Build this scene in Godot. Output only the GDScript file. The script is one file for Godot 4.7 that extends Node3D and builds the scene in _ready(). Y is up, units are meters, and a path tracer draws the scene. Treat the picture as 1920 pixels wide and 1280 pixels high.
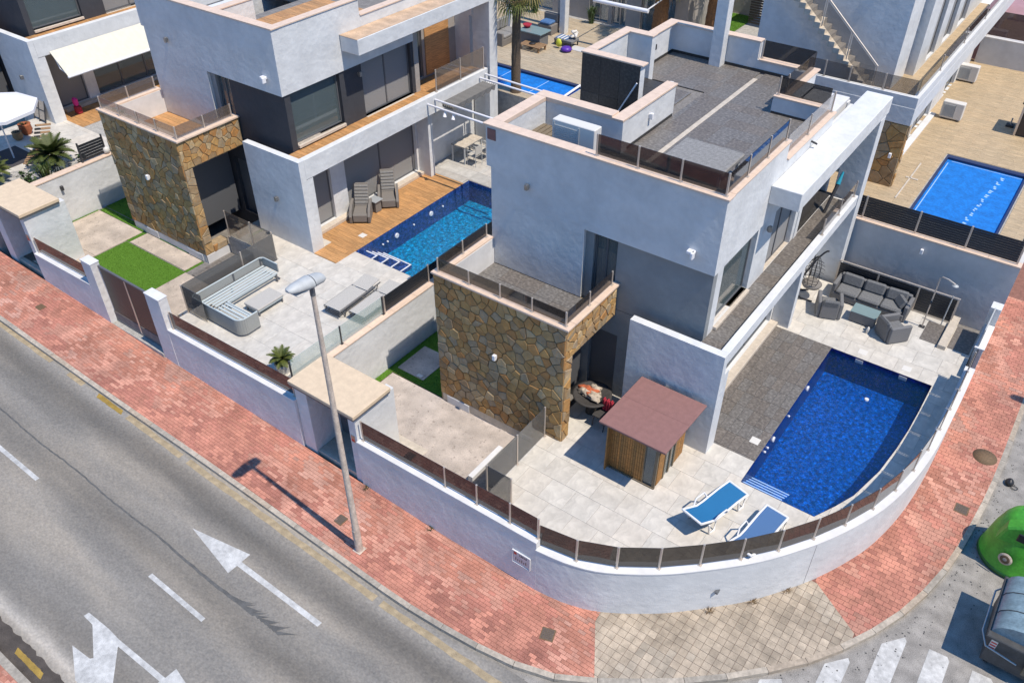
extends Node3D
# Drone view of a row of white villas with pools beside a curved street corner.
# Metres; x runs along the street, -z away from it, y up; y = 0 is the terrace of the corner villa.

var rng := RandomNumberGenerator.new()
var M := {}
var names := {}
var base_of := {}
var tex := {}
const SLOPE := 0.06

# ---------------------------------------------------------------- helpers
func v3(x, y, z) -> Vector3: return Vector3(x, y, z)

func S(x: float) -> float: return -1.1 + SLOPE * maxf(0.0, -(x + 9.6))     # pavement level

func numbered(parent: Node, called: String) -> String:
	var k := str(parent.get_instance_id()) + called
	var n: int = names.get(k, 0)
	names[k] = n + 1
	return called if n == 0 else "%s_%03d" % [called, n]

func mb() -> SurfaceTool:
	var st := SurfaceTool.new()
	st.begin(Mesh.PRIMITIVE_TRIANGLES)
	st.set_smooth_group(-1)
	return st

func thing(called: String, label: String, category: String, at: Vector3, group := "") -> Node3D:
	var o := Node3D.new()
	o.name = numbered(self, called)
	add_child(o)
	o.position = at
	base_of[o.get_instance_id()] = at
	tag(o, label, category, group)
	return o

func tag(o: Node, label: String, category := "", group := ""):
	if label: o.set_meta("label", label)
	if category: o.set_meta("category", category)
	if group: o.set_meta("group", group)

# commits a SurfaceTool (geometry in the coordinates the thing was measured in) as one named mesh
func ob(called: String, st: SurfaceTool, m: Material, parent: Node = null) -> MeshInstance3D:
	st.generate_normals()
	return put(called, st.commit(), m, parent)

func put(called: String, mesh: Mesh, m: Material, parent: Node = null) -> MeshInstance3D:
	var p: Node = self if parent == null else parent
	var o := MeshInstance3D.new()
	o.name = numbered(p, called)
	o.mesh = mesh
	o.material_override = m
	p.add_child(o, true)
	if base_of.has(p.get_instance_id()):
		o.position = -base_of[p.get_instance_id()]
	return o

func struct(called: String, st: SurfaceTool, m: Material) -> MeshInstance3D:
	var o := ob(called, st, m)
	o.set_meta("kind", "structure")
	return o

func copy(o: Node3D, at: Vector3, turn: float, label: String) -> Node3D:
	var c: Node3D = o.duplicate()
	c.name = numbered(self, o.name.rstrip("_0123456789"))
	add_child(c)
	c.position = at
	c.rotation.y = turn
	c.set_meta("label", label)
	return c

func quad(st: SurfaceTool, a: Vector3, b: Vector3, c: Vector3, d: Vector3):   # clockwise seen from the front
	st.add_vertex(a); st.add_vertex(b); st.add_vertex(c)
	st.add_vertex(a); st.add_vertex(c); st.add_vertex(d)

func tri(st: SurfaceTool, a: Vector3, b: Vector3, c: Vector3):
	st.add_vertex(a); st.add_vertex(b); st.add_vertex(c)

# box from corner to corner in the frame t, edges chamfered by e
func bx(st: SurfaceTool, a: Vector3, b: Vector3, e := 0.0, t := Transform3D.IDENTITY):
	var lo := Vector3(minf(a.x, b.x), minf(a.y, b.y), minf(a.z, b.z))
	var hi := Vector3(maxf(a.x, b.x), maxf(a.y, b.y), maxf(a.z, b.z))
	e = minf(e, minf(hi.x - lo.x, minf(hi.y - lo.y, hi.z - lo.z)) * 0.4)
	var c := (lo + hi) / 2
	var h := (hi - lo) / 2
	for ax in 3:
		var u := (ax + 1) % 3
		var w := (ax + 2) % 3
		for s in [-1.0, 1.0]:
			var p: Array[Vector3] = []
			for k in [[-1, -1], [-1, 1], [1, 1], [1, -1]]:
				var q := Vector3.ZERO
				q[ax] = s * h[ax]
				q[u] = k[0] * (h[u] - e)
				q[w] = k[1] * (h[w] - e)
				p.append(t * (c + q))
			if s > 0: quad(st, p[0], p[1], p[2], p[3])
			else: quad(st, p[3], p[2], p[1], p[0])
	if e <= 0: return
	for ax in 3:                                     # edges along ax
		var u := (ax + 1) % 3
		var w := (ax + 2) % 3
		for su in [-1.0, 1.0]:
			for sw in [-1.0, 1.0]:
				var p: Array[Vector3] = []
				for k in [[-1, 0], [1, 0], [1, 1], [-1, 1]]:
					var q := Vector3.ZERO
					q[ax] = k[0] * (h[ax] - e)
					q[u] = su * (h[u] - (e if k[1] else 0.0))
					q[w] = sw * (h[w] - (0.0 if k[1] else e))
					p.append(t * (c + q))
				if su * sw < 0: quad(st, p[0], p[1], p[2], p[3])
				else: quad(st, p[3], p[2], p[1], p[0])
	for sx in [-1.0, 1.0]:
		for sy in [-1.0, 1.0]:
			for sz in [-1.0, 1.0]:
				var g := Vector3(sx, sy, sz)
				var p := [t * (c + g * (h - Vector3(0, e, e))), t * (c + g * (h - Vector3(e, 0, e))), t * (c + g * (h - Vector3(e, e, 0)))]
				if sx * sy * sz > 0: tri(st, p[0], p[2], p[1])
				else: tri(st, p[0], p[1], p[2])

func box(called: String, a: Vector3, b: Vector3, m: Material, parent: Node = null, e := 0.008) -> MeshInstance3D:
	var st := mb()
	bx(st, a, b, e)
	return ob(called, st, m, parent)

# polygon p (in the plane o + x*ux + y*uy) pushed out along n by d, its front edge bevelled by e
func slab(st: SurfaceTool, p: PackedVector2Array, o: Vector3, ux: Vector3, uy: Vector3, n: Vector3, d: float, e := 0.0, back := false):
	if p.size() < 3: return
	if Geometry2D.is_polygon_clockwise(p): p.reverse()
	if ux.cross(uy).dot(n) < 0:
		p.reverse()
	var f := p
	if e > 0:
		var r := Geometry2D.offset_polygon(p, -e)
		if r.size() == 1 and r[0].size() >= 3:
			f = r[0]
			if Geometry2D.is_polygon_clockwise(f) != Geometry2D.is_polygon_clockwise(p): f.reverse()
	var at := func(q: Vector2, k: float) -> Vector3: return o + ux * q.x + uy * q.y + n * k
	var ix := Geometry2D.triangulate_polygon(f)
	for i in range(0, ix.size(), 3):
		var a: Vector3 = at.call(f[ix[i]], d)
		var b: Vector3 = at.call(f[ix[i + 1]], d)
		var c: Vector3 = at.call(f[ix[i + 2]], d)
		if (b - a).cross(c - a).dot(n) > 0: tri(st, a, c, b)
		else: tri(st, a, b, c)
		if back:
			a -= n * d; b -= n * d; c -= n * d
			if (b - a).cross(c - a).dot(n) > 0: tri(st, a, b, c)
			else: tri(st, a, c, b)
	for i in p.size():
		var j := (i + 1) % p.size()
		var dd := d - (e if f != p else 0.0)
		quad(st, at.call(p[i], 0.0), at.call(p[i], dd), at.call(p[j], dd), at.call(p[j], 0.0))
	if f != p:
		if f.size() == p.size():
			var k := 0
			var best := 1e9
			for i in f.size():
				if f[i].distance_to(p[0]) < best:
					best = f[i].distance_to(p[0]); k = i
			for i in p.size():
				var j := (i + 1) % p.size()
				quad(st, at.call(p[i], d - e), at.call(f[(i + k) % f.size()], d), at.call(f[(j + k) % f.size()], d), at.call(p[j], d - e))
		else:
			for i in p.size():
				var j := (i + 1) % p.size()
				var c := Vector2.ZERO
				for q in f: c += q
				c /= f.size()
				quad(st, at.call(p[i], d - e), at.call(p[i].lerp(c, 0.12), d - 0.002), at.call(p[j].lerp(c, 0.12), d - 0.002), at.call(p[j], d - e))

# prism over a plan polygon (x, z)
func prism(st: SurfaceTool, p: PackedVector2Array, y0: float, y1: float, e := 0.0):
	slab(st, p, Vector3(0, y0, 0), Vector3(1, 0, 0), Vector3(0, 0, 1), Vector3.UP, y1 - y0, e)

func pv(a: Array) -> PackedVector2Array:
	var p := PackedVector2Array()
	for i in range(0, a.size(), 2): p.append(Vector2(a[i], a[i + 1]))
	return p

func rect(x0: float, x1: float, z0: float, z1: float) -> PackedVector2Array:
	return PackedVector2Array([Vector2(x0, z0), Vector2(x1, z0), Vector2(x1, z1), Vector2(x0, z1)])

func tube(st: SurfaceTool, pts: Array, r, n := 8, caps := true):
	st.set_smooth_group(0)
	var rings := []
	for i in pts.size():
		var p: Vector3 = pts[i]
		var d: Vector3 = (pts[mini(i + 1, pts.size() - 1)] - pts[maxi(i - 1, 0)]).normalized()
		var u := d.cross(Vector3.UP if absf(d.y) < 0.9 else Vector3.RIGHT).normalized()
		var w := d.cross(u)
		var rr: float = r[i] if r is Array else r
		var ring: Array[Vector3] = []
		for k in n: ring.append(p + (u * cos(TAU * k / n) + w * sin(TAU * k / n)) * rr)
		rings.append(ring)
	for i in rings.size() - 1:
		for k in n:
			var j := (k + 1) % n
			quad(st, rings[i][k], rings[i + 1][k], rings[i + 1][j], rings[i][j])
	st.set_smooth_group(-1)
	if caps:
		for k in range(1, n - 1):
			tri(st, rings[0][0], rings[0][k], rings[0][k + 1])
			tri(st, rings[-1][0], rings[-1][k + 1], rings[-1][k])

# profile of [radius, height] turned round the vertical through c; squash stretches x and z
func lathe(st: SurfaceTool, prof: Array, c: Vector3, n := 24, squash := Vector2.ONE):
	st.set_smooth_group(1)
	for i in prof.size() - 1:
		if i > 0 and prof[i].size() > 2: st.set_smooth_group(1 + i)
		for k in n:
			var a := TAU * k / n
			var b := TAU * (k + 1) / n
			var f := func(q, t): return c + Vector3(cos(t) * q[0] * squash.x, q[1], sin(t) * q[0] * squash.y)
			quad(st, f.call(prof[i], a), f.call(prof[i + 1], a), f.call(prof[i + 1], b), f.call(prof[i], b))
	st.set_smooth_group(-1)

# vertical wall across axis ("x": the wall runs along z and is t0..t1 thick in x; "z": runs along x), with rectangular openings [a0, a1, y0, y1]
func wall(st: SurfaceTool, axis: String, t0: float, t1: float, a0: float, a1: float, y0: float, y1: float, holes := []):
	if a0 > a1:
		var sw := a0; a0 = a1; a1 = sw
	var ca := [a0, a1]
	var cy := [y0, y1]
	for h in holes:
		for k in [h[0], h[1]]:
			if k > a0 and k < a1 and not ca.has(k): ca.append(k)
		for k in [h[2], h[3]]:
			if k > y0 and k < y1 and not cy.has(k): cy.append(k)
	ca.sort(); cy.sort()
	var solid := func(i: int, j: int) -> bool:
		if i < 0 or j < 0 or i >= ca.size() - 1 or j >= cy.size() - 1: return false
		var m: float = (ca[i] + ca[i + 1]) / 2
		var y: float = (cy[j] + cy[j + 1]) / 2
		for h in holes:
			if m > minf(h[0], h[1]) and m < maxf(h[0], h[1]) and y > h[2] and y < h[3]: return false
		return true
	var P := func(t: float, a: float, y: float) -> Vector3: return Vector3(t, y, a) if axis == "x" else Vector3(a, y, t)
	var lo := minf(t0, t1)
	var hi := maxf(t0, t1)
	var face := func(a: Vector3, b: Vector3, c: Vector3, d: Vector3, n: Vector3):
		if (b - a).cross(c - a).dot(n) > 0: quad(st, d, c, b, a)
		else: quad(st, a, b, c, d)
	var nt := Vector3.RIGHT if axis == "x" else Vector3.BACK
	var na := Vector3.BACK if axis == "x" else Vector3.RIGHT
	for i in ca.size() - 1:
		for j in cy.size() - 1:
			if not solid.call(i, j): continue
			var p: float = ca[i]
			var q: float = ca[i + 1]
			var y: float = cy[j]
			var z: float = cy[j + 1]
			face.call(P.call(hi, p, y), P.call(hi, p, z), P.call(hi, q, z), P.call(hi, q, y), nt)
			face.call(P.call(lo, p, y), P.call(lo, p, z), P.call(lo, q, z), P.call(lo, q, y), -nt)
			if not solid.call(i - 1, j): face.call(P.call(lo, p, y), P.call(lo, p, z), P.call(hi, p, z), P.call(hi, p, y), -na)
			if not solid.call(i + 1, j): face.call(P.call(lo, q, y), P.call(lo, q, z), P.call(hi, q, z), P.call(hi, q, y), na)
			if not solid.call(i, j - 1): face.call(P.call(lo, p, y), P.call(lo, q, y), P.call(hi, q, y), P.call(hi, p, y), Vector3.DOWN)
			if not solid.call(i, j + 1): face.call(P.call(lo, p, z), P.call(lo, q, z), P.call(hi, q, z), P.call(hi, p, z), Vector3.UP)

# flat tiles laid on a plan polygon: each one a mesh of its own up to `most`, the rest joined as stuff
func tiles(parent: Node, called: String, poly: PackedVector2Array, y, tw: float, td: float, mats: Array, gap := 0.006, th := 0.02, brick := 0.0, o := Vector2.ZERO, most := 290, e := 0.004, along_z := false):
	var bb := Rect2(poly[0], Vector2.ZERO)
	for q in poly: bb = bb.expand(q)
	var cells := []
	var i0 := int(floor((bb.position.x - o.x) / tw)) - 1
	var i1 := int(ceil((bb.end.x - o.x) / tw)) + 1
	var j0 := int(floor((bb.position.y - o.y) / td)) - 1
	var j1 := int(ceil((bb.end.y - o.y) / td)) + 1
	for j in range(j0, j1):
		for i in range(i0, i1):
			var x := o.x + i * tw + (brick * tw if (j % 2 and not along_z) else 0.0)
			var z := o.y + j * td + (brick * td if (i % 2 and along_z) else 0.0)
			var r := rect(x + gap / 2, x + tw - gap / 2, z + gap / 2, z + td - gap / 2)
			if z > bb.end.y or x > bb.end.x or x + tw < bb.position.x or z + td < bb.position.y: continue
			for c in Geometry2D.intersect_polygons(r, poly):
				if c.size() < 3: continue
				var ctr := Vector2.ZERO
				for q in c: ctr += q
				ctr /= c.size()
				var ar := 0.0
				for k in c.size(): ar += c[k].cross(c[(k + 1) % c.size()])
				if absf(ar) * 0.5 < 0.0008: continue
				cells.append([-ctr.distance_to(Vector2(0.0, 0.0)), c, ctr])
	cells.sort_custom(func(a, b): return a[0] > b[0])
	var rest := {}
	for k in cells.size():
		var c: PackedVector2Array = cells[k][1]
		var ctr: Vector2 = cells[k][2]
		var mi := rng.randi() % mats.size()
		var yy: float = y.call(ctr) if y is Callable else y
		var lift := rng.randf_range(-0.0015, 0.0015)
		var st: SurfaceTool
		if k < most: st = mb()
		else:
			if not rest.has(mi): rest[mi] = mb()
			st = rest[mi]
		prism(st, c, yy - th, yy + lift, e)
		if k < most: ob(called, st, mats[mi], parent)
	for mi in rest:
		var r := ob(called + "s", rest[mi], mats[mi], parent)
		r.set_meta("kind", "stuff")

# irregular flat stones set on a wall face, proud of it by a few centimetres
func stones(parent: Node, o: Vector3, ux: Vector3, uy: Vector3, n: Vector3, w: float, h: float, cell: float, corner := true):
	var nx := int(round(w / cell))
	var ny := int(round(h / (cell * 0.8)))
	nx = maxi(nx, 1); ny = maxi(ny, 1)
	var pts := []
	for j in ny:
		for i in nx:
			pts.append(Vector2((i + 0.5 + rng.randf_range(-0.42, 0.42) + (0.25 if j % 2 else -0.25)) * w / nx, (j + 0.5 + rng.randf_range(-0.4, 0.4)) * h / ny))
	for i in pts.size():
		var p: PackedVector2Array = PackedVector2Array([Vector2(0, 0), Vector2(w, 0), Vector2(w, h), Vector2(0, h)])
		for j in pts.size():
			if i == j: continue
			var d: Vector2 = pts[j] - pts[i]
			if d.length() > cell * 3.2: continue
			var mid: Vector2 = (pts[i] + pts[j]) / 2
			var u := d.normalized()
			var q := PackedVector2Array()
			for k in p.size():
				var a := p[k]
				var b := p[(k + 1) % p.size()]
				var da := (a - mid).dot(u)
				var db := (b - mid).dot(u)
				if da <= 0: q.append(a)
				if da * db < 0: q.append(a.lerp(b, da / (da - db)))
			p = q
			if p.size() < 3: break
		if p.size() < 3: continue
		var r := Geometry2D.offset_polygon(p, -0.009)
		if r.is_empty() or r[0].size() < 3: continue
		var st := mb()
		slab(st, r[0], o, ux, uy, (n + ux * rng.randf_range(-0.16, 0.16) + uy * rng.randf_range(-0.10, 0.10)).normalized(), rng.randf_range(0.022, 0.05), 0.011)
		ob("stone", st, M.stones[rng.randi() % M.stones.size()], parent)

# ---------------------------------------------------------------- textures and materials
func noise(kind: int, f: float, oct := 4, sd := 1) -> FastNoiseLite:
	var n := FastNoiseLite.new()
	n.noise_type = kind
	n.frequency = f
	n.fractal_octaves = oct
	n.seed = sd
	return n

func field(f: float, oct: int, sd: int, size := 512, kind := FastNoiseLite.TYPE_SIMPLEX_SMOOTH) -> PackedByteArray:
	var im := noise(kind, f, oct, sd).get_seamless_image(size, size, false, false, 0.2)
	im.convert(Image.FORMAT_L8)
	return im.get_data()

func make_tex(size: int, fn: Callable) -> ImageTexture:
	var d := PackedByteArray()
	d.resize(size * size * 3)
	for i in size * size:
		var c: Color = fn.call(i, i % size, i / size)
		d[i * 3] = clampi(int(c.r * 255), 0, 255)
		d[i * 3 + 1] = clampi(int(c.g * 255), 0, 255)
		d[i * 3 + 2] = clampi(int(c.b * 255), 0, 255)
	return ImageTexture.create_from_image(Image.create_from_data(size, size, false, Image.FORMAT_RGB8, d))

func bump(b: PackedByteArray, size: int, k: float) -> ImageTexture:
	var im := Image.create_from_data(size, size, false, Image.FORMAT_L8, b)
	im.convert(Image.FORMAT_RGBA8)
	im.bump_map_to_normal_map(k)
	return ImageTexture.create_from_image(im)

func lin(r: float, g: float, b: float) -> Color: return Color(r, g, b).linear_to_srgb()

func mat(called: String, c: Color, rough := 0.7, t = null, scale := 0.5, nrm = null, ns := 1.0, metal := 0.0) -> StandardMaterial3D:
	var m := StandardMaterial3D.new()
	m.resource_name = called
	m.albedo_color = c
	m.roughness = rough
	m.metallic = metal
	if t or nrm:
		m.uv1_triplanar = true
		m.uv1_world_triplanar = true
		m.uv1_scale = Vector3.ONE * scale
		m.uv1_triplanar_sharpness = 4.0
		m.uv1_offset = Vector3(rng.randf(), rng.randf(), rng.randf())
	if t: m.albedo_texture = t
	if nrm:
		m.normal_enabled = true
		m.normal_texture = nrm
		m.normal_scale = ns
	M[called] = m
	return m

func variants(called: String, n: int, base: Color, spread: float, rough: float, t, scale: float, nrm = null, ns := 1.0, stretch := Vector3.ONE) -> Array:
	var a := []
	for i in n:
		var k := 1.0 + rng.randf_range(-spread, spread)
		var w := rng.randf_range(-spread, spread) * 0.35
		var m := mat(called + str(i), Color(base.r * k * (1 + w), base.g * k, base.b * k * (1 - w)), rough, t, scale, nrm, ns)
		m.uv1_scale = stretch * scale
		a.append(m)
	M[called] = a
	return a

func glass(called: String, c: Color, alpha: float, rough := 0.03) -> StandardMaterial3D:
	var m := StandardMaterial3D.new()
	m.resource_name = called
	m.transparency = BaseMaterial3D.TRANSPARENCY_ALPHA
	m.albedo_color = Color(c.r, c.g, c.b, alpha)
	m.roughness = rough
	m.metallic_specular = 0.5
	M[called] = m
	return m

func materials():
	var f1 := field(0.008, 4, 1)
	var f2 := field(0.03, 4, 2)
	var f3 := field(0.12, 3, 3)
	var f4 := field(0.35, 2, 4)
	var cell := field(0.05, 2, 5, 512, FastNoiseLite.TYPE_CELLULAR)
	var g := func(x: float) -> Color: return Color(x, x, x)
	# plaster: soft clouding, faint dirt, fine grain
	tex.plaster = make_tex(512, func(i, _x, _y): return g.call(0.93 + (f1[i] - 128) / 128.0 * 0.035 + (f2[i] - 128) / 128.0 * 0.02 + (f4[i] - 128) / 128.0 * 0.02))
	tex.grain_n = bump(f4, 512, 1.2)
	var mix := PackedByteArray()
	mix.resize(512 * 512)
	for i in 512 * 512: mix[i] = clampi(int(f1[i] * 0.45 + f2[i] * 0.4 + f4[i] * 0.15), 0, 255)
	tex.trowel_n = bump(mix, 512, 5.0)
	tex.grain = make_tex(512, func(i, _x, _y): return g.call(0.84 + (f4[i] - 128) / 128.0 * 0.14 + (f2[i] - 128) / 128.0 * 0.08 + (f1[i] - 128) / 128.0 * 0.08))
	tex.asphalt = make_tex(512, func(i, _x, _y): return g.call(clampf(0.80 + (f4[i] - 128) / 128.0 * 0.26 + (f3[i] - 128) / 128.0 * 0.10 + (f1[i] - 128) / 128.0 * 0.10 - (0.35 if f2[i] > 205 and f4[i] > 150 else 0.0), 0.1, 1.0)))
	# light porcelain: long soft veins
	tex.porcelain = make_tex(512, func(i, x, y):
		var j: int = (y / 3 % 512) * 512 + (x + int(f1[i]) / 3) % 512
		return Color(0.90, 0.892, 0.876) * (1.0 + (f1[i] - 128) / 128.0 * 0.06 + (f2[j] - 128) / 128.0 * 0.05 + (f4[i] - 128) / 128.0 * 0.02))
	# slate-look porcelain: dark with pale brushed veins
	tex.slate = make_tex(512, func(i, x, y):
		var j: int = (y / 5 + int(f1[i]) / 2) % 512 * 512 + (x + int(f2[i]) / 6) % 512
		var v := clampf((f3[j] - 150) / 70.0, 0.0, 1.0) * clampf((f2[i] - 100) / 90.0, 0.0, 1.0)
		return Color(0.64, 0.62, 0.60).lerp(Color(0.99, 0.985, 0.97), v * 0.7) * (0.92 + (f2[i] - 128) / 128.0 * 0.16 + (f4[i] - 128) / 128.0 * 0.06))
	tex.wood = make_tex(512, func(i, x, y):
		var j: int = (y * 4 % 512) * 512 + (x / 6 + int(f1[i]) / 12) % 512
		var v := (f2[j] - 128) / 128.0
		var w := (f4[(y * 3 % 512) * 512 + x / 9]) / 255.0 - 0.5
		return Color(0.92, 0.88, 0.82) * (0.9 + v * 0.22 + w * 0.10))
	tex.stone = make_tex(512, func(i, _x, _y):
		var r := clampf((f2[i] - 110) / 110.0, 0.0, 1.0)
		return Color(0.84, 0.82, 0.80).lerp(Color(0.98, 0.80, 0.58), r * 0.7) * (0.98 + (f3[i] - 128) / 128.0 * 0.22 + (f4[i] - 128) / 128.0 * 0.10 + (f1[i] - 128) / 128.0 * 0.1))
	tex.stone_n = bump(f3, 512, 5.0)
	tex.stamped = make_tex(512, func(i, _x, _y):
		var d := clampf((f2[i] - 165) / 40.0, 0.0, 1.0) * clampf((f3[i] - 120) / 60.0, 0.0, 1.0)
		return Color(0.93, 0.905, 0.88).lerp(Color(0.5, 0.47, 0.45), d * 0.75) * (0.93 + (f1[i] - 128) / 128.0 * 0.10 + (f3[i] - 128) / 128.0 * 0.07 + (f4[i] - 128) / 128.0 * 0.05))
	tex.paver = make_tex(512, func(i, _x, _y): return Color(0.93, 0.92, 0.91) * (0.9 + (f1[i] - 128) / 128.0 * 0.13 + (f2[i] - 128) / 128.0 * 0.10 + (f4[i] - 128) / 128.0 * 0.08))
	tex.grass = make_tex(512, func(i, _x, _y): return Color(0.9, 0.95, 0.8) * (0.85 + (f4[i] - 128) / 128.0 * 0.25 + (f2[i] - 128) / 128.0 * 0.15))
	# glass mosaic: 64 x 64 chips of random blues, with grout
	var chips := []
	for i in 64 * 64: chips.append([pow(rng.randf(), 2.2), rng.randf()])
	tex.mosaic = make_tex(512, func(i, x, y):
		var k: Array = chips[(y / 8) * 64 + x / 8]
		var v := 0.62 + 0.38 * float(k[0])
		if x % 8 == 0 or y % 8 == 0: v = 0.78
		v *= 0.85 + (f2[i] - 128) / 128.0 * 0.3
		return Color(v * (0.8 + 0.2 * float(k[1])), v * (0.86 + 0.14 * float(k[1])), clampf(v * 1.05, 0.0, 1.0)))
	tex.ripple = bump(field(0.035, 3, 8, 512), 512, 6.0)
	tex.weave = make_tex(128, func(_i, x, y): return g.call(0.72 + 0.28 * (0.5 + 0.5 * sin(x * TAU / 16.0 + (PI if (y / 8) % 2 else 0.0))) * (0.75 + 0.25 * sin(y * TAU / 8.0))))
	tex.mesh = make_tex(128, func(_i, x, y): return g.call(0.7 if (x % 16 < 2 or y % 16 < 2) else 1.0))

	mat("white", lin(0.775, 0.785, 0.785), 0.85, tex.plaster, 0.22, tex.trowel_n, 0.55)
	mat("white_smooth", lin(0.80, 0.80, 0.80), 0.7, tex.plaster, 0.3)
	mat("grey_render", lin(0.31, 0.325, 0.33), 0.8, tex.plaster, 0.22, tex.trowel_n, 0.4)
	mat("dark_render", lin(0.055, 0.058, 0.068), 0.75, tex.plaster, 0.22, tex.trowel_n, 0.4)
	mat("street_render", lin(0.80, 0.80, 0.79), 0.85, tex.plaster, 0.2, tex.trowel_n, 0.7)
	mat("taupe_render", lin(0.42, 0.39, 0.36), 0.85, tex.plaster, 0.22, tex.trowel_n, 0.4)
	mat("rear_wall", lin(0.66, 0.65, 0.64), 0.85, tex.plaster, 0.2, tex.trowel_n, 0.4)
	mat("soffit", lin(0.75, 0.75, 0.75), 0.85, tex.plaster, 0.3)
	mat("coping", lin(0.82, 0.63, 0.49), 0.6, tex.plaster, 0.9, tex.grain_n, 0.3)
	mat("cream_stone", lin(0.70, 0.63, 0.54), 0.55, tex.porcelain, 0.8)
	mat("sill", lin(0.74, 0.66, 0.57), 0.5, tex.porcelain, 1.0)
	mat("grout", lin(0.56, 0.54, 0.50), 0.95, tex.grain, 1.0)
	mat("dark_grout", lin(0.30, 0.28, 0.26), 0.95, tex.grain, 1.0)
	variants("porcelain", 6, lin(0.74, 0.71, 0.66), 0.02, 0.55, tex.porcelain, 0.45)
	variants("slate", 6, lin(0.53, 0.515, 0.50), 0.045, 0.45, tex.slate, 0.55)
	variants("slate_dark", 4, lin(0.15, 0.148, 0.148), 0.10, 0.45, tex.slate, 0.6)
	variants("deck", 6, lin(0.74, 0.43, 0.20), 0.05, 0.6, tex.wood, 0.6)
	variants("beige_tile", 5, lin(0.72, 0.60, 0.43), 0.025, 0.6, tex.wood, 0.7)
	variants("sand_tile", 5, lin(0.66, 0.60, 0.50), 0.03, 0.6, tex.wood, 0.7)
	variants("white_deck", 4, lin(0.62, 0.60, 0.57), 0.05, 0.6, tex.porcelain, 0.6)
	var sc := [[0.52, 0.36, 0.19], [0.60, 0.40, 0.19], [0.46, 0.38, 0.29], [0.56, 0.44, 0.27], [0.42, 0.33, 0.23], [0.62, 0.48, 0.30], [0.50, 0.45, 0.39], [0.54, 0.33, 0.16], [0.60, 0.43, 0.22], [0.44, 0.40, 0.34], [0.58, 0.38, 0.19], [0.66, 0.57, 0.44]]
	var a := []
	for i in sc.size(): a.append(mat("stone%d" % i, lin(minf(sc[i][0] * 1.12, 0.72), sc[i][1] * 1.04, sc[i][2] * 0.85), 0.85, tex.stone, 0.9))
	M.stones = a
	mat("mortar", lin(0.52, 0.39, 0.24), 0.95, tex.grain, 1.5)
	mat("stamped", lin(0.66, 0.61, 0.57), 0.75, tex.stamped, 0.3, tex.grain_n, 0.8)
	mat("stamped_tan", lin(0.68, 0.61, 0.53), 0.75, tex.stamped, 0.3, tex.grain_n, 0.8)
	var pc := [[0.66, 0.285, 0.205], [0.71, 0.315, 0.225], [0.64, 0.27, 0.20], [0.74, 0.37, 0.275], [0.69, 0.305, 0.215], [0.72, 0.40, 0.31]]
	a = []
	for i in pc.size(): a.append(mat("red_paver%d" % i, lin(pc[i][0], pc[i][1], pc[i][2]), 0.85, tex.paver, 0.13, tex.grain_n, 0.5))
	M.red_paver = a
	variants("tan_paver", 5, lin(0.55, 0.475, 0.375), 0.035, 0.85, tex.paver, 0.2, tex.grain_n, 0.5)
	mat("joint_dark", lin(0.33, 0.16, 0.125), 0.95, tex.grain, 1.0)
	mat("joint", lin(0.56, 0.30, 0.23), 0.95, tex.grain, 1.0)
	mat("tan_joint", lin(0.30, 0.24, 0.18), 0.95, tex.grain, 1.0)
	variants("kerb", 4, lin(0.58, 0.50, 0.40), 0.07, 0.85, tex.grain, 0.6, tex.grain_n, 0.6)
	mat("asphalt", lin(0.275, 0.255, 0.24), 0.92, tex.asphalt, 0.55, tex.grain_n, 1.0)
	mat("fresh_asphalt", lin(0.125, 0.105, 0.09), 0.95, tex.asphalt, 0.6, tex.grain_n, 1.2)
	mat("road_paint", lin(0.72, 0.72, 0.70), 0.8, tex.grain, 0.4, tex.grain_n, 0.6)
	mat("zebra_paint", lin(0.74, 0.73, 0.70), 0.8, tex.grain, 0.4, tex.grain_n, 0.6)
	mat("yellow_paint", lin(0.50, 0.33, 0.07), 0.85, tex.asphalt, 0.8)
	mat("faded_yellow", lin(0.58, 0.46, 0.29), 0.9, tex.asphalt, 0.8)
	mat("bitumen", lin(0.17, 0.17, 0.165), 0.8, tex.asphalt, 0.8)
	mat("steel", lin(0.55, 0.54, 0.52), 0.35, tex.grain, 1.0, null, 1.0, 0.85)
	mat("post_metal", lin(0.60, 0.53, 0.46), 0.4, null, 1.0, null, 1.0, 0.5)
	mat("galvanised", lin(0.55, 0.57, 0.57), 0.6, tex.plaster, 1.2, null, 1.0, 0.1)
	mat("lamp_post", lin(0.78, 0.66, 0.55), 0.6, tex.grain, 0.8)
	mat("white_metal", lin(0.80, 0.80, 0.82), 0.4)
	mat("dark_metal", lin(0.045, 0.045, 0.05), 0.45)
	mat("black_metal", lin(0.02, 0.02, 0.023), 0.4)
	mat("slat_black", lin(0.022, 0.025, 0.03), 0.35)
	mat("slat_brown", lin(0.05, 0.038, 0.035), 0.4)
	mat("shutter", lin(0.25, 0.25, 0.25), 0.5)
	mat("shutter_light", lin(0.34, 0.36, 0.37), 0.5)
	mat("frame_grey", lin(0.11, 0.115, 0.125), 0.45)
	mat("interior", lin(0.30, 0.28, 0.26), 0.9)
	mat("curtain", lin(0.55, 0.54, 0.52), 0.9)
	glass("glass_clear", lin(0.75, 0.85, 0.82), 0.16)
	glass("glass_window", lin(0.13, 0.17, 0.18), 0.55)
	glass("glass_smoke", lin(0.028, 0.024, 0.024), 0.72)
	glass("glass_brown", lin(0.07, 0.045, 0.04), 0.90)
	glass("glass_olive", lin(0.055, 0.047, 0.04), 0.86)
	glass("glass_bronze", lin(0.16, 0.13, 0.11), 0.45)
	glass("glass_grey", lin(0.12, 0.12, 0.12), 0.62)
	glass("glass_frost", lin(0.50, 0.62, 0.58), 0.34)
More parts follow.
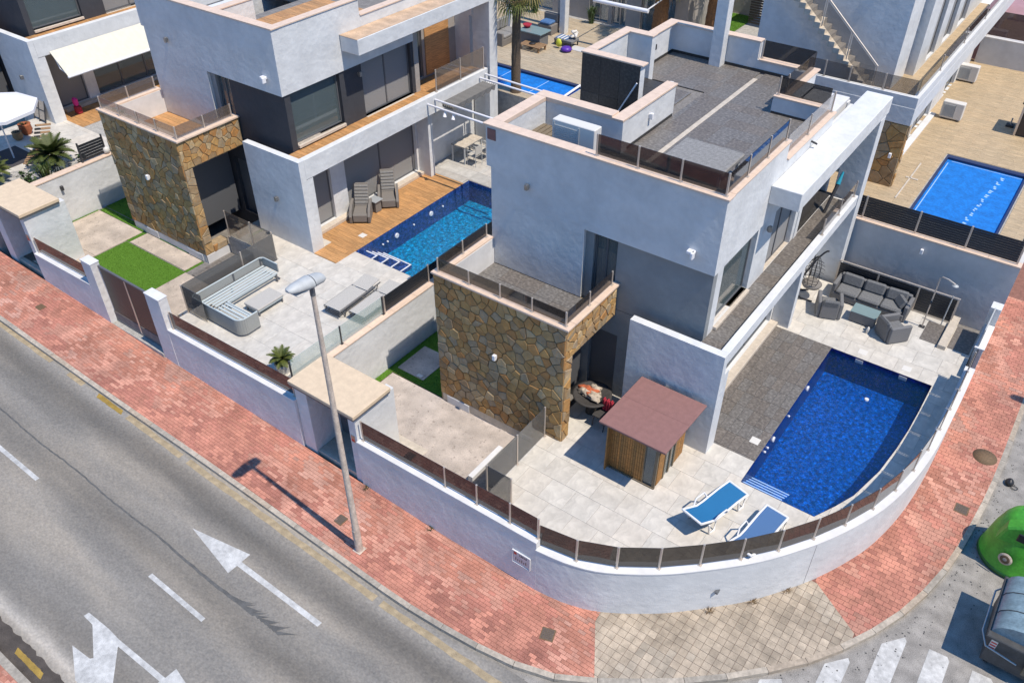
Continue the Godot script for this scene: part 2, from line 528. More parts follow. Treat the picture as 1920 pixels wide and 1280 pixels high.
	mat("mosaic_navy", lin(0.003, 0.17, 0.72), 0.3, tex.mosaic, 0.32)
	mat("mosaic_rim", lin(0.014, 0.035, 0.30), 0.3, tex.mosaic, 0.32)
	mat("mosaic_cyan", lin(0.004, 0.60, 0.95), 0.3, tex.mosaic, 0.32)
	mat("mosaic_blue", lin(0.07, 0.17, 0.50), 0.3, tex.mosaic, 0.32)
	var w := glass("water", lin(0.02, 0.20, 0.45), 0.04, 0.02)
	w.normal_enabled = true
	w.normal_texture = tex.ripple
	w.normal_scale = 0.5
	w.uv1_triplanar = true
	w.uv1_world_triplanar = true
	w.uv1_scale = Vector3.ONE * 0.35
	mat("pool_white", lin(0.80, 0.82, 0.85), 0.4)
	mat("cover_blue", lin(0.002, 0.24, 0.82), 0.75, tex.grain, 0.5)
	mat("cover_seam", lin(0.35, 0.55, 0.85), 0.5)
	mat("navy_edge", lin(0.03, 0.04, 0.10), 0.4)
	mat("turf", lin(0.15, 0.31, 0.03), 0.95, tex.grass, 1.2)
	mat("turf_dark", lin(0.05, 0.11, 0.018), 0.95, tex.grass, 1.2)
	mat("shed_roof", lin(0.30, 0.155, 0.14), 0.9, tex.plaster, 1.2, tex.grain_n, 0.5)
	variants("cedar", 5, lin(0.62, 0.34, 0.115), 0.14, 0.7, tex.wood, 1.0, null, 1.0, Vector3(1.0, 0.3, 1.0))
	mat("weathered_wood", lin(0.30, 0.26, 0.20), 0.8, tex.wood, 1.0)
	mat("rattan", lin(0.26, 0.26, 0.265), 0.8, tex.weave, 6.0)
	mat("rattan_brown", lin(0.30, 0.275, 0.25), 0.8, tex.weave, 6.0)
	mat("cushion", lin(0.24, 0.245, 0.25), 0.95, tex.grain, 3.0)
	mat("cushion_light", lin(0.36, 0.35, 0.335), 0.95, tex.grain, 3.0)
	mat("sling", lin(0.52, 0.50, 0.46), 0.9, tex.mesh, 8.0)
	mat("sling_blue", lin(0.012, 0.165, 0.38), 0.75, tex.mesh, 10.0)
	mat("sling_faded", lin(0.075, 0.175, 0.37), 0.75, tex.mesh, 10.0)
	mat("plastic_white", lin(0.78, 0.78, 0.78), 0.4)
	mat("table_glass", lin(0.20, 0.28, 0.29), 0.08)
	mat("slat_sage", lin(0.47, 0.53, 0.54), 0.5)
	mat("mesh_grey", lin(0.36, 0.37, 0.355), 0.9, tex.mesh, 12.0)
	mat("rust_iron", lin(0.075, 0.07, 0.068), 0.75, tex.grain, 2.0)
	mat("cloth_orange", lin(0.72, 0.20, 0.09), 0.9, tex.grain, 3.0)
	mat("cloth_red", lin(0.50, 0.03, 0.06), 0.9, tex.grain, 3.0)
	mat("cloth_pink", lin(0.60, 0.03, 0.22), 0.9)
	mat("cloth_cream", lin(0.72, 0.62, 0.50), 0.9, tex.grain, 3.0)
	mat("canvas", lin(0.74, 0.74, 0.78), 0.9)
	mat("awning", lin(0.80, 0.77, 0.64), 0.9, tex.plaster, 1.0)
	mat("terracotta", lin(0.55, 0.17, 0.07), 0.8, tex.grain, 2.0)
	mat("clay_tan", lin(0.50, 0.30, 0.15), 0.8, tex.grain, 2.0)
	mat("pot_white", lin(0.66, 0.64, 0.60), 0.6)
	mat("soil", lin(0.14, 0.10, 0.07), 0.95, tex.grain, 2.0)
	mat("gravel", lin(0.62, 0.60, 0.57), 0.9, tex.asphalt, 0.8, tex.grain_n, 1.0)
	mat("teak", lin(0.46, 0.31, 0.19), 0.7, tex.wood, 1.2)
	mat("rug", lin(0.095, 0.088, 0.095), 0.95, tex.weave, 3.0)
	mat("dark_turq", lin(0.02, 0.30, 0.42), 0.6)
	mat("bin_green", lin(0.11, 0.55, 0.05), 0.45, tex.grain, 0.7)
	mat("bin_dark_green", lin(0.012, 0.10, 0.02), 0.5)
	mat("bin_grey", lin(0.085, 0.088, 0.09), 0.6, tex.grain, 1.0)
	mat("lid_blue_grey", lin(0.30, 0.42, 0.47), 0.35, tex.grain, 0.8)
	mat("sign_red", lin(0.55, 0.05, 0.04), 0.5)
	mat("iron_cover", lin(0.17, 0.14, 0.12), 0.8, tex.grain, 3.0)
	mat("iron_rust", lin(0.24, 0.155, 0.085), 0.8, tex.grain, 3.0)
	mat("bark", lin(0.23, 0.19, 0.15), 0.95, tex.stone, 2.0, tex.stone_n, 1.5)
	mat("bark_warm", lin(0.36, 0.21, 0.11), 0.95, tex.stone, 2.0, tex.stone_n, 1.5)
	for k in [["leaf_cycad", 0.10, 0.13, 0.025], ["leaf", 0.055, 0.085, 0.02], ["leaf_yellow", 0.24, 0.19, 0.035], ["leaf_light", 0.11, 0.16, 0.035], ["leaf_bush", 0.065, 0.12, 0.03], ["leaf_grey", 0.10, 0.13, 0.14], ["leaf_palm", 0.14, 0.17, 0.03], ["leaf_dead", 0.30, 0.19, 0.09]]:
		var lm := mat(k[0], lin(k[1], k[2], k[3]), 0.6, tex.grain, 2.0)
		lm.backlight_enabled = true
		lm.backlight = lin(k[1] * 0.6, k[2] * 0.6, k[3] * 0.4)
	mat("ball_purple", lin(0.10, 0.03, 0.35), 0.4)
	mat("fin_yellow", lin(0.62, 0.65, 0.06), 0.5)
	mat("pink_court", lin(0.45, 0.27, 0.30), 0.9, tex.plaster, 0.2)
	mat("earth", lin(0.36, 0.31, 0.25), 0.95, tex.asphalt, 0.3)
	mat("road_side", lin(0.47, 0.44, 0.40), 0.93, tex.asphalt, 0.5, tex.grain_n, 1.0)

# ---------------------------------------------------------------- setting
var WALL_CURVE: PackedVector2Array
var KERB: PackedVector2Array

func smooth(p: PackedVector2Array, step: float) -> PackedVector2Array:
	var c := Curve2D.new()
	for i in p.size():
		var d := (p[mini(i + 1, p.size() - 1)] - p[maxi(i - 1, 0)]) / 6.0
		c.add_point(p[i], -d, d)
	c.bake_interval = 0.05
	var n := int(round(c.get_baked_length() / step))
	var out := PackedVector2Array()
	for i in n + 1: out.append(c.sample_baked(c.get_baked_length() * i / n, true))
	return out

func shifted(p: PackedVector2Array, d: float) -> PackedVector2Array:      # to the left of the way it runs
	var out := PackedVector2Array()
	for i in p.size():
		var t := (p[mini(i + 1, p.size() - 1)] - p[maxi(i - 1, 0)]).normalized()
		out.append(p[i] + Vector2(t.y, -t.x) * d)
	return out

func prism_f(st: SurfaceTool, p: PackedVector2Array, f: Callable, th: float, lift := 0.0, e := 0.0):
	if Geometry2D.is_polygon_clockwise(p): p.reverse()
	var at := func(q: Vector2, d: float) -> Vector3: return Vector3(q.x, f.call(q) + lift - d, q.y)
	var ix := Geometry2D.triangulate_polygon(p)
	for i in range(0, ix.size(), 3):
		var a: Vector3 = at.call(p[ix[i]], 0.0)
		var b: Vector3 = at.call(p[ix[i + 1]], 0.0)
		var c: Vector3 = at.call(p[ix[i + 2]], 0.0)
		if (b - a).cross(c - a).y > 0: tri(st, a, c, b)
		else: tri(st, a, b, c)
	if th > 0:
		for i in p.size():
			var j := (i + 1) % p.size()
			quad(st, at.call(p[i], th), at.call(p[i], 0.0), at.call(p[j], 0.0), at.call(p[j], th))

func strips(st: SurfaceTool, x0: float, x1: float, z0: float, z1: float, dy: float, uv := Rect2()):
	var xs := [x0]
	var x := x0
	while x < x1 - 0.01:
		x = minf(x + 2.0, x1)
		if xs[-1] < -9.6 and x > -9.6: xs.append(-9.6)
		if x != xs[-1]: xs.append(x)
	for i in xs.size() - 1:
		for k in [[xs[i], z1], [xs[i], z0], [xs[i + 1], z0], [xs[i], z1], [xs[i + 1], z0], [xs[i + 1], z1]]:
			if uv.size.x > 0: st.set_uv(Vector2((k[0] - uv.position.x) / uv.size.x, (k[1] - uv.position.y) / uv.size.y))
			st.add_vertex(Vector3(k[0], S(k[0]) + dy, k[1]))

func road_texture() -> ImageTexture:
	var w := 2048
	var h := 512
	var a := noise(FastNoiseLite.TYPE_SIMPLEX, 0.004, 4, 31)
	var b := noise(FastNoiseLite.TYPE_VALUE, 0.5, 2, 32)
	var wob := noise(FastNoiseLite.TYPE_SIMPLEX, 0.006, 4, 33)
	var d := PackedByteArray()
	d.resize(w * h * 3)
	# tyre-darkened lanes and pale dusty margins, by distance across the road (z)
	var bands := [[-7.35, 0.42, -0.17], [-6.45, 0.38, 0.06], [-5.45, 0.40, -0.13], [-8.02, 0.30, 0.16], [-4.4, 0.6, 0.07], [-2.95, 0.35, -0.05], [-2.35, 0.26, 0.30], [-3.7, 0.4, 0.03]]
	for y in h:
		var z0 := -8.4 + 8.4 * y / h
		for x in w:
			var n := a.get_noise_2d(x * 0.5, y * 2.4)
			var z := z0 + n * 0.25
			var k := 1.0
			for q in bands: k += q[2] * exp(-pow((z - q[0]) / q[1], 2.0))
			k *= 1.0 + n * 0.10 + b.get_noise_2d(x, y) * 0.10
			k += wob.get_noise_2d(x * 0.7, y * 3.0) * 0.05
			var warm := clampf(0.5 + n, 0.0, 1.0)
			var i := (y * w + x) * 3
			d[i] = clampi(int(k * 130 * (0.99 + warm * 0.02)), 0, 255)
			d[i + 1] = clampi(int(k * 125), 0, 255)
			d[i + 2] = clampi(int(k * 118 * (1.01 - warm * 0.03)), 0, 255)
	return ImageTexture.create_from_image(Image.create_from_data(w, h, false, Image.FORMAT_RGB8, d))

func poly_on(parent: Node, called: String, p: PackedVector2Array, off: float, dy: float, m: Material):
	var st := mb()
	var f := func(q: Vector2) -> float: return S(q.x) - 0.12 + dy + off
	for part in [rect(-60, -9.6, -80, 20), rect(-9.6, 30, -80, 20)]:
		for c in Geometry2D.intersect_polygons(p, part): prism_f(st, c, f, 0.0)
	ob(called, st, m, parent)

func ragged(x0: float, x1: float, z0: float, z1: float, amp: float, step := 0.12) -> PackedVector2Array:
	var p := PackedVector2Array()
	var x := x0
	while x < x1:
		p.append(Vector2(x, z0 + rng.randf_range(-amp, amp))); x += step
	while x > x0:
		p.append(Vector2(x, z1 + rng.randf_range(-amp, amp))); x -= step
	return p

func setting():
	var st := mb()
	st.add_vertex(v3(-400, -2.2, 400)); st.add_vertex(v3(-400, -2.2, -500)); st.add_vertex(v3(400, -2.2, -500))
	st.add_vertex(v3(-400, -2.2, 400)); st.add_vertex(v3(400, -2.2, -500)); st.add_vertex(v3(400, -2.2, 400))
	struct("ground", st, M.earth)
	# the street
	st = mb()
	strips(st, -60, 0.5, -8.4, 0.0, -0.12, Rect2(-38.4, -8.4, 38.4, 8.4))
	var rm := StandardMaterial3D.new()
	rm.albedo_texture = road_texture()
	rm.roughness = 0.92
	rm.normal_enabled = true
	rm.normal_texture = tex.grain_n
	rm.normal_scale = 0.5
	rm.texture_repeat = true
	var road := struct("road", st, rm)
	st = mb()
	strips(st, -60, 40, -1.62, 14.0, -0.125)
	strips(st, 0.5, 40, -9.0, -1.62, -0.12)
	struct("road_verge", st, M.asphalt)
	st = mb()
	strips(st, -8.0, 40, -90.0, -8.4, -0.13)
	var side := struct("side_road", st, M.road_side)
	poly_on(road, "fresh_asphalt_strip", ragged(-30, -9.7, -2.14, -1.55, 0.03), 0, 0.004, M.fresh_asphalt)
	for x in [-15.64, -19.2, -22.8, -12.0]:
		poly_on(road, "yellow_dash", ragged(x, x + 1.05, -1.97, -1.84, 0.008, 0.08), 0, 0.008, M.yellow_paint)
	# paint
	for x in [-14.9, -21.9, -7.9]:
		poly_on(road, "lane_dash", rect(x, x + 2.05, -5.07, -4.95), 0, 0.005, M.road_paint)
	poly_on(road, "ahead_arrow", pv([-15.23, -6.56, -13.41, -6.94, -13.41, -6.66, -10.56, -6.69, -10.57, -6.55, -13.41, -6.51, -13.42, -6.23]), 0, 0.005, M.road_paint)
	poly_on(road, "turn_arrow", pv([-15.18, -3.35, -15.16, -3.48, -14.41, -3.51, -14.0, -3.49, -12.36, -3.55, -12.34, -3.84, -10.7, -3.52, -12.4, -3.12, -12.39, -3.42, -13.86, -3.37, -13.1, -2.7, -12.75, -2.4, -12.6, -2.2, -13.9, -2.30, -14.71, -2.75, -14.10, -2.80, -14.05, -2.86, -14.81, -3.34]), 0, 0.005, M.road_paint)
	var yl := ragged(-34, -5.6, -8.05, -7.87, 0.015, 0.25)
	for seg in [[-34, -23.9], [-23.0, -22.2], [-20.0, -17.5], [-17.2, -10.0], [-9.8, -6.0]]:
		for c in Geometry2D.intersect_polygons(yl, rect(seg[0], seg[1], -9, -7)): poly_on(road, "yellow_edge_line", c, 0, 0.004, M.faded_yellow)
	for x in [[-21.51, -20.28]]: poly_on(road, "yellow_edge_line", ragged(x[0], x[1], -8.03, -7.88, 0.012, 0.1), 0, 0.006, M.yellow_paint)
	# the sealed crack that runs along the lane and frays out at its end
	var cr := PackedVector2Array()
	var lo := []
	var x := -30.0
	while x < -11.9:
		var wdt := 0.022 + 0.03 * clampf((x + 16.0) / 4.0, 0, 1)
		var z := -5.83 + 0.02 * sin(x * 1.7) + rng.randf_range(-0.012, 0.012)
		cr.append(Vector2(x, z - wdt)); lo.append(Vector2(x, z + wdt)); x += 0.15
	lo.reverse()
	for q in lo: cr.append(q)
	poly_on(road, "crack_seal", cr, 0, 0.004, M.bitumen)
	for k in 12:
		var x0 := -12.9 + k * 0.14
		poly_on(road, "crack_seal", pv([x0, -5.86, x0 + 0.12, -5.88, x0 + 0.35 + rng.randf() * 0.3, -5.93 - rng.randf() * 0.12 - 0.015 * k, x0 + 0.2, -5.82]), 0, 0.0045 + 0.0003 * k, M.bitumen)
	# zebra crossing over the side road: the first bars end on a slant where the kerb bends
	for q in [[-1.38, -11.6, -11.9], [-0.31, -12.86, -13.33], [0.61, -14.17, -14.66], [1.57, -14.69, -14.72], [2.53, -14.71, -14.74], [3.5, -14.72, -14.74]]:
		poly_on(side, "zebra_stripe", pv([q[0], q[1], q[0] + 0.40, q[2], q[0] + 0.47, q[2] + 0.1, q[0] + 0.47, -10.7, q[0], -10.7]), 0, -0.004, M.zebra_paint)
	pavement()

func pavement():
	WALL_CURVE = smooth(pv([-6.9, -10.46, -6.06, -10.58, -5.24, -10.88, -4.16, -11.60, -3.3, -12.38, -2.46, -13.26, -1.85, -14.08, -1.32, -14.92, -0.86, -15.85, -0.50, -16.8, -0.22, -18.05, -0.06, -19.5, 0.0, -21.6, 0.0, -23.6]), 0.25)
	KERB = smooth(pv([-40, -7.92, -26.84, -8.0, -21.09, -8.05, -16.76, -8.13, -12.7, -8.16, -9.3, -8.18, -7.6, -8.28, -6.41, -8.42, -5.4, -8.68, -4.52, -9.12, -2.87, -10.3, -1.81, -11.25, -0.63, -12.55, 0.20, -13.86, 0.84, -15.25, 1.33, -17.04, 1.58, -19.13, 1.70, -21.18, 1.72, -24.0, 1.72, -27.0, 1.72, -42.0]), 1.0)
	var inner := shifted(KERB, 0.14)
	var band := PackedVector2Array(inner)
	band.append(Vector2(-0.15, -42)); band.append(Vector2(-0.15, -23.6))
	var back := PackedVector2Array(WALL_CURVE)
	back.reverse()
	for q in back: band.append(q)
	band.append(Vector2(-24.0, -10.19)); band.append(Vector2(-40, -9.95))
	var f := func(q: Vector2) -> float: return S(q.x)
	var st := mb()
	for part in [rect(-60, -9.6, -80, 20), rect(-9.6, 30, -80, 20)]:
		for c in Geometry2D.intersect_polygons(band, part):
			if part[0].x < -20: prism_f(st, c, f, 0.5, -0.014)
			else:
				for d in Geometry2D.intersect_polygons(c, rect(-9.6, -4.6, -11.2, 0)): prism_f(st, d, f, 0.5, -0.014)
	var pave := struct("pavement", st, M.joint)
	st = mb()
	for c in Geometry2D.clip_polygons(band, pv([-60, 20, -60, -80, -9.6, -80, -9.6, -11.2, -4.6, -11.2, -4.6, 20])): prism_f(st, c, f, 0.5, -0.014)
	ob("paver_bed", st, M.joint_dark, pave)
	# kerb stones
	var n := KERB.size() - 1
	for i in n:
		var a := KERB[i]; var b := KERB[i + 1]
		var g := (b - a).normalized() * 0.006
		st = mb()
		prism_f(st, PackedVector2Array([a + g, b - g, inner[i + 1] - g, inner[i] + g]), f, 0.3)
		ob("kerb_stone", st, M.kerb[rng.randi() % 4], pave)
	# pavers: red in running bond, a tan square-laid patch where the crossing meets the bend
	var tan_zone := pv([-5.28, -10.7, -4.95, -10.3, -4.4, -9.3, -4.2, -8.9, 0.3, -13.3, 0.23, -13.86, -1.32, -14.9, -1.4, -15.0])
	tan_zone = pv([-5.26, -11.4, -5.2, -10.6, -4.25, -9.0, -3.9, -8.3, 1.2, -13.2, 0.16, -13.83, -1.32, -14.86, -1.9, -15.3])
	var red := []
	var tan := []
	for c in Geometry2D.intersect_polygons(band, tan_zone): tan.append(c)
	for c in Geometry2D.clip_polygons(band, tan_zone): red.append(c)
	var bend := []
	var straight := []
	for c in red:
		for d in Geometry2D.intersect_polygons(c, rect(-4.5, 5, -50, 0)): bend.append(d)
		for d in Geometry2D.intersect_polygons(c, rect(-50, -4.5, -50, 0)): straight.append(d)
	lay(pave, "red_paver", bend, 0.20, 0.14, M.red_paver, 0.5, 130)
	lay(pave, "red_paver", straight, 0.20, 0.10, M.red_paver, 0.5, 100)
	lay(pave, "tan_paver", tan, 0.20, 0.20, M.tan_paver, 0.0, 120)
	# the far pavement, across the street
	st = mb()
	var fk := pv([-40, -1.56, -6, -1.70, -6, -1.52, -40, -1.40])
	for part in [rect(-60, -9.6, -80, 20), rect(-9.6, 30, -80, 20)]:
		for c in Geometry2D.intersect_polygons(fk, part): prism_f(st, c, f, 0.4)
	struct("far_kerb", st, M.kerb[0])
	st = mb()
	for c in Geometry2D.intersect_polygons(pv([-40, -1.40, -6, -1.52, -6, 2.0, -40, 2.0]), rect(-60, -9.6, -80, 20)): prism_f(st, c, f, 0.4, -0.012)
	var fp := struct("far_pavement", st, M.joint)
	lay(fp, "red_paver", [pv([-18.5, -1.46, -11, -1.49, -11, -0.4, -18.5, -0.4])], 0.20, 0.10, M.red_paver, 0.5, 60)
	# loose grit gathered along the side-road gutter
	var grit := MultiMesh.new()
	grit.transform_format = MultiMesh.TRANSFORM_3D
	var gm := BoxMesh.new()
	gm.size = v3(0.018, 0.01, 0.014)
	grit.mesh = gm
	grit.instance_count = 420
	for i in 420:
		var k := rng.randi_range(34, KERB.size() - 14)
		var q := KERB[k].lerp(KERB[k + 1], rng.randf()) + Vector2(rng.randf_range(0.03, 0.2 + 1.2 * pow(rng.randf(), 2.0)), rng.randf_range(0.0, 0.7))
		grit.set_instance_transform(i, Transform3D(Basis.from_euler(v3(rng.randf(), rng.randf() * 6, 0)) * rng.randf_range(0.6, 2.0), v3(q.x, -1.225, q.y)))
	var gi := MultiMeshInstance3D.new()
	gi.name = "gutter_grit"
	gi.multimesh = grit
	gi.material_override = M.bitumen
	add_child(gi)
	gi.set_meta("kind", "stuff")
	tag(gi, "dark grit and crumbs gathered along the side road gutter", "grit")

func lay(parent: Node, called: String, polys: Array, tw: float, td: float, mats: Array, brick: float, most: int):
	var f := func(q: Vector2) -> float: return S(q.x)
	var patch := noise(FastNoiseLite.TYPE_SIMPLEX, 0.25, 3, 77)
	var cells := []
	for poly in polys:
		var bb := Rect2(poly[0], Vector2.ZERO)
		for q in poly: bb = bb.expand(q)
		for j in range(int(bb.position.y / td) - 2, int(bb.end.y / td) + 2):
			for i in range(int(bb.position.x / tw) - 2, int(bb.end.x / tw) + 2):
				var x := i * tw + (brick * tw if absi(j) % 2 else 0.0)
				var z := j * td
				if x < -31.5 or z < -31: continue
				var r := rect(x + 0.004, x + tw - 0.004, z + 0.004, z + td - 0.004)
				var inside := 0
				for q in r: inside += 1 if Geometry2D.is_point_in_polygon(q, poly) else 0
				if inside == 4: cells.append([Vector2(x, z).length(), r])
				elif inside > 0:
					for c in Geometry2D.intersect_polygons(r, poly):
						if c.size() > 2: cells.append([Vector2(x, z).length() + 100, c])
	cells.sort_custom(func(a, b): return a[0] < b[0])
	var rest := {}
	for k in cells.size():
		var c: PackedVector2Array = cells[k][1]
		var v := patch.get_noise_2d(c[0].x, c[0].y) * 1.1 + rng.randf_range(-0.22, 0.22)
		var mi := clampi(int((v + 1.0) * 0.5 * mats.size()), 0, mats.size() - 1)
		var st: SurfaceTool
		if k < most: st = mb()
		else:
			if not rest.has(mi): rest[mi] = mb()
			st = rest[mi]
		prism_f(st, c, f, 0.016, rng.randf_range(-0.002, 0.002))
		if k < most: ob(called, st, mats[mi], parent)
	for mi in rest:
		ob(called + "s", rest[mi], mats[mi], parent).set_meta("kind", "stuff")

# ---------------------------------------------------------------- villas
func window_x(h: Node, x: float, z0: float, z1: float, y0: float, y1: float, style: String, panes := 2, depth := 0.12):
	# window in a wall that faces +x: frame, panes, and a shutter or curtain behind; z1 < z0
	var st := mb()
	var f := 0.055
	var xi := x - depth
	bx(st, v3(xi - 0.06, y0, z1), v3(xi, y0 + f, z0), 0.005)
	bx(st, v3(xi - 0.06, y1 - f, z1), v3(xi, y1, z0), 0.005)
	for i in panes + 1:
		var z := z0 + (z1 - z0) * i / panes
		var c := clampf(z, z1 + f / 2, z0 - f / 2)
		bx(st, v3(xi - 0.062, y0 + f, c - f / 2), v3(xi + 0.002, y1 - f, c + f / 2), 0.005)
	var w := ob("window", st, M.frame_grey, h)
	for i in panes:
		var a := z0 + (z1 - z0) * i / panes - f / 2
		var b := z0 + (z1 - z0) * (i + 1) / panes + f / 2
		if style == "shutter":
			st = mb()
			var y := y0 + f
			while y < y1 - f:
				bx(st, v3(xi - 0.05, y, b), v3(xi - 0.022, minf(y + 0.048, y1 - f), a), 0.006)
				y += 0.05
			ob("shutter", st, M.shutter if i % 2 == 0 else M.shutter, w)
		else:
			box("pane", v3(xi - 0.035, y0 + f, b), v3(xi - 0.025, y1 - f, a), M.glass_window, w, 0.0)
			if style == "curtain": box("curtain", v3(xi - 0.30, y0 + f, b), v3(xi - 0.28, y1 - f, a), M.curtain, w, 0.0)
			if style == "blind":
				st = mb()
				var y := y0 + f
				while y < y1 - f:
					bx(st, v3(xi - 0.13, y, b), v3(xi - 0.10, minf(y + 0.048, y1 - f), a), 0.004)
					y += 0.05
				ob("blind", st, M.shutter_light, w)

func wall_lamp(h: Node, p: Vector3, n: Vector3, m: Material):
	var st := mb()
	var u := n.cross(Vector3.UP)
	var t := Transform3D(Basis(u, Vector3.UP, n), p)
	bx(st, v3(-0.045, -0.06, 0.0), v3(0.045, 0.06, 0.03), 0.008, t)
	bx(st, v3(-0.05, -0.09, 0.03), v3(0.05, 0.09, 0.13), 0.012, t)
	ob("wall_lamp", st, m, h)

func rail(h: Node, pts: Array, posts: Array, y0: float, y1: float, g: Material, gap := 0.04, pm: Material = null, th := 0.012):
	# glass balustrade along the plan polyline pts; posts are plan points
	for i in pts.size() - 1:
		var a: Vector2 = pts[i]; var b: Vector2 = pts[i + 1]
		var on := [0.0, 1.0]
		for q in posts:
			var t: float = (q - a).dot(b - a) / (b - a).length_squared()
			if t > 0.02 and t < 0.98 and (a.lerp(b, t) - q).length() < 0.05: on.append(t)
		on.sort()
		for k in on.size() - 1:
			var d := (b - a).normalized()
			var p := a.lerp(b, on[k]) + d * 0.03
			var q := a.lerp(b, on[k + 1]) - d * 0.03
			var n := Vector2(d.y, -d.x) * th / 2
			var st := mb()
			prism(st, PackedVector2Array([p + n, q + n, q - n, p - n]), y0 + gap, y1)
			ob("glass_panel", st, g, h)
	for q in posts:
		var st := mb()
		bx(st, v3(q.x - 0.022, y0, q.y - 0.022), v3(q.x + 0.022, y1 + 0.01, q.y + 0.022), 0.006)
		bx(st, v3(q.x - 0.05, y0, q.y - 0.05), v3(q.x + 0.05, y0 + 0.012, q.y + 0.05), 0.003)
		ob("railing_post", st, M.post_metal if pm == null else pm, h)

func coping_run(h: Node, a: Vector2, b: Vector2, w: float, y: float, m: Material, th := 0.045):
	# coping stones about a metre long, joints open by a few millimetres
	var n := maxi(1, int(round((b - a).length() / 1.05)))
	var d := (b - a).normalized()
	var s := Vector2(d.y, -d.x) * w / 2
	for i in n:
		var p := a.lerp(b, float(i) / n) + d * 0.002
		var q := a.lerp(b, float(i + 1) / n) - d * 0.002
		var st := mb()
		slab(st, PackedVector2Array([p + s, q + s, q - s, p - s]), v3(0, y, 0), Vector3.RIGHT, Vector3.BACK, Vector3.UP, th, 0.008)
		ob("coping", st, m, h)

func villa(off: Vector3, label: String, o: Dictionary) -> Node3D:
	var b := v3(-9, 0, -21.5)
	var h := thing("villa", label, "house", off + b, "")
	base_of[h.get_instance_id()] = b
	var W: Material = M.white
	var band: Material = o.band
	var main: bool = o.main
	var zc0: float = o.canopy
	var st := mb()
	# ground floor
	var gz: Array = o.gf                                         # openings along the pool side [z0, z1, style, panes]
	var holes := []
	for g in gz: holes.append([g[1], g[0], 0.14, 2.55])
	wall(st, "x", -6.30, -6.05, -26.85, -16.95, -0.2, 2.93, holes)
	ob("ground_floor_wall", st, W, h)
	st = mb()
	wall(st, "z", -17.0, -16.76, -12.8, -6.06, -1.0, 3.08, [[-9.4, -8.5, 0.0, 2.2]])
	ob("front_wall", st, band, h)
	box("entrance_door", v3(-9.4, 0.0, -16.95), v3(-8.5, 2.2, -16.89), M.frame_grey, h)
	st = mb()
	wall(st, "z", -26.9, -26.65, -12.8, -6.31, -1.0, 6.2)
	wall(st, "x", -12.8, -12.55, -26.64, -17.01, -1.0, 6.2)
	ob("rear_wall", st, W, h)
	st = mb()
	bx(st, v3(-12.54, -0.1, -26.64), v3(-6.31, -0.02, -17.01))
	bx(st, v3(-12.54, 2.93, -26.64), v3(-6.0, 3.1, -17.01))
	ob("floor_slab", st, M.interior, h)
	box("partition", v3(-8.6, -0.02, -26.6), v3(-8.5, 2.92, -17.05), M.interior, h, 0.0)
	box("partition", v3(-8.6, 3.11, -26.6), v3(-8.5, 6.0, -17.3), M.interior, h, 0.0)
	for g in gz:
		window_x(h, -6.05, g[0], g[1], 0.14, 2.55, g[2], g[3])
	box("sill", v3(-6.2, 0.0, -22.85), v3(-5.80, 0.13, -17.1), M.sill, h, 0.01)
	# the white frame that wraps the pool side: front pier, parapet beam, fin, end wall and canopy
	st = mb()
	wall(st, "z", -16.67, -16.16, -7.87, -5.15, -0.6, 2.72)
	wall(st, "z", -16.39, -16.16, -7.87, -5.15, 2.72, 3.45)
	ob("frame_pier", st, W, h)
	st = mb()
	bx(st, v3(-5.37, o.beam, -26.3), v3(-5.15, 3.45, -16.392), 0.012)
	ob("parapet_beam", st, W, h)
	st = mb()
	var by: float = o.by
	bx(st, v3(-6.05, 2.74, -26.3), v3(-5.372, by - 0.02, -16.68))
	ob("balcony_slab", st, M.soffit, h)
	box("frame_fin", v3(-6.04, -0.1, -23.12), v3(-5.45, 2.74, -22.86), W, h, 0.01)
	box("end_wall", v3(-6.0, -0.3, -26.95), v3(-5.15, 5.98, -26.45), W, h, 0.012)
	box("canopy", v3(-5.975, 5.98, -27.2), v3(-5.15, 6.5, o.canopy), W, h, 0.015)
	if not main: box("canopy_capping", v3(-5.97, 6.5, -27.2), v3(-5.17, 6.512, zc0 + 0.02), M.stained_top, h, 0.0)
	tiles(h, "balcony_tile", rect(-6.03, -5.38, -26.28 if not main else -26.2, -16.40), by, 0.67 if main else 1.2, 0.62 if main else 0.195, o.floor, 0.008, 0.018, 0.0, Vector2(-6.03, -16.4))
	# upper floor
	st = mb()
	wall(st, "z", -16.95, -16.65, -12.8, -5.98, 3.1, 6.2, [[-9.72, -5.98, 3.1, 5.3]])
	wall(st, "z", -16.95, -16.65, -12.95, -5.98, 6.2, 7.40)
	ob("upper_front_wall", st, W, h)
	st = mb()
	wall(st, "z", -17.0, -16.76, -8.74, -6.03, 3.1, 5.298)
	ob("upper_front_band", st, band, h)
	box("door_jamb", v3(-9.719, 3.1, -17.25), v3(-9.46, 5.298, -16.76), M.grey_render, h, 0.0)
	st = mb()
	bx(st, v3(-9.45, 3.15, -16.90), v3(-9.40, 5.26, -16.84), 0.005)
	bx(st, v3(-9.12, 3.15, -16.90), v3(-9.07, 5.26, -16.84), 0.005)
	bx(st, v3(-8.80, 3.15, -16.90), v3(-8.745, 5.26, -16.84), 0.005)
	bx(st, v3(-9.45, 5.2, -16.91), v3(-8.745, 5.26, -16.83), 0.005)
	bx(st, v3(-9.45, 3.1, -16.91), v3(-8.745, 3.2, -16.83), 0.005)
	var dr := ob("terrace_door", st, M.frame_grey, h)
	box("pane", v3(-9.4, 3.2, -16.88), v3(-8.8, 5.2, -16.87), M.glass_window, dr, 0.0)
	var zc: float = o.canopy
	st = mb()
	wall(st, "x", -6.23, -5.98, -26.64, -16.951, 5.3, 6.2, [[-26.4, -22.95, 5.3, 5.8]])
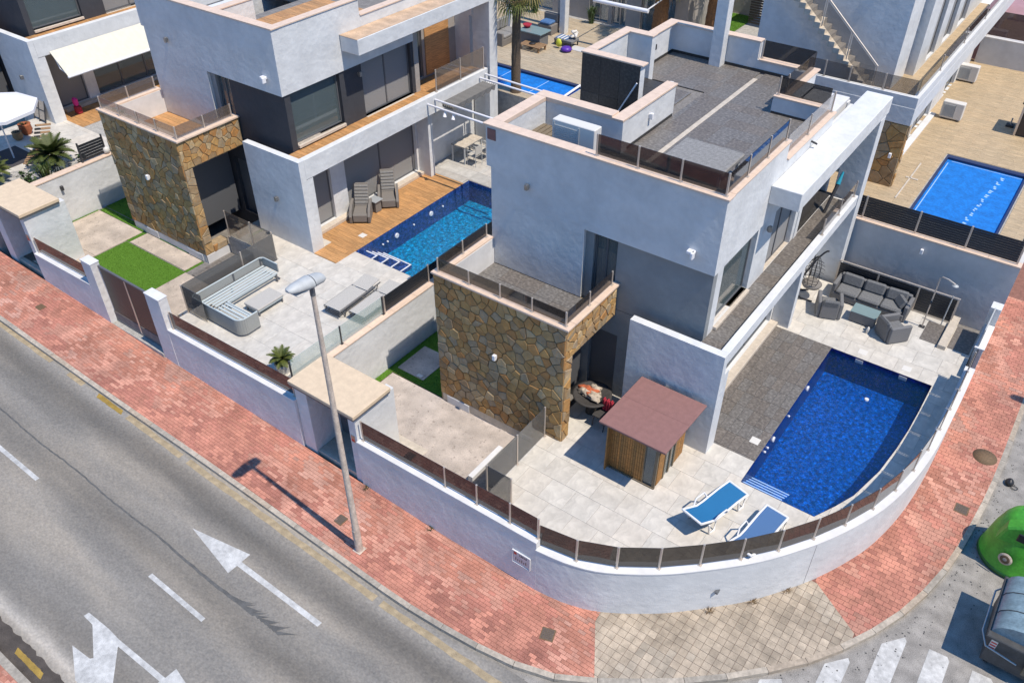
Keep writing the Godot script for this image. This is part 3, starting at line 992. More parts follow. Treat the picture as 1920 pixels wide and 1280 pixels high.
	wall(st, "x", -6.23, -5.98, -20.4, -16.951, 6.2, 7.40)
	wall(st, "x", -6.23, -5.98, -24.05, -20.401, 6.2, 6.86)
	ob("upper_side_wall", st, W, h)
	st = mb()
	holes = []
	for g in o.uf: holes.append([g[1], g[0], g[4], g[5]])
	wall(st, "x", -6.27, -6.03, -22.95, -17.001, 3.1, 5.299, holes)
	ob("upper_window_wall", st, W if main else band, h)
	for g in o.uf:
		window_x(h, -6.03, g[0], g[1], g[4], g[5], g[2], g[3], 0.14)
		box("sill", v3(-6.2, g[4] - 0.10 if g[4] > 3.25 else 3.1, g[1] + 0.0), v3(-5.93 if main else -5.95, maxf(g[4] - 0.0, 3.16), g[0]), M.sill, h, 0.008)
	# the recessed terrace at the far end of the balcony
	st = mb()
	wall(st, "x", -7.3, -7.06, -26.64, -22.95, 3.1, 6.18, [[-24.6, -23.2, 3.2, 5.4]])
	wall(st, "z", -23.19, -22.951, -7.05, -6.0, 3.1, 5.8)
	ob("recess_wall", st, W if main else M.taupe_render, h)
	window_x(h, -7.06, -23.2, -24.6, 3.2, 5.4, "glass", 1)
	if not main: box("cedar_panel", v3(-7.055, 3.2, -26.2), v3(-7.02, 5.6, -24.75), M.deck[1], h)
	tiles(h, "recess_tile", rect(-7.05, -6.04, -26.6, -23.2), 3.115, 0.6, 0.6, o.floor if not main else M.slate_dark, 0.006, 0.018)
	# small glazed railing of the recess
	rail(h, [Vector2(-5.26, -23.2), Vector2(-5.26, -26.2)], [Vector2(-5.26, -23.25), Vector2(-5.26, -24.7), Vector2(-5.26, -26.15)], 3.45, 4.0 if main else 4.3, M.glass_bronze)
	# stone-clad block at the street end, with its terrace on top
	st = mb()
	wall(st, "z", -14.55, -14.235, -13.0, -8.65, -1.0, 3.93)
	wall(st, "x", -13.0, -12.75, -16.75, -14.551, -1.0, 3.93)
	wall(st, "x", -9.0, -8.65, -16.75, -14.551, 2.9, 3.93)
	if not main: wall(st, "x", -9.0, -8.65, -15.2, -14.551, -0.6, -0.16)
	bx(st, v3(-12.74, 2.9, -16.75), v3(-9.01, 3.06, -14.56))
	ob("stone_block_wall", st, M.mortar, h)
	stones(h, v3(-13.0, -0.42, -14.235), Vector3.RIGHT, Vector3.UP, Vector3.BACK, 4.37, 4.35, 0.31)
	stones(h, v3(-8.65, -0.0 if main else -0.4, -14.22), Vector3.FORWARD, Vector3.UP, Vector3.RIGHT, 0.34, 2.92 if main else 3.3, 0.27)
	stones(h, v3(-8.65, 2.92, -14.22), Vector3.FORWARD, Vector3.UP, Vector3.RIGHT, 2.5, 1.01, 0.27)
	if not main: stones(h, v3(-8.65, -0.42, -14.57), Vector3.FORWARD, Vector3.UP, Vector3.RIGHT, 0.62, 0.26, 0.3)
	st = mb()
	bx(st, v3(-12.93, -1.0, -14.26), v3(-8.7, -0.43, -14.215))
	if not main: bx(st, v3(-8.66, -1.0, -15.25), v3(-8.62, -0.43, -14.22))
	ob("plinth", st, M.cream_stone if main else M.white_smooth, h)
	st = mb()
	for x in ([-12.75, -9.95] if main else [-12.3, -9.7]): bx(st, v3(x, -0.72, -14.21), v3(x + 0.85, -0.43, -14.18), 0.01)
	ob("meter_box", st, M.white_smooth, h)
	box("terrace_door", v3(-9.68, 0.0, -16.7), v3(-9.62, 2.85, -14.6), M.frame_grey, h)
	coping_run(h, Vector2(-13.06, -14.36), Vector2(-8.56, -14.36), 0.36, 3.93, M.coping, 0.06)
	coping_run(h, Vector2(-8.74, -14.545), Vector2(-8.74, -16.74), 0.36, 3.93, M.coping, 0.06)
	coping_run(h, Vector2(-12.9, -14.545), Vector2(-12.9, -16.64), 0.30, 3.93, M.coping, 0.06)
	tiles(h, "terrace_tile", rect(-12.74, -9.0, -16.64, -14.56), 3.09, 0.62 if main else 1.2, 0.62 if main else 0.195, o.floor, 0.007, 0.02, 0.0, Vector2(-12.74, -16.64))
	box("inner_parapet", v3(-12.749, 3.06, -16.64), v3(-12.735, 3.93, -14.56), M.white_smooth, h, 0.0)
	var ps := [Vector2(-12.9, -14.32), Vector2(-11.82, -14.32), Vector2(-10.78, -14.32), Vector2(-9.76, -14.32), Vector2(-8.72, -14.32), Vector2(-8.72, -15.42), Vector2(-8.72, -16.55), Vector2(-12.9, -15.4), Vector2(-12.9, -16.5)]
	rail(h, [Vector2(-12.9, -16.55), Vector2(-12.9, -14.32), Vector2(-8.72, -14.32), Vector2(-8.72, -16.6)], ps, 3.99, 4.42, M.glass_smoke if main else M.glass_bronze)
	# roof
	st = mb()
	st = mb()
	for r in [rect(-12.54, -6.24, -19.05, -16.96), rect(-10.15, -6.24, -24.05, -19.05), rect(-12.8, -7.55, -26.9, -24.05), rect(-12.54, -10.15, -24.05, -21.66)]: prism(st, r, 6.12, 6.36)
	ob("roof_slab", st, M.dark_grout, h)
	wall_lamp(h, v3(-11.55, 6.0, -16.65), Vector3.BACK, M.steel)
	wall_lamp(h, v3(-6.55, 1.72, -16.16), Vector3.BACK, M.steel)
	wall_lamp(h, v3(-10.85, 2.05, -14.19), Vector3.BACK, M.white_metal)
	wall_lamp(h, v3(-5.98, 5.0, -20.05), Vector3.RIGHT, M.steel)
	st = mb()
	bx(st, v3(-6.75, 5.75, -16.65), v3(-6.55, 5.85, -16.5), 0.02)
	bx(st, v3(-6.62, 5.65, -16.6), v3(-6.54, 5.85, -16.45), 0.02)
	ob("security_camera", st, M.white_metal, h)
	if main: roof_terrace(h)
	else:
		coping_run(h, Vector2(-13.0, -16.8), Vector2(-5.94, -16.8), 0.34, 7.40, M.coping)
		coping_run(h, Vector2(-6.1, -16.97), Vector2(-6.1, -20.4), 0.30, 7.40, M.coping)
		coping_run(h, Vector2(-6.1, -20.42), Vector2(-6.1, -24.0), 0.30, 6.86, M.coping)
		tiles(h, "roof_board", rect(-9.6, -6.24, -22, -16.96), 6.42, 1.2, 0.195, M.deck, 0.007, 0.02, 0.5)
		st = mb()
		bx(st, v3(-9.9, 6.36, -19.0), v3(-9.6, 7.1, -16.96), 0.01)
		ob("roof_partition", st, W, h)
		coping_run(h, Vector2(-9.75, -16.98), Vector2(-9.75, -19.0), 0.34, 7.1, M.coping)
		st = mb()
		bx(st, v3(-12.5, 7.05, -18.3), v3(-11.6, 7.5, -17.7), 0.02)
		ob("air_conditioner", st, M.white_metal, h)
		if o.has("awning"):
			st = mb()
			quad(st, v3(-5.13, 2.86, -16.9), v3(-5.13, 2.86, -22.3), v3(-4.25, 2.02, -22.3), v3(-4.25, 2.02, -16.9))
			quad(st, v3(-5.13, 2.852, -16.9), v3(-4.25, 2.012, -16.9), v3(-4.25, 2.012, -22.3), v3(-5.13, 2.852, -22.3))
			var aw := ob("awning", st, M.awning, h)
			st = mb()
			tube(st, [v3(-4.24, 2.0, -16.88), v3(-4.24, 2.0, -22.32)], 0.05, 8)
			ob("front_bar", st, M.white_metal, aw)
			for z in [-17.0, -22.2]:
				st = mb()
				tube(st, [v3(-5.14, 2.7, z), v3(-4.7, 2.25, z + 0.1), v3(-4.26, 1.98, z)], 0.02, 6)
				ob("arm", st, M.white_metal, aw)
	return h

func roof_terrace(h: Node3D):
	var W: Material = M.white
	var st := mb()
	wall(st, "x", -12.95, -12.62, -19.36, -16.951, 6.2, 7.32)
	wall(st, "z", -19.36, -19.04, -12.619, -10.12, 6.2, 7.32)
	wall(st, "x", -10.45, -10.14, -22.15, -19.361, 6.2, 7.32)
	ob("yard_wall", st, W, h)
	coping_run(h, Vector2(-13.02, -16.78), Vector2(-5.93, -16.78), 0.36, 7.40, M.coping)
	coping_run(h, Vector2(-12.79, -16.97), Vector2(-12.79, -19.0), 0.36, 7.32, M.coping, 0.12)
	coping_run(h, Vector2(-12.97, -19.2), Vector2(-10.46, -19.2), 0.38, 7.32, M.coping, 0.12)
	coping_run(h, Vector2(-10.29, -19.01), Vector2(-10.29, -22.2), 0.36, 7.325, M.coping, 0.06)
	coping_run(h, Vector2(-6.1, -16.97), Vector2(-6.1, -20.44), 0.30, 7.40, M.coping)
	coping_run(h, Vector2(-6.1, -20.46), Vector2(-6.1, -24.1), 0.32, 6.86, M.coping)
	# stair tower, slate-clad on the yard side
	st = mb()
	wall(st, "z", -21.95, -21.67, -13.1, -11.1, 2.0, 7.82)
	wall(st, "x", -13.1, -12.85, -24.3, -21.951, 2.0, 7.82)
	wall(st, "z", -24.3, -24.02, -12.849, -12.0, 6.2, 7.82)
	wall(st, "x", -12.9, -12.64, -26.64, -24.301, 6.2, 7.36)
	wall(st, "z", -27.15, -26.9, -12.9, -9.55, 6.2, 7.36)
	wall(st, "z", -27.15, -26.9, -9.549, -7.85, 6.2, 6.78)
	wall(st, "x", -7.85, -7.55, -26.899, -24.051, 6.2, 6.80)
	wall(st, "z", -24.35, -24.05, -7.84, -6.231, 6.2, 6.90)
	ob("parapet_wall", st, W, h)
	box("chimney", v3(-11.07, 6.2, -26.89), v3(-10.66, 10.2, -26.5), W, h, 0.012)
	coping_run(h, Vector2(-13.14, -21.81), Vector2(-11.02, -21.81), 0.34, 7.82, M.coping)
	coping_run(h, Vector2(-12.97, -21.99), Vector2(-12.97, -24.34), 0.32, 7.82, M.coping)
	coping_run(h, Vector2(-12.8, -24.16), Vector2(-11.97, -24.16), 0.34, 7.821, M.coping)
	coping_run(h, Vector2(-12.77, -24.34), Vector2(-12.77, -27.18), 0.34, 7.36, M.coping)
	coping_run(h, Vector2(-12.59, -27.02), Vector2(-9.52, -27.02), 0.34, 7.36, M.coping)
	coping_run(h, Vector2(-9.5, -27.02), Vector2(-7.88, -27.02), 0.34, 6.78, M.coping)
	coping_run(h, Vector2(-7.7, -27.18), Vector2(-7.7, -24.37), 0.34, 6.80, M.coping)
	coping_run(h, Vector2(-7.86, -24.2), Vector2(-6.27, -24.2), 0.34, 6.90, M.coping)
	var p := 0
	for i in 3:                                              # large slate slabs on the tower
		for j in 5:
			st = mb()
			slab(st, rect(-13.1 + i * 0.667 + 0.003, -13.1 + (i + 1) * 0.667 - 0.003, 2.0 + j * 1.164 + 0.003, 2.0 + (j + 1) * 1.164 - 0.003), v3(0, 0, -21.67), Vector3.RIGHT, Vector3.UP, Vector3.BACK, 0.02, 0.002)
			ob("slate_slab", st, M.slate_dark[(i + j * 2) % 4], h)
	st = mb()
	tube(st, [v3(-11.9, 5.9, -21.55), v3(-11.12, 7.35, -21.55)], 0.025, 6)
	ob("handrail", st, M.white_metal, h)
	tiles(h, "stairhead_tile", rect(-12.84, -11.1, -24.01, -21.96), 6.5, 0.6, 0.6, M.slate_dark, 0.006, 0.1)
	box("stair_kerb", v3(-11.2, 6.4, -24.0), v3(-11.08, 6.62, -22.5), M.white_smooth, h)
	box("plant_box", v3(-12.45, 6.5, -23.3), v3(-12.05, 6.62, -22.7), M.rust_iron, h)
	# floor, with a paler joint strip down the middle
	for r in [rect(-12.6, -6.24, -19.03, -16.96), rect(-10.13, -9.36, -26.88, -19.03), rect(-12.62, -10.13, -26.88, -24.31), rect(-12.0, -10.46, -24.02, -22.16)]:
		tiles(h, "roof_tile", r, 6.4, 0.6, 0.6, M.slate, 0.004, 0.02, 0.0, Vector2(-9.36, -16.96), 80, 0.002)
	for r in [rect(-9.2, -6.24, -24.04, -19.03), rect(-9.2, -7.86, -26.88, -24.04)]:
		tiles(h, "roof_tile", r, 6.4, 0.6, 0.6, M.slate, 0.004, 0.02, 0.0, Vector2(-9.2, -16.96), 80, 0.002)
	tiles(h, "joint_strip", rect(-9.355, -9.205, -26.3, -19.03), 6.402, 0.6, 0.6, [M.cream_stone], 0.004, 0.02)
	st = mb()                                                # dark skirting along the white walls
	for r in [rect(-10.139, -10.125, -22.1, -19.03), rect(-12.63, -11.08, -26.895, -26.88), rect(-10.65, -7.86, -26.895, -26.88), rect(-12.639, -12.625, -26.88, -24.31)]: prism(st, r, 6.38, 6.49)
	for r in [rect(-7.84, -6.24, -24.05, -24.035)]: prism(st, r, 6.38, 6.47)
	ob("skirting", st, M.slate_dark[0], h)
	box("lower_roof", v3(-7.54, 5.9, -26.88), v3(-6.35, 6.3, -24.36), M.white_smooth, h)
	var g: Material = M.glass_smoke
	rail(h, [Vector2(-9.56, -16.74), Vector2(-6.08, -16.74), Vector2(-6.08, -20.35)], [Vector2(-9.56, -16.74), Vector2(-8.40, -16.74), Vector2(-7.25, -16.74), Vector2(-6.08, -16.74), Vector2(-6.08, -17.9), Vector2(-6.08, -19.12), Vector2(-6.08, -20.3)], 7.445, 8.02, g)
	rail(h, [Vector2(-6.08, -20.5), Vector2(-6.08, -24.05)], [Vector2(-6.08, -22.15), Vector2(-6.08, -24.0)], 6.91, 7.5, M.glass_bronze)
	rail(h, [Vector2(-7.80, -24.18), Vector2(-6.2, -24.18)], [Vector2(-7.76, -24.18)], 6.95, 7.5, g)
	rail(h, [Vector2(-9.45, -27.0), Vector2(-7.7, -27.0), Vector2(-7.7, -24.5)], [Vector2(-9.45, -27.0), Vector2(-7.7, -24.7)], 6.84, 7.42, g)
	st = mb()
	bx(st, v3(-8.5, 7.0, -22.1), v3(-8.46, 7.2, -22.08))
	wall_lamp(h, v3(-10.14, 6.95, -20.6), Vector3.RIGHT, M.white_metal)
	wall_lamp(h, v3(-12.64, 7.0, -25.4), Vector3.RIGHT, M.dark_metal)
	box("house_plaque", v3(-12.9, 7.0, -16.648), v3(-12.62, 7.32, -16.63), M.shed_roof, h)
	# spotlight strip and spout seen on the canopy wall
	st = mb()
	tube(st, [v3(-5.98, 6.68, -22.3), v3(-5.80, 6.64, -22.3)], 0.03, 8)
	ob("spout", st, M.dark_metal, h)

func air_conditioner(label: String, at: Vector3, turn: float, w := 1.3, hh := 0.95) -> Node3D:
	var t := thing("air_conditioner", label, "air conditioner", Vector3.ZERO)
	var st := mb()
	bx(st, v3(-w / 2, 0.06, -0.18), v3(w / 2, hh, 0.18), 0.02)
	ob("casing", st, M.pot_white, t)
	for x in [-w / 2 + 0.12, w / 2 - 0.12]:
		st = mb()
		bx(st, v3(x - 0.04, 0, -0.2), v3(x + 0.04, 0.058, 0.2), 0.005)
		ob("foot", st, M.dark_metal, t)
	st = mb()
	for i in 16:
		var y := 0.14 + i * (hh - 0.24) / 16.0
		bx(st, v3(-w / 2 + 0.06, y, 0.182), v3(-w / 2 + 0.62 * w, y + 0.022, 0.196), 0.004)
	bx(st, v3(-w / 2 + 0.05, 0.1, 0.183), v3(-w / 2 + 0.08, hh - 0.06, 0.2), 0.004)
	bx(st, v3(-w / 2 + 0.62 * w, 0.1, 0.183), v3(-w / 2 + 0.65 * w, hh - 0.06, 0.2), 0.004)
	ob("grille", st, M.galvanised, t)
	t.position = at
	t.rotation.y = turn
	return t

# ---------------------------------------------------------------- plots, walls, pools
func zw(x: float) -> float: return -10.46 + 0.0158 * (-6.87 - x)            # the street face of the front walls

func street_wall(label: String, x0: float, x1: float, top: float, posts: Array, gtop: float, g: Material) -> Node3D:
	var t := thing("garden_wall", label, "garden wall", v3((x0 + x1) / 2, S(x0) , zw((x0 + x1) / 2) - 0.12))
	var st := mb()
	prism(st, PackedVector2Array([Vector2(x0, zw(x0)), Vector2(x1, zw(x1)), Vector2(x1, zw(x1) - 0.25), Vector2(x0, zw(x0) - 0.25)]), S(x1) - 0.5, top - 0.04)
	ob("wall", st, M.street_render, t)
	var n := maxi(1, int((x1 - x0) / 1.9))
	for i in n:
		var a := x0 + (x1 - x0) * i / n
		var b := x0 + (x1 - x0) * (i + 1) / n
		st = mb()
		slab(st, PackedVector2Array([Vector2(a, zw(a) + 0.012), Vector2(b, zw(b) + 0.012), Vector2(b, zw(b) - 0.262), Vector2(a, zw(a) - 0.262)]), v3(0, top - 0.04, 0), Vector3.RIGHT, Vector3.BACK, Vector3.UP, 0.042, 0.006)
		ob("coping", st, M.white_smooth, t)
	var pp := []
	for x in posts: pp.append(Vector2(x, zw(x) - 0.15))
	rail(t, [Vector2(x0 + 0.06, zw(x0) - 0.15), Vector2(x1 - 0.06, zw(x1) - 0.15)], pp, top, gtop, g, 0.06)
	return t

func slat_fence(t: Node3D, a: Vector2, b: Vector2, posts: Array, y0: float, y1: float, m: Material, pm: Material, pitch := 0.095):
	var d := (b - a).normalized()
	var n := Vector2(d.y, -d.x) * 0.012
	var y := y0 + 0.05
	while y + pitch * 0.8 < y1:
		for i in posts.size() - 1:
			var p := a + d * (float(posts[i]) + 0.03)
			var q := a + d * (float(posts[i + 1]) - 0.03)
			var st := mb()
			prism(st, PackedVector2Array([p + n, q + n, q - n, p - n]), y, y + pitch * 0.84)
			ob("slat", st, m, t)
		y += pitch
	for s in posts:
		var c := a + d * float(s)
		box("fence_post", v3(c.x - 0.03, y0, c.y - 0.03), v3(c.x + 0.03, y1 + 0.02, c.y + 0.03), pm, t)

func portico(label: String, o: Vector3, mirror_sign: bool):
	var t := thing("entrance_portico", label, "entrance portico", v3(-13.8, -0.8, -11.0) + o)
	var x := o.x; var y := o.y; var z := o.z
	var lo := S(-13.8 + x) - 0.5
	box("roof", v3(-15.06 + x, 1.63 + y, -11.75 + z), v3(-12.58 + x, 1.75 + y, -10.30 + z), M.portico_top, t, 0.012)
	box("roof_trim", v3(-15.04 + x, 1.56 + y, -11.73 + z), v3(-12.6 + x, 1.629 + y, -10.32 + z), M.frame_grey, t, 0.0)
	box("pillar", v3(-14.97 + x, lo, -11.6 + z), v3(-14.5 + x, 1.559 + y, -10.40 + z), M.street_render, t)
	box("side_wall", v3(-12.95 + x, lo, -11.95 + z), v3(-12.68 + x, 1.559 + y, -10.42 + z), M.white, t)
	box("step", v3(-14.499 + x, lo, -11.9 + z), v3(-12.951 + x, -0.75 + y, -10.45 + z), M.cream_stone, t)
	box("door", v3(-14.499 + x, -0.74 + y, -11.48 + z), v3(-12.951 + x, 1.55 + y, -11.42 + z), M.frame_grey, t)
	var st := mb()
	for i in 3: bx(st, v3(-14.3 + x, -0.2 + y + i * 0.5, -11.418 + z), v3(-13.15 + x, -0.17 + y + i * 0.5, -11.412 + z))
	ob("door_groove", st, M.steel, t)
	wall_lamp(t, v3(-14.5 + x, 1.1 + y, -10.95 + z), Vector3.RIGHT, M.dark_metal)
	box("intercom", v3(-12.90 + x, 0.62 + y, -10.419 + z), v3(-12.76 + x, 0.88 + y, -10.40 + z), M.steel, t)
	box("intercom_label", v3(-12.885 + x, 0.66 + y, -10.399 + z), v3(-12.775 + x, 0.73 + y, -10.396 + z), M.sign_red, t, 0.0)

func pool(label: String, p: PackedVector2Array, top: float, wy: float, depth: float, floor_m: Material, wall_m: Material) -> Node3D:
	var ctr := Vector2.ZERO
	for q in p: ctr += q
	ctr /= p.size()
	var t := thing("swimming_pool", label, "swimming pool", v3(ctr.x, top - depth, ctr.y))
	if Geometry2D.is_polygon_clockwise(p): p.reverse()
	var st := mb()
	var ix := Geometry2D.triangulate_polygon(p)
	for i in range(0, ix.size(), 3):
		var a := v3(p[ix[i]].x, top - depth, p[ix[i]].y)
		var b := v3(p[ix[i + 1]].x, top - depth, p[ix[i + 1]].y)
		var c := v3(p[ix[i + 2]].x, top - depth, p[ix[i + 2]].y)
		if (b - a).cross(c - a).y > 0: tri(st, a, c, b)
		else: tri(st, a, b, c)
	ob("pool_floor", st, floor_m, t)
	st = mb()
	var pw: PackedVector2Array = Geometry2D.offset_polygon(p, -0.008)[0]
	for i in pw.size():
		var a := pw[i]; var b := pw[(i + 1) % pw.size()]
		quad(st, v3(a.x, top - depth, a.y), v3(b.x, top - depth, b.y), v3(b.x, top - 0.005, b.y), v3(a.x, top - 0.005, a.y))
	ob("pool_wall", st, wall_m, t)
	st = mb()
	for i in range(0, ix.size(), 3):
		var a := v3(p[ix[i]].x, wy, p[ix[i]].y)
		var b := v3(p[ix[i + 1]].x, wy, p[ix[i + 1]].y)
		var c := v3(p[ix[i + 2]].x, wy, p[ix[i + 2]].y)
		if (b - a).cross(c - a).y > 0: tri(st, a, c, b)
		else: tri(st, a, b, c)
	ob("water", st, M.water, t)
	return t

func disc(t: Node3D, called: String, p: Vector3, n: Vector3, r: float, m: Material):
	var st := mb()
	tube(st, [p - n * 0.01, p + n * 0.03, p + n * 0.04], [r, r, r * 0.8], 16)
	ob(called, st, m, t)

func terraces():
	var inner := shifted(WALL_CURVE, -0.27)
	var wall_in := PackedVector2Array()
	for q in WALL_CURVE: wall_in.append(q)
	inner = shifted(WALL_CURVE, 0.27)
	if inner[0].y > WALL_CURVE[0].y: inner = shifted(WALL_CURVE, -0.27)
	var plot := PackedVector2Array(inner)
	plot.append(Vector2(-0.28, -26.25)); plot.append(Vector2(-9.17, -26.25)); plot.append(Vector2(-9.17, -10.70)); plot.append(Vector2(-6.9, -10.74))
	var water := pv([-3.95, -22.75, -0.87, -22.75, -0.87, -21.4, -0.89, -20.44, -0.95, -19.47, -1.07, -18.36, -1.35, -17.09, -1.62, -16.45, -1.94, -15.8, -3.95, -15.8])
	var parts := []
	for r in [rect(-20, -3.95, -30, 0), rect(-3.95, 2, -15.8, 0), rect(-3.95, 2, -30, -22.75)]: parts.append_array(Geometry2D.intersect_polygons(plot, r))
	for c in Geometry2D.intersect_polygons(plot, rect(-3.95, 2, -22.75, -15.8)): parts.append_array(Geometry2D.clip_polygons(c, water))
	var st := mb()
	for c in parts: prism(st, c, -1.6, -0.018)
	var ter := struct("terrace", st, M.grout)
	var light := []
	for c in parts:
		for d in Geometry2D.clip_polygons(c, rect(-5.85, -3.9, -22.77, -16.7)): light.append(d)
	var left := true
	for c in light: tiles(ter, "terrace_tile", c, 0.0, 0.75, 0.75, M.porcelain, 0.005, 0.016, 0.5, Vector2(-9.17, -10.7), 260, 0.002)
	tiles(ter, "deck_tile", rect(-5.85, -3.95, -22.77, -16.7), 0.0, 0.2714, 0.6, M.slate, 0.009, 0.016, 0.0, Vector2(-5.85, -22.77), 260, 0.002)
	for q in [[-3.07, -23.11], [-1.71, -23.1], [-4.25, -17.45], [-1.95, -14.9]]: box("skimmer_lid", v3(q[0] - 0.13, -0.012, q[1] - 0.13), v3(q[0] + 0.13, 0.006, q[1] + 0.13), M.pot_white, ter, 0.004)
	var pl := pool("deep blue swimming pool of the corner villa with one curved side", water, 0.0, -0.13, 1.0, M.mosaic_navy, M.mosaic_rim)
	for i in 4:
		st = mb()
		bx(st, v3(-3.945, -1.0, -15.81 - 0.27 * (i + 1)), v3(-2.85, -0.24 - 0.19 * i, -15.81 - 0.27 * i))
		var sp := ob("step", st, M.mosaic_navy, pl)
		box("nosing", v3(-3.94, -0.239 - 0.19 * i, -15.81 - 0.27 * (i + 1)), v3(-2.85, -0.232 - 0.19 * i, -15.81 - 0.27 * (i + 1) + 0.04), M.cover_seam, sp, 0.0)
	for z in [-20.8, -18.13]: disc(pl, "pool_light", v3(-3.935, -0.32, z), Vector3.RIGHT, 0.09, M.pool_white)
	for z in [-19.28, -17.5, -17.7]: disc(pl, "pool_inlet", v3(-3.935, -0.3, z), Vector3.RIGHT, 0.035, M.pool_white)
	disc(pl, "floor_drain", v3(-2.4, -0.995, -22.2), Vector3.UP, 0.07, M.pool_white)
	for x in [-3.04, -1.70]: box("skimmer", v3(x - 0.12, -0.2, -22.747), v3(x + 0.12, -0.06, -22.73), M.galvanised, pl)
	# the entrance yard of the corner villa, 0.7 m lower, with its stepped edge
	st = mb()
	prism(st, rect(-15.3, -9.18, -16.75, -10.55), -1.7, -0.75)
	var pat := struct("patio", st, M.dark_grout)
	st = mb()
	prism(st, pv([-15.05, -14.22, -10.2, -14.22, -10.2, -10.72, -12.0, -10.70, -12.66, -12.1, -15.05, -12.1]), -0.76, -0.72, 0.006)
	ob("stamped_concrete", st, M.stamped, pat)
	tiles(pat, "pale_tile", rect(-13.5, -11.9, -12.28, -10.75), -0.712, 0.8, 0.77, [M.cream_stone], 0.004, 0.012, 0.0, Vector2(-13.5, -12.28))
	st = mb()
	prism(st, rect(-15.29, -13.0, -16.7, -14.25), -0.75, -0.735)
	prism(st, rect(-15.29, -15.06, -14.25, -12.1), -0.75, -0.735)
	ob("soil_bed", st, M.soil, pat)
	box("concrete_slab", v3(-15.08, -0.76, -15.84), v3(-14.0, -0.705, -14.5), M.stamped, pat)
	box("drain_cover", v3(-14.32, -0.70, -14.66), v3(-14.12, -0.69, -14.53), M.pot_white, pat, 0.003)
	box("step_wall", v3(-10.21, -0.74, -13.42), v3(-10.05, -0.42, -12.0), M.white_smooth, pat)
	for i in 3: box("step", v3(-10.04 + i * 0.29, -0.74, -14.05), v3(-9.75 + i * 0.29, -0.54 + i * 0.18, -11.5), M.slate[i], pat)
	turf("artificial lawn in the shade between the boundary wall and the stone block", [rect(-15.29, -15.08, -14.23, -12.1), rect(-15.29, -15.08, -16.7, -14.25), rect(-15.08, -14.0, -14.5, -14.26), rect(-14.0, -13.02, -16.7, -14.26), rect(-15.08, -14.0, -16.7, -15.84)], -0.725, M.turf)
	var gf := thing("glass_balustrade", "smoked glass balustrade with steel posts at the corner terrace steps", "balustrade", v3(-9.13, 0, -12.8))
	rail(gf, [Vector2(-9.13, -14.12), Vector2(-9.13, -11.48), Vector2(-8.36, -11.48)], [Vector2(-9.13, -14.12), Vector2(-9.13, -12.81), Vector2(-9.13, -11.48), Vector2(-8.36, -11.48)], 0.0, 1.12, M.glass_grey)
	# plot of the neighbour to the left (0.9 m higher) and of the one beyond (1.8 m)
	st = mb()
	prism(st, rect(-20.9, -19.1, -16.0, -10.55), -1.2, 0.88)
	prism(st, rect(-19.1, -15.62, -16.95, -10.62), -1.2, 0.88)
	prism(st, rect(-21.0, -19.1, -27.2, -16.0), -1.2, 0.88)
	prism(st, rect(-19.1, -15.62, -27.2, -23.38), -1.2, 0.88)
	prism(st, rect(-16.1, -15.62, -23.38, -16.95), -1.2, 0.88)
	prism(st, rect(-23.55, -20.9, -16.6, -15.02), -1.2, 0.88)
	var tn := struct("neighbour_terrace", st, M.grout)
	for r in [rect(-20.9, -20.2, -16.9, -10.6), rect(-20.2, -19.1, -16.0, -10.6), rect(-19.1, -15.62, -16.95, -10.65), rect(-23.5, -20.9, -16.55, -15.05), rect(-16.1, -15.62, -23.1, -16.95)]:
		tiles(tn, "terrace_tile", r, 0.9, 0.9, 0.9, M.porcelain, 0.004, 0.016, 0.5, Vector2(-20.9, -17), 60, 0.002)
	tiles(tn, "deck_plank", rect(-20.95, -19.1, -23.05, -16.02), 0.9, 1.2, 0.2, M.deck, 0.005, 0.016, 0.37, Vector2(-20.95, -23.05), 290, 0.003, false)
	for r in [rect(-22.6, -19.2, -27.1, -23.06), rect(-19.2, -15.62, -27.1, -23.42)]: tiles(tn, "pale_deck_tile", r, 0.9, 1.2, 0.6, M.white_deck, 0.007, 0.016, 0.5, Vector2(-22.6, -27.1), 80, 0.003)
	box("skimmer_lid", v3(-19.75, 0.89, -18.0), v3(-19.5, 0.906, -17.75), M.pot_white, tn, 0.004)
	var p1 := rect(-19.1, -16.1, -23.38, -16.95)
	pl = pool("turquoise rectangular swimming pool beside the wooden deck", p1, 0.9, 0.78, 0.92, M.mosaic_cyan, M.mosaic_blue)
	for i in 4:
		var w := 1.35 - 0.27 * i
		st = mb()
		bx(st, v3(-19.095, 0.0, -16.96 - w), v3(-19.095 + w, 0.14 + 0.17 * i, -16.96))
		var sp := ob("step", st, M.mosaic_blue, pl)
		st = mb()
		bx(st, v3(-19.095, 0.141 + 0.17 * i, -16.96 - w), v3(-19.095 + w, 0.149 + 0.17 * i, -16.96 - w + 0.055))
		bx(st, v3(-19.095 + w - 0.055, 0.141 + 0.17 * i, -16.96 - w + 0.056), v3(-19.095 + w, 0.149 + 0.17 * i, -16.96))
		ob("nosing", st, M.pool_white, sp)
	for z in [-19.05, -21.0]: disc(pl, "pool_light", v3(-19.085, 0.5, z), Vector3.RIGHT, 0.10, M.pool_white)
	for z in [-18.3, -18.55, -20.0, -21.7]: disc(pl, "pool_inlet", v3(-19.085, 0.5, z), Vector3.RIGHT, 0.035, M.pool_white)
	st = mb()
	prism(st, rect(-30.3, -23.55, -16.6, -10.4), -1.0, 0.15)
	prism(st, rect(-23.55, -20.9, -15.02, -10.4), -1.0, 0.15)
	var pn := struct("neighbour_patio", st, M.dark_grout)
	st = mb()
	prism(st, rect(-30.2, -27.42, -13.95, -11.95), 0.14, 0.18, 0.006)
	prism(st, rect(-27.2, -23.98, -14.02, -13.26), 0.14, 0.18, 0.006)
	prism(st, rect(-28.9, -27.42, -11.94, -10.45), 0.14, 0.182, 0.006)
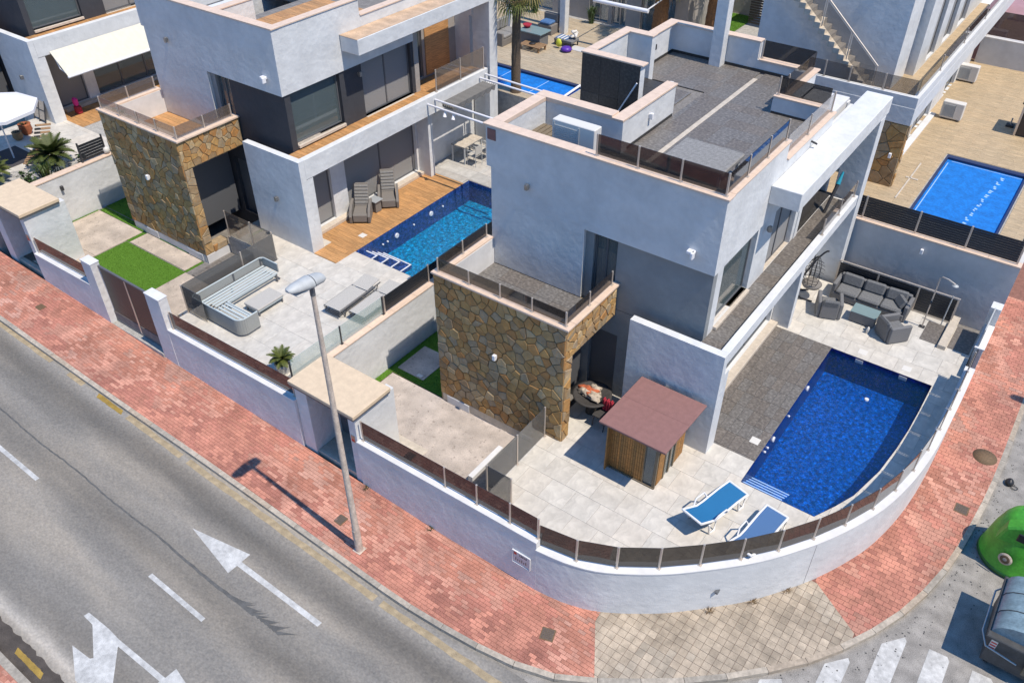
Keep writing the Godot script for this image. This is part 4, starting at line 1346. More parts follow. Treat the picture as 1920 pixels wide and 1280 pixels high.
	prism(st, rect(-23.85, -20.95, -13.2, -10.45), 0.14, 0.18, 0.006)
	ob("stamped_concrete", st, M.stamped_tan, pn)
	tiles(pn, "slate_tile", rect(-23.55, -20.93, -15.0, -13.24), 0.182, 0.6, 0.6, M.slate, 0.006, 0.02)
	for i in 3: box("step", v3(-21.8 + i * 0.3, 0.15, -12.9), v3(-21.5 + i * 0.3, 0.36 + 0.18 * i, -11.36), M.cream_stone, pn)
	turf("bright green artificial lawn square behind the sliding gate", [rect(-27.36, -23.88, -13.22, -11.7), rect(-27.40, -27.24, -14.0, -13.25), rect(-30.29, -30.22, -13.95, -11.5), rect(-27.4, -23.98, -14.2, -14.04), rect(-30.2, -27.44, -14.25, -13.98), rect(-23.96, -23.86, -14.0, -13.24), rect(-27.38, -24.0, -11.69, -10.6)], 0.17, M.turf)
	turf("strip of artificial lawn behind the neighbour's stone block", [rect(-30.28, -28.6, -16.5, -14.3)], 0.16, M.turf)
	box("step_wall", v3(-20.95, 0.15, -12.6), v3(-20.91, 0.89, -11.25), M.white_smooth, pn, 0.0)
	gf = thing("glass_balustrade", "grey glass balustrade along the neighbour's stair pit behind the lattice sofa", "balustrade", v3(-20.88, 0.9, -12.6))
	rail(gf, [Vector2(-20.88, -15.0), Vector2(-20.88, -11.28), Vector2(-19.9, -11.28)], [Vector2(-20.88, -13.6), Vector2(-20.88, -11.28)], 0.9, 1.95, M.glass_grey)
	gf = thing("glass_balustrade", "clear-grey glass balustrade with thin posts at the neighbour's entrance landing", "balustrade", v3(-22.2, 0.9, -15.03))
	rail(gf, [Vector2(-23.5, -15.03), Vector2(-21.0, -15.03)], [Vector2(-23.45, -15.03), Vector2(-22.12, -15.03), Vector2(-21.02, -15.03)], 0.9, 1.95, M.glass_bronze)
	st = mb()
	prism(st, rect(-36.5, -30.62, -27, -10.2), -1.0, 1.78)
	var t2 := struct("far_terrace", st, M.grout)
	tiles(t2, "terrace_tile", rect(-36.4, -30.62, -16.2, -10.4), 1.8, 0.9, 0.9, M.porcelain, 0.004, 0.016, 0.5, Vector2(-36, -16), 60, 0.002)
	tiles(t2, "deck_plank", rect(-36.0, -34.0, -23, -16.2), 1.8, 1.2, 0.2, M.deck, 0.006, 0.016, 0.4, Vector2(-36, -23), 120, 0.003)

func turf(label: String, rects: Array, y: float, m: Material):
	var st := mb()
	for r in rects: prism(st, r, y - 0.02, y)
	var t := ob("lawn", st, m)
	t.set_meta("kind", "stuff")
	tag(t, label, "lawn")
	var bl := mb()
	tri(bl, v3(-0.006, 0, 0), v3(0.002, 0.03, 0.006), v3(0.006, 0, 0))
	bl.generate_normals()
	var mm := MultiMesh.new()
	mm.transform_format = MultiMesh.TRANSFORM_3D
	mm.mesh = bl.commit()
	var at := []
	for r in rects:
		var sz: Vector2 = r[2] - r[0]
		for i in int(absf(sz.x * sz.y) * 1500):
			at.append(Transform3D(Basis.from_euler(v3(rng.randf_range(-0.5, 0.5), rng.randf() * TAU, 0)) * rng.randf_range(0.7, 1.3), v3(r[0].x + sz.x * rng.randf(), y, r[0].y + sz.y * rng.randf())))
	mm.instance_count = at.size()
	for i in at.size(): mm.set_instance_transform(i, at[i])
	var mi := MultiMeshInstance3D.new()
	mi.name = "grass_blades"
	mi.multimesh = mm
	mi.material_override = m
	t.add_child(mi)
	mi.set_meta("kind", "stuff")

func walls():
	mat("portico_top", lin(0.76, 0.60, 0.42), 0.85, tex.plaster, 0.8)
	# front walls along the street
	street_wall("straight street wall of the corner villa with brown glass panels above", -12.67, -6.88, 0.76, [-12.55, -9.75, -8.75, -7.75, -6.93], 1.46, M.glass_brown)
	street_wall("street wall between the sliding gate and the tan portico roof", -20.5, -14.98, 1.02, [-20.4, -15.1], 1.66, M.glass_brown)
	street_wall("short street wall left of the sliding gate with brown glass above", -27.7, -24.5, 1.12, [-27.6, -24.6], 1.72, M.glass_brown)
	# the round corner wall
	var t := thing("corner_wall", "white curved corner wall with dark glass panels on its coping", "garden wall", v3(-2.3, -1.1, -13.6))
	var inn := shifted(WALL_CURVE, 0.25)
	var sgn := 1.0
	if inn[0].y > WALL_CURVE[0].y: sgn = -1.0
	inn = shifted(WALL_CURVE, 0.25 * sgn)
	var outc := shifted(WALL_CURVE, -0.014 * sgn)
	var innc := shifted(WALL_CURVE, 0.264 * sgn)
	var n := WALL_CURVE.size() - 1
	var st := mb()
	st.set_smooth_group(3)
	for i in n:
		quad(st, v3(WALL_CURVE[i].x, -1.5, WALL_CURVE[i].y), v3(WALL_CURVE[i].x, 0.46, WALL_CURVE[i].y), v3(WALL_CURVE[i + 1].x, 0.46, WALL_CURVE[i + 1].y), v3(WALL_CURVE[i + 1].x, -1.5, WALL_CURVE[i + 1].y))
	st.set_smooth_group(4)
	for i in n:
		quad(st, v3(inn[i + 1].x, -1.5, inn[i + 1].y), v3(inn[i + 1].x, 0.46, inn[i + 1].y), v3(inn[i].x, 0.46, inn[i].y), v3(inn[i].x, -1.5, inn[i].y))
	st.set_smooth_group(-1)
	quad(st, v3(inn[0].x, -1.5, inn[0].y), v3(inn[0].x, 0.46, inn[0].y), v3(WALL_CURVE[0].x, 0.46, WALL_CURVE[0].y), v3(WALL_CURVE[0].x, -1.5, WALL_CURVE[0].y))
	quad(st, v3(WALL_CURVE[n].x, -1.5, WALL_CURVE[n].y), v3(WALL_CURVE[n].x, 0.46, WALL_CURVE[n].y), v3(inn[n].x, 0.46, inn[n].y), v3(inn[n].x, -1.5, inn[n].y))
	ob("wall", st, M.white, t)
	st = mb()
	for i in n: prism(st, PackedVector2Array([outc[i], outc[i + 1], innc[i + 1], innc[i]]), 0.462, 0.5)
	ob("coping", st, M.white_smooth, t)
	var pts := []
	var fp := shifted(WALL_CURVE, 0.16 * sgn)
	for i in range(0, n + 1, 4): pts.append(fp[i])
	rail(t, pts, pts, 0.5, 1.25, M.glass_olive, 0.05)
	st = mb()
	var s0 := WALL_CURVE[int(n * 0.44)]
	var s1 := WALL_CURVE[int(n * 0.44) + 1]
	var sd := (s1 - s0).normalized()
	var sn := Vector2(-sd.y, sd.x) * (0.002 * sgn)
	for y in 12: quad(st, v3(s0.x + sn.x, -1.1 + y * 0.13, s0.y + sn.y), v3(s0.x + sn.x, -0.97 + y * 0.13, s0.y + sn.y), v3(s0.x + sd.x * 0.012 + sn.x, -0.97 + y * 0.13, s0.y + sd.y * 0.012 + sn.y), v3(s0.x + sd.x * 0.012 + sn.x, -1.1 + y * 0.13, s0.y + sd.y * 0.012 + sn.y))
	ob("joint", st, M.frame_grey, t)
	var k := int(n * 0.29)
	var q := WALL_CURVE[k]
	box("spout", v3(q.x - 0.02, -0.42, q.y - 0.05), v3(q.x + 0.06, -0.36, q.y + 0.10), M.frame_grey, t)
	# right-hand end: side gate, pier and boundary
	t = thing("side_gate_pier", "white pier and low wall beyond the side gate opening, right of the pool", "garden wall", v3(-0.12, -1.1, -25.6))
	box("wall", v3(-0.25, -1.5, -26.2), v3(0.0, 0.45, -24.75), M.white, t)
	box("coping", v3(-0.27, 0.452, -26.18), v3(0.02, 0.49, -24.73), M.white_smooth, t)
	box("pier", v3(-0.32, -1.5, -26.62), v3(0.0, 1.1, -26.21), M.white, t)
	box("boundary_wall", v3(-0.25, -1.5, -34.0), v3(0.0, 1.5, -27.25), M.rear_wall, t)
	box("gate_leaf", v3(-0.16, -0.9, -24.72), v3(-0.12, 0.45, -23.65), M.slat_black, t)
	box("screen", v3(-0.2, 0.49, -26.18), v3(-0.16, 1.15, -24.8), M.galvanised, t)
	# boundary between the corner villa and its neighbour
	t = thing("boundary_wall", "long white boundary wall between the corner villa and its neighbour", "boundary wall", v3(-15.45, -0.7, -17.0))
	box("wall", v3(-15.6, -1.5, -27.2), v3(-15.31, 1.17, -10.74), M.white, t, 0.0)
	coping_run(t, Vector2(-15.455, -10.74), Vector2(-15.455, -27.2), 0.33, 1.172, M.coping, 0.05)
	rail(t, [Vector2(-15.50, -10.76), Vector2(-15.50, -14.55)], [Vector2(-15.50, -10.8), Vector2(-15.50, -12.75), Vector2(-15.50, -14.55)], 1.222, 1.87, M.glass_frost, 0.03, M.dark_metal)
	slat_fence(t, Vector2(-15.50, -14.62), Vector2(-15.50, -26.9), [0.0, 2.1, 4.2, 6.3, 8.4, 10.5, 12.2], 1.222, 1.87, M.slat_black, M.post_metal)
	wall_lamp(t, v3(-15.31, 0.75, -12.3), Vector3.RIGHT, M.dark_metal)
	t = thing("boundary_wall", "white boundary wall beside the far left planted terrace", "boundary wall", v3(-30.45, 0.2, -15.0))
	box("wall", v3(-30.6, -1.0, -22.2), v3(-30.31, 2.02, -10.6), M.white, t, 0.0)
	coping_run(t, Vector2(-30.455, -10.6), Vector2(-30.455, -22.2), 0.33, 2.022, M.coping, 0.05)
	wall_lamp(t, v3(-30.31, 1.6, -12.9), Vector3.RIGHT, M.dark_metal)
	slat_fence(t, Vector2(-30.5, -14.1), Vector2(-30.5, -15.1), [0.0, 1.0], 2.072, 2.85, M.slat_black, M.dark_metal, 0.11)
	portico("entrance portico with a tan flat roof between the two front walls", Vector3.ZERO, false)
	portico("entrance portico with a tan roof at the left edge of the street", v3(-15.03, 0.9, 0.2), true)
	# sliding gate between two white pillars
	for g in [[-24.5, -23.95, "white gate pillar left of the dark sliding gate", 2.1], [-21.2, -20.5, "white gate pillar right of the dark sliding gate", 2.15]]:
		t = thing("gate_pillar", g[2], "gate pillar", v3((g[0] + g[1]) / 2, S(g[0]), zw(g[0]) - 0.15))
		box("pillar", v3(g[0], S(g[0]) - 0.4, zw(g[0]) - 0.3), v3(g[1], g[3] - 0.04, zw(g[0])), M.street_render, t, 0.006)
		box("cap", v3(g[0] - 0.015, g[3] - 0.039, zw(g[0]) - 0.315), v3(g[1] + 0.015, g[3], zw(g[0]) + 0.015), M.white_smooth, t)
	t = thing("sliding_gate", "dark slatted sliding gate with a pale middle post", "gate", v3(-22.55, S(-22.5), -10.42))
	var y := S(-22.5) + 0.06
	while y < 1.88:
		for s in [[-23.9, -22.6], [-22.52, -21.24]]: box("slat", v3(s[0], y, -10.44), v3(s[1], y + 0.085, -10.41), M.slat_brown, t, 0.004)
		y += 0.092
	box("middle_post", v3(-22.59, S(-22.5) + 0.02, -10.45), v3(-22.53, 1.92, -10.39), M.post_metal, t)
	box("top_rail", v3(-23.94, 1.89, -10.46), v3(-21.21, 1.96, -10.39), M.frame_grey, t)
	box("bottom_rail", v3(-23.94, S(-23.9) - 0.0, -10.46), v3(-21.21, S(-23.9) + 0.06, -10.39), M.frame_grey, t)
	box("runner", v3(-24.0, S(-24) - 0.2, -10.75), v3(-21.2, S(-24) - 0.02, -10.2), M.grout, t)
	# retaining wall behind the pool terrace, with slatted fences on it and below it
	t = thing("rear_retaining_wall", "tall grey retaining wall with black slatted fence on top, behind the garden sofas", "retaining wall", v3(-2.5, -1.2, -27.2))
	box("wall", v3(-5.9, -1.6, -27.5), v3(-0.0, 2.12, -27.22), M.rear_wall, t, 0.0)
	coping_run(t, Vector2(-5.9, -27.36), Vector2(0.0, -27.36), 0.33, 2.122, M.coping, 0.05)
	slat_fence(t, Vector2(-5.4, -27.36), Vector2(0.1, -27.36), [0.0, 0.35, 2.1, 3.68, 5.25], 2.172, 2.98, M.slat_black, M.post_metal, 0.085)
	wall_lamp(t, v3(-2.88, 1.72, -27.22), Vector3.BACK, M.white_metal)
	t = thing("slatted_fence", "low dark slatted fence with pale posts right behind the rattan sofa", "fence", v3(-3.2, 0, -26.28))
	slat_fence(t, Vector2(-5.12, -26.3), Vector2(-1.2, -26.3), [0.0, 1.33, 2.66, 3.88], 0.0, 0.93, M.slat_black, M.post_metal)
	box("cap", v3(-5.14, 0.95, -26.33), v3(-1.2, 0.98, -26.27), M.post_metal, t)
	box("end_ledge", v3(-1.25, -0.9, -26.6), v3(-1.0, 0.14, -24.7), M.cream_stone, t)
	st = mb()
	prism(st, rect(-5.1, -0.26, -27.21, -26.26), -1.6, -0.5)
	struct("rear_gully", st, M.dark_grout)

# ---------------------------------------------------------------- furniture and garden things
func cushion(st: SurfaceTool, a: Vector3, b: Vector3, e := 0.05, t := Transform3D.IDENTITY): bx(st, a, b, e, t)

func armchair(label: String) -> Node3D:                                  # faces +z, base at its middle
	var t := thing("rattan_armchair", label, "armchair", Vector3.ZERO, "")
	var st := mb()
	bx(st, v3(-0.28, 0.04, -0.26), v3(0.28, 0.28, 0.36), 0.02)
	ob("seat_base", st, M.rattan, t)
	for s in [-1, 1]:
		st = mb()
		bx(st, v3(s * 0.28, 0.02, -0.36), v3(s * 0.40, 0.62, 0.38), 0.025)
		ob("armrest", st, M.rattan, t)
	st = mb()
	bx(st, v3(-0.279, 0.02, -0.40), v3(0.279, 0.66, -0.27), 0.025)
	ob("backrest", st, M.rattan, t)
	st = mb(); cushion(st, v3(-0.27, 0.285, -0.22), v3(0.27, 0.41, 0.37)); ob("seat_cushion", st, M.cushion, t)
	st = mb(); cushion(st, v3(-0.26, 0.40, -0.06), v3(0.26, 0.72, 0.06), 0.05, Transform3D(Basis.from_euler(v3(-0.22, 0, 0)), v3(0, 0.06, -0.24))); ob("back_cushion", st, M.cushion, t)
	return t

func blue_lounger(label: String, m: Material) -> Node3D:                  # head at +z
	var t := thing("sun_lounger", label, "sun lounger", Vector3.ZERO, "")
	var prof := [[-0.95, 0.36], [-0.5, 0.38], [0.1, 0.34], [0.35, 0.36], [0.92, 0.66]]
	var st := mb()
	st.set_smooth_group(2)
	for i in prof.size() - 1:
		var a: Array = prof[i]; var b: Array = prof[i + 1]
		quad(st, v3(-0.27, a[1], a[0]), v3(0.27, a[1], a[0]), v3(0.27, b[1], b[0]), v3(-0.27, b[1], b[0]))
		quad(st, v3(-0.27, a[1] - 0.012, a[0]), v3(-0.27, b[1] - 0.012, b[0]), v3(0.27, b[1] - 0.012, b[0]), v3(0.27, a[1] - 0.012, a[0]))
	ob("sling", st, m, t)
	for s in [-1, 1]:
		var pts := []
		for q in prof: pts.append(v3(s * 0.30, q[1] - 0.01, q[0]))
		st = mb(); tube(st, pts, 0.032, 8); ob("side_rail", st, M.plastic_white, t)
		for z in [-0.72, 0.42]:
			st = mb(); tube(st, [v3(s * 0.31, 0.34, z - 0.12), v3(s * 0.33, 0.02, z - 0.08), v3(s * 0.33, 0.02, z + 0.12), v3(s * 0.31, 0.34, z + 0.14)], 0.026, 6); ob("leg", st, M.plastic_white, t)
		st = mb(); tube(st, [v3(s * 0.34, 0.36, -0.1), v3(s * 0.36, 0.56, 0.02), v3(s * 0.36, 0.56, 0.32), v3(s * 0.33, 0.40, 0.42)], 0.024, 6); ob("armrest", st, M.plastic_white, t)
	for q in [prof[0], prof[4]]:
		st = mb(); tube(st, [v3(-0.3, q[1] - 0.01, q[0]), v3(0.3, q[1] - 0.01, q[0])], 0.032, 8); ob("cross_bar", st, M.plastic_white, t)
	return t

func grey_lounger(label: String) -> Node3D:                               # head at -z
	var t := thing("sun_lounger", label, "sun lounger", Vector3.ZERO, "")
	for q in [[-0.98, -0.34, 0.40, 0.33], [-0.30, 0.96, 0.33, 0.33]]:
		var st := mb()
		slab(st, PackedVector2Array([Vector2(-0.31, 0), Vector2(0.31, 0), Vector2(0.31, 1), Vector2(-0.31, 1)]), v3(0, q[2], q[0]), Vector3.RIGHT, v3(0, q[3] - q[2], q[1] - q[0]), Vector3.UP, 0.02, 0.0, true)
		ob("sling", st, M.sling, t)
	for s in [-1, 1]:
		var st := mb(); bx(st, v3(s * 0.315, 0.285, -0.98), v3(s * 0.345, 0.335, 0.98), 0.006); ob("side_rail", st, M.rattan, t)
		for z in [-0.7, 0.78]:
			st = mb(); tube(st, [v3(s * 0.33, 0.3, z - 0.14), v3(s * 0.33, 0.01, z), v3(s * 0.33, 0.3, z + 0.14)], 0.018, 6); ob("leg", st, M.dark_metal, t)
	for i in 3:
		var st := mb(); bx(st, v3(-0.31, 0.25 - i * 0.07, 0.965), v3(0.31, 0.29 - i * 0.07, 0.985), 0.005); ob("foot_slat", st, M.dark_metal, t)
	var st := mb(); bx(st, v3(-0.31, 0.30, -0.33), v3(0.31, 0.325, -0.305), 0.004); ob("hinge_bar", st, M.dark_metal, t)
	return t

func frond(st: SurfaceTool, base: Vector3, yaw: float, up: float, L: float, droop: float, w: float, n := 9):
	# one pinnate frond: a curved rib with pairs of narrow leaflets
	var p := base
	var d := v3(cos(yaw) * cos(up), sin(up), sin(yaw) * cos(up))
	var side := v3(-sin(yaw), 0, cos(yaw))
	for i in n:
		var q := p + d * (L / n)
		var k := float(i) / n
		quad(st, p - side * 0.008, q - side * 0.006, q + side * 0.006, p + side * 0.008)
		if i > 0:
			var l := w * 1.5 * sin(PI * (0.12 + 0.85 * k))
			for s in [-1.0, 1.0]:
				var tip: Vector3 = p + side * s * l + d * l * 0.55 + Vector3.UP * l * 0.18
				tri(st, p - d * (L / n) * 0.1, p + d * (L / n) * 0.7, tip)
				tri(st, p + d * (L / n) * 0.4, p + d * (L / n) * 1.15, tip + d * (L / n) * 0.5)
		d = (d + Vector3.DOWN * droop / n).normalized()
		p = q

func cycad(parent_label: String, cat: String, called: String, at: Vector3, r: float, n: int, m: Material, pot: Material, pr: float, ph: float) -> Node3D:
	var t := thing(called, parent_label, cat, at)
	var st := mb()
	base_of[t.get_instance_id()] = Vector3.ZERO
	if pot:
		lathe(st, [[pr * 0.7, 0.0], [pr, ph * 0.8], [pr * 1.06, ph], [pr * 0.92, ph], [pr * 0.9, ph - 0.05]], Vector3.ZERO, 20)
		ob("pot", st, pot, t)
		st = mb()
		lathe(st, [[pr * 0.9, ph - 0.05], [0.0, ph - 0.04]], Vector3.ZERO, 16)
		ob("soil", st, M.soil, t)
	st = mb()
	lathe(st, [[r * 0.14, ph * 0.9], [r * 0.15, ph + r * 0.2], [r * 0.07, ph + r * 0.32]], Vector3.ZERO, 10)
	ob("stem", st, M.bark, t)
	st = mb()
	for i in n:
		var lvl := float(i) / n
		frond(st, v3(0, ph + r * 0.28, 0), TAU * i * 0.382 + rng.randf() * 0.3, 0.25 + lvl * 0.95, r * rng.randf_range(0.85, 1.08), 1.25 - lvl * 0.5, r * 0.17)
	ob("fronds", st, m, t)
	return t

func bush(label: String, at: Vector3, r: float, h: float, m: Material, blades: bool) -> Node3D:
	var t := thing("garden_shrub", label, "shrub", at)
	base_of[t.get_instance_id()] = Vector3.ZERO
	var st := mb()
	for i in (int(150 * r / 0.4) if not blades else 70):
		if blades:
			var a := rng.randf() * TAU
			var o := v3(cos(a), 0, sin(a)) * r * rng.randf_range(0.0, 0.5)
			var lean := v3(cos(a), 0, sin(a)) * r * rng.randf_range(0.3, 1.0)
			var s := v3(-sin(a), 0, cos(a)) * 0.018
			var mid := o + lean * 0.4 + Vector3.UP * h * rng.randf_range(0.6, 0.9)
			var tip := o + lean + Vector3.UP * h * rng.randf_range(0.5, 1.0)
			quad(st, o - s, mid - s, mid + s, o + s)
			tri(st, mid - s, tip, mid + s)
		else:
			var p := v3(rng.randf_range(-1, 1), rng.randf_range(0.1, 1), rng.randf_range(-1, 1))
			if Vector2(p.x, p.z).length() > 1: continue
			p = v3(p.x * r, p.y * h, p.z * r) * rng.randf_range(0.7, 1.0)
			var b := Basis.from_euler(v3(rng.randf_range(-0.9, 0.9), rng.randf() * TAU, rng.randf_range(-0.9, 0.9))) * 0.06
			tri(st, p - b.x, p + b.z * 1.2, p + b.x)
			tri(st, p - b.x, p + b.x, p - b.z * 1.2)
	ob("foliage", st, m, t)
	st = mb()
	for i in 5:
		var a := TAU * i / 5
		tube(st, [Vector3.ZERO, v3(cos(a) * r * 0.5, h * 0.7, sin(a) * r * 0.5)], [0.018, 0.006], 5)
	ob("stem", st, M.bark, t)
	return t

func fan_palm(label: String, at: Vector3, h: float, tr: float, crown: float, trunk_m: Material, n := 46) -> Node3D:
	var t := thing("fan_palm", label, "palm tree", at)
	base_of[t.get_instance_id()] = Vector3.ZERO
	var st := mb()
	var pts := []
	var rr := []
	for i in 15:
		var k := i / 14.0
		pts.append(v3(0.05 * sin(k * 2.0), h * k, 0.04 * sin(k * 3.0)))
		rr.append(tr * (1.25 - 0.35 * k + (0.10 if i % 2 else 0.0) + (0.35 if i == 0 else 0.0) + (0.25 if i > 12 else 0.0)))
	tube(st, pts, rr, 14)
	ob("trunk", st, trunk_m, t)
	var kinds := {"leaf_palm": mb(), "leaf_yellow": mb(), "leaf_dead": mb()}
	for i in n:
		var k := float(i) / n
		var yaw := TAU * i * 0.382 + rng.randf() * 0.4
		var up := lerpf(-1.1, 1.2, k) + rng.randf_range(-0.15, 0.15)
		var nm := "leaf_dead" if k < 0.2 else ("leaf_yellow" if rng.randf() < 0.3 else "leaf_palm")
		st = kinds[nm]
		var L := crown * rng.randf_range(0.45, 0.6) * (0.7 if k < 0.2 else 1.0)
		var d := v3(cos(yaw) * cos(up), sin(up), sin(yaw) * cos(up))
		var side := v3(-sin(yaw), 0, cos(yaw))
		var nrm := side.cross(d)
		var p0 := v3(0.05, h, 0.02)
		var hub := p0 + d * L
		quad(st, p0 - side * 0.02, hub - side * 0.012, hub + side * 0.012, p0 + side * 0.02)
		for f in 22:                                                     # the pleated fan, split into drooping fingers
			var a := lerpf(-1.9, 1.9, f / 21.0)
			var b := a + 0.13
			var l := L * (0.9 - 0.25 * absf(a) / 1.9) * rng.randf_range(0.9, 1.05)
			var u := (d * cos(a) + side * sin(a)).normalized()
			var v := (d * cos(b) + side * sin(b)).normalized()
			var mid := hub + (u + v).normalized() * l * 0.6 + nrm * 0.03 * (1 if f % 2 else -1)
			var tip := hub + (u + v).normalized() * l + Vector3.DOWN * l * (0.35 + 0.3 * rng.randf())
			tri(st, hub, mid + (u - v) * 0.28 * l, mid + (v - u) * 0.28 * l)
			tri(st, mid + (u - v) * 0.28 * l, tip, mid + (v - u) * 0.28 * l)
	for nm in kinds: ob("crown", kinds[nm], M[nm], t)
	return t

func corner_villa_things():
	air_conditioner("white air conditioner unit in the roof yard of the corner villa", v3(-10.85, 6.42, -17.85), 0.0, 1.32, 1.15)
	var t := thing("covered_daybed", "flat grey covered daybed behind the dark roof railing", "daybed", v3(-7.75, 6.4, -18.7))
	var st := mb()
	bx(st, v3(-8.62, 6.86, -19.9), v3(-6.92, 7.0, -18.55), 0.03)
	ob("cover", st, M.mesh_cover, t)
	for x in [-8.5, -7.04]:
		for z in [-19.8, -18.65]: box("leg", v3(x - 0.04, 6.4, z - 0.04), v3(x + 0.04, 6.86, z + 0.04), M.galvanised, t)
	t = thing("garden_crate", "small dark wooden crate in the corner of the roof yard", "crate", v3(-12.2, 6.4, -18.3))
	for i in 4: box("slat", v3(-12.5 + i * 0.16, 6.4, -18.75), v3(-12.37 + i * 0.16, 6.78, -18.0), M.weathered_wood, t)
	box("side", v3(-12.52, 6.4, -17.98), v3(-11.86, 6.75, -17.94), M.shed_roof, t)
	# sauna-like shed
	t = thing("garden_shed", "small cedar-slatted shed with a rusty brown felt roof on the pale terrace", "shed", v3(-6.3, 0, -14.9))
	st = mb()
	slab(st, pv([-7.28, -13.80, -5.36, -13.78, -5.30, -15.95, -7.24, -15.97]), v3(0, 1.86, 0), Vector3.RIGHT, Vector3.BACK, Vector3.UP, 0.06, 0.012, true)
	ob("roof", st, M.shed_roof, t)
	st = mb()
	bx(st, v3(-6.33, 1.921, -15.95), v3(-6.32, 1.924, -13.80)); bx(st, v3(-7.25, 1.921, -15.0), v3(-6.335, 1.924, -14.99)); bx(st, v3(-6.315, 1.921, -15.0), v3(-5.34, 1.924, -14.99))
	ob("roof_seam", st, M.shed_roof, t)
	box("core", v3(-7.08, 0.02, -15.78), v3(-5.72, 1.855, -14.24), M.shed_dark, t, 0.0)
	var x := -7.12
	while x < -6.08:
		box("slat", v3(x, 0.04, -14.238), v3(x + 0.058, 1.85, -14.205), M.cedar[rng.randi() % 5], t, 0.006)
		x += 0.066
	box("glass_pane", v3(-6.05, 0.06, -14.235), v3(-5.78, 1.84, -14.22), M.glass_window, t, 0.0)
	for q in [[-6.075, 0.025], [-5.775, 0.09]]: box("corner_post", v3(q[0], 0.0, -14.239), v3(q[0] + q[1], 1.853, -14.19), M.weathered_wood, t)
	var z := -14.30
	while z > -15.80:
		if z > -14.62 or z < -15.25: box("slat", v3(-5.719, 0.04, z - 0.058), v3(-5.69, 1.85, z), M.cedar[rng.randi() % 5], t, 0.006)
		z -= 0.066
	box("shed_door", v3(-5.719, 0.05, -15.24), v3(-5.70, 1.84, -14.66), M.glass_window, t, 0.0)
	for zz in [-14.66, -15.22, -14.95]: box("door_stile", v3(-5.718, 0.03, zz - 0.03), v3(-5.67, 1.85, zz + 0.03), M.weathered_wood, t)
	box("base_board", v3(-7.14, 0.0, -14.20), v3(-5.70, 0.05, -14.17), M.weathered_wood, t)
	for zz in [-14.3, -14.95, -15.7]: box("slat", v3(-7.12, 0.04, zz - 0.3), v3(-7.085, 1.85, zz + 0.3), M.cedar[1], t)
	# fire bowl with clutter
	t = thing("fire_bowl", "round dark fire bowl table heaped with orange and cream cloths", "fire bowl", v3(-8.6, 0, -15.75))
	st = mb()
	lathe(st, [[0.16, 0.0], [0.13, 0.42], [0.34, 0.58], [0.56, 0.66], [0.57, 0.70], [0.50, 0.70], [0.38, 0.63], [0.0, 0.60]], v3(-8.6, 0, -15.75), 28)
	ob("bowl", st, M.rust_iron, t)
	t = thing("cloth_heap", "crumpled orange and cream cloths piled on the fire bowl", "cloth", v3(-8.65, 0.68, -15.75))
	for q in [[-8.72, -15.78, 0.24, "cloth_orange", 0.0], [-8.50, -15.66, 0.20, "cloth_cream", 0.8], [-8.62, -15.95, 0.17, "cloth_cream", 2.0], [-8.80, -15.68, 0.14, "cloth_cream", 1.1]]:
		st = mb()
		st.set_smooth_group(1)
		var P := []
		for j in 7:
			var row := []
			for i in 10:
				var a: float = TAU * i / 10 + float(q[4])
				var rad: float = q[2] * sin(PI * 0.5 * (j + 0.01) / 6.0) * (1.0 + 0.35 * sin(a * 3 + j)) * rng.randf_range(0.85, 1.15)
				row.append(v3(q[0] + cos(a) * rad * 1.3, 0.67 + (0.16 - 0.16 * pow(j / 6.0, 2.0)) * rng.randf_range(0.7, 1.2), q[1] + sin(a) * rad * 0.8))
			P.append(row)
		for j in 6:
			for i in 10: quad(st, P[j][i], P[j][(i + 1) % 10], P[j + 1][(i + 1) % 10], P[j + 1][i])
		st.set_smooth_group(-1)
		ob("cloth", st, M[q[3]], t)
	t = thing("folding_chair", "small dark chair with a crimson cloth hung over it beside the fire bowl", "chair", v3(-8.05, 0, -15.5))
	for q in [[-8.28, -15.3], [-7.88, -15.22], [-8.24, -15.68], [-7.84, -15.6]]:
		st = mb(); tube(st, [v3(q[0], 0, q[1]), v3(q[0] + 0.03, 0.45 if q[1] > -15.5 else 0.85, q[1] - 0.02)], 0.016, 6); ob("leg", st, M.dark_metal, t)
	box("seat", v3(-8.28, 0.43, -15.66), v3(-7.84, 0.46, -15.24), M.rust_iron, t)
	box("backrest", v3(-8.22, 0.62, -15.70), v3(-7.82, 0.86, -15.66), M.dark_metal, t)
	st = mb()
	for i in 8: bx(st, v3(-8.15 + i * 0.04, 0.47 + 0.03 * (i % 2), -15.68 + 0.02 * (i % 3)), v3(-8.10 + i * 0.04, 0.9 - 0.03 * (i % 3), -15.56 + 0.02 * (i % 2)), 0.02)
	ob("cloth", st, M.cloth_red, t)
	# blue sun loungers
	var a := blue_lounger("bright blue sun lounger with white frame, nearer to the shed", M.sling_blue)
	a.position = v3(-4.06, 0, -14.32); a.rotation.y = -0.25
	a.set_meta("group", "blue sun loungers by the pool")
	a = blue_lounger("faded blue sun lounger with white frame, partly behind the dark curved fence", M.sling_faded)
	a.position = v3(-2.82, 0, -14.15); a.rotation.y = -0.12
	a.set_meta("group", "blue sun loungers by the pool")
	# rattan lounge
	a = armchair("grey rattan armchair left of the coffee table, beside the hanging chair")
	a.position = v3(-4.72, 0, -24.48); a.rotation.y = PI + 0.35
	a.set_meta("group", "grey rattan armchairs")
	var b := copy(a, v3(-2.62, 0, -24.45), PI - 0.72, "grey rattan armchair right of the coffee table, nearest to the shower")
	t = thing("rattan_sofa", "long grey rattan corner sofa with grey cushions against the dark fence", "sofa", v3(-3.7, 0, -25.75))
	box("frame", v3(-4.9, 0.03, -26.1), v3(-2.55, 0.27, -25.35), M.rattan, t, 0.02)
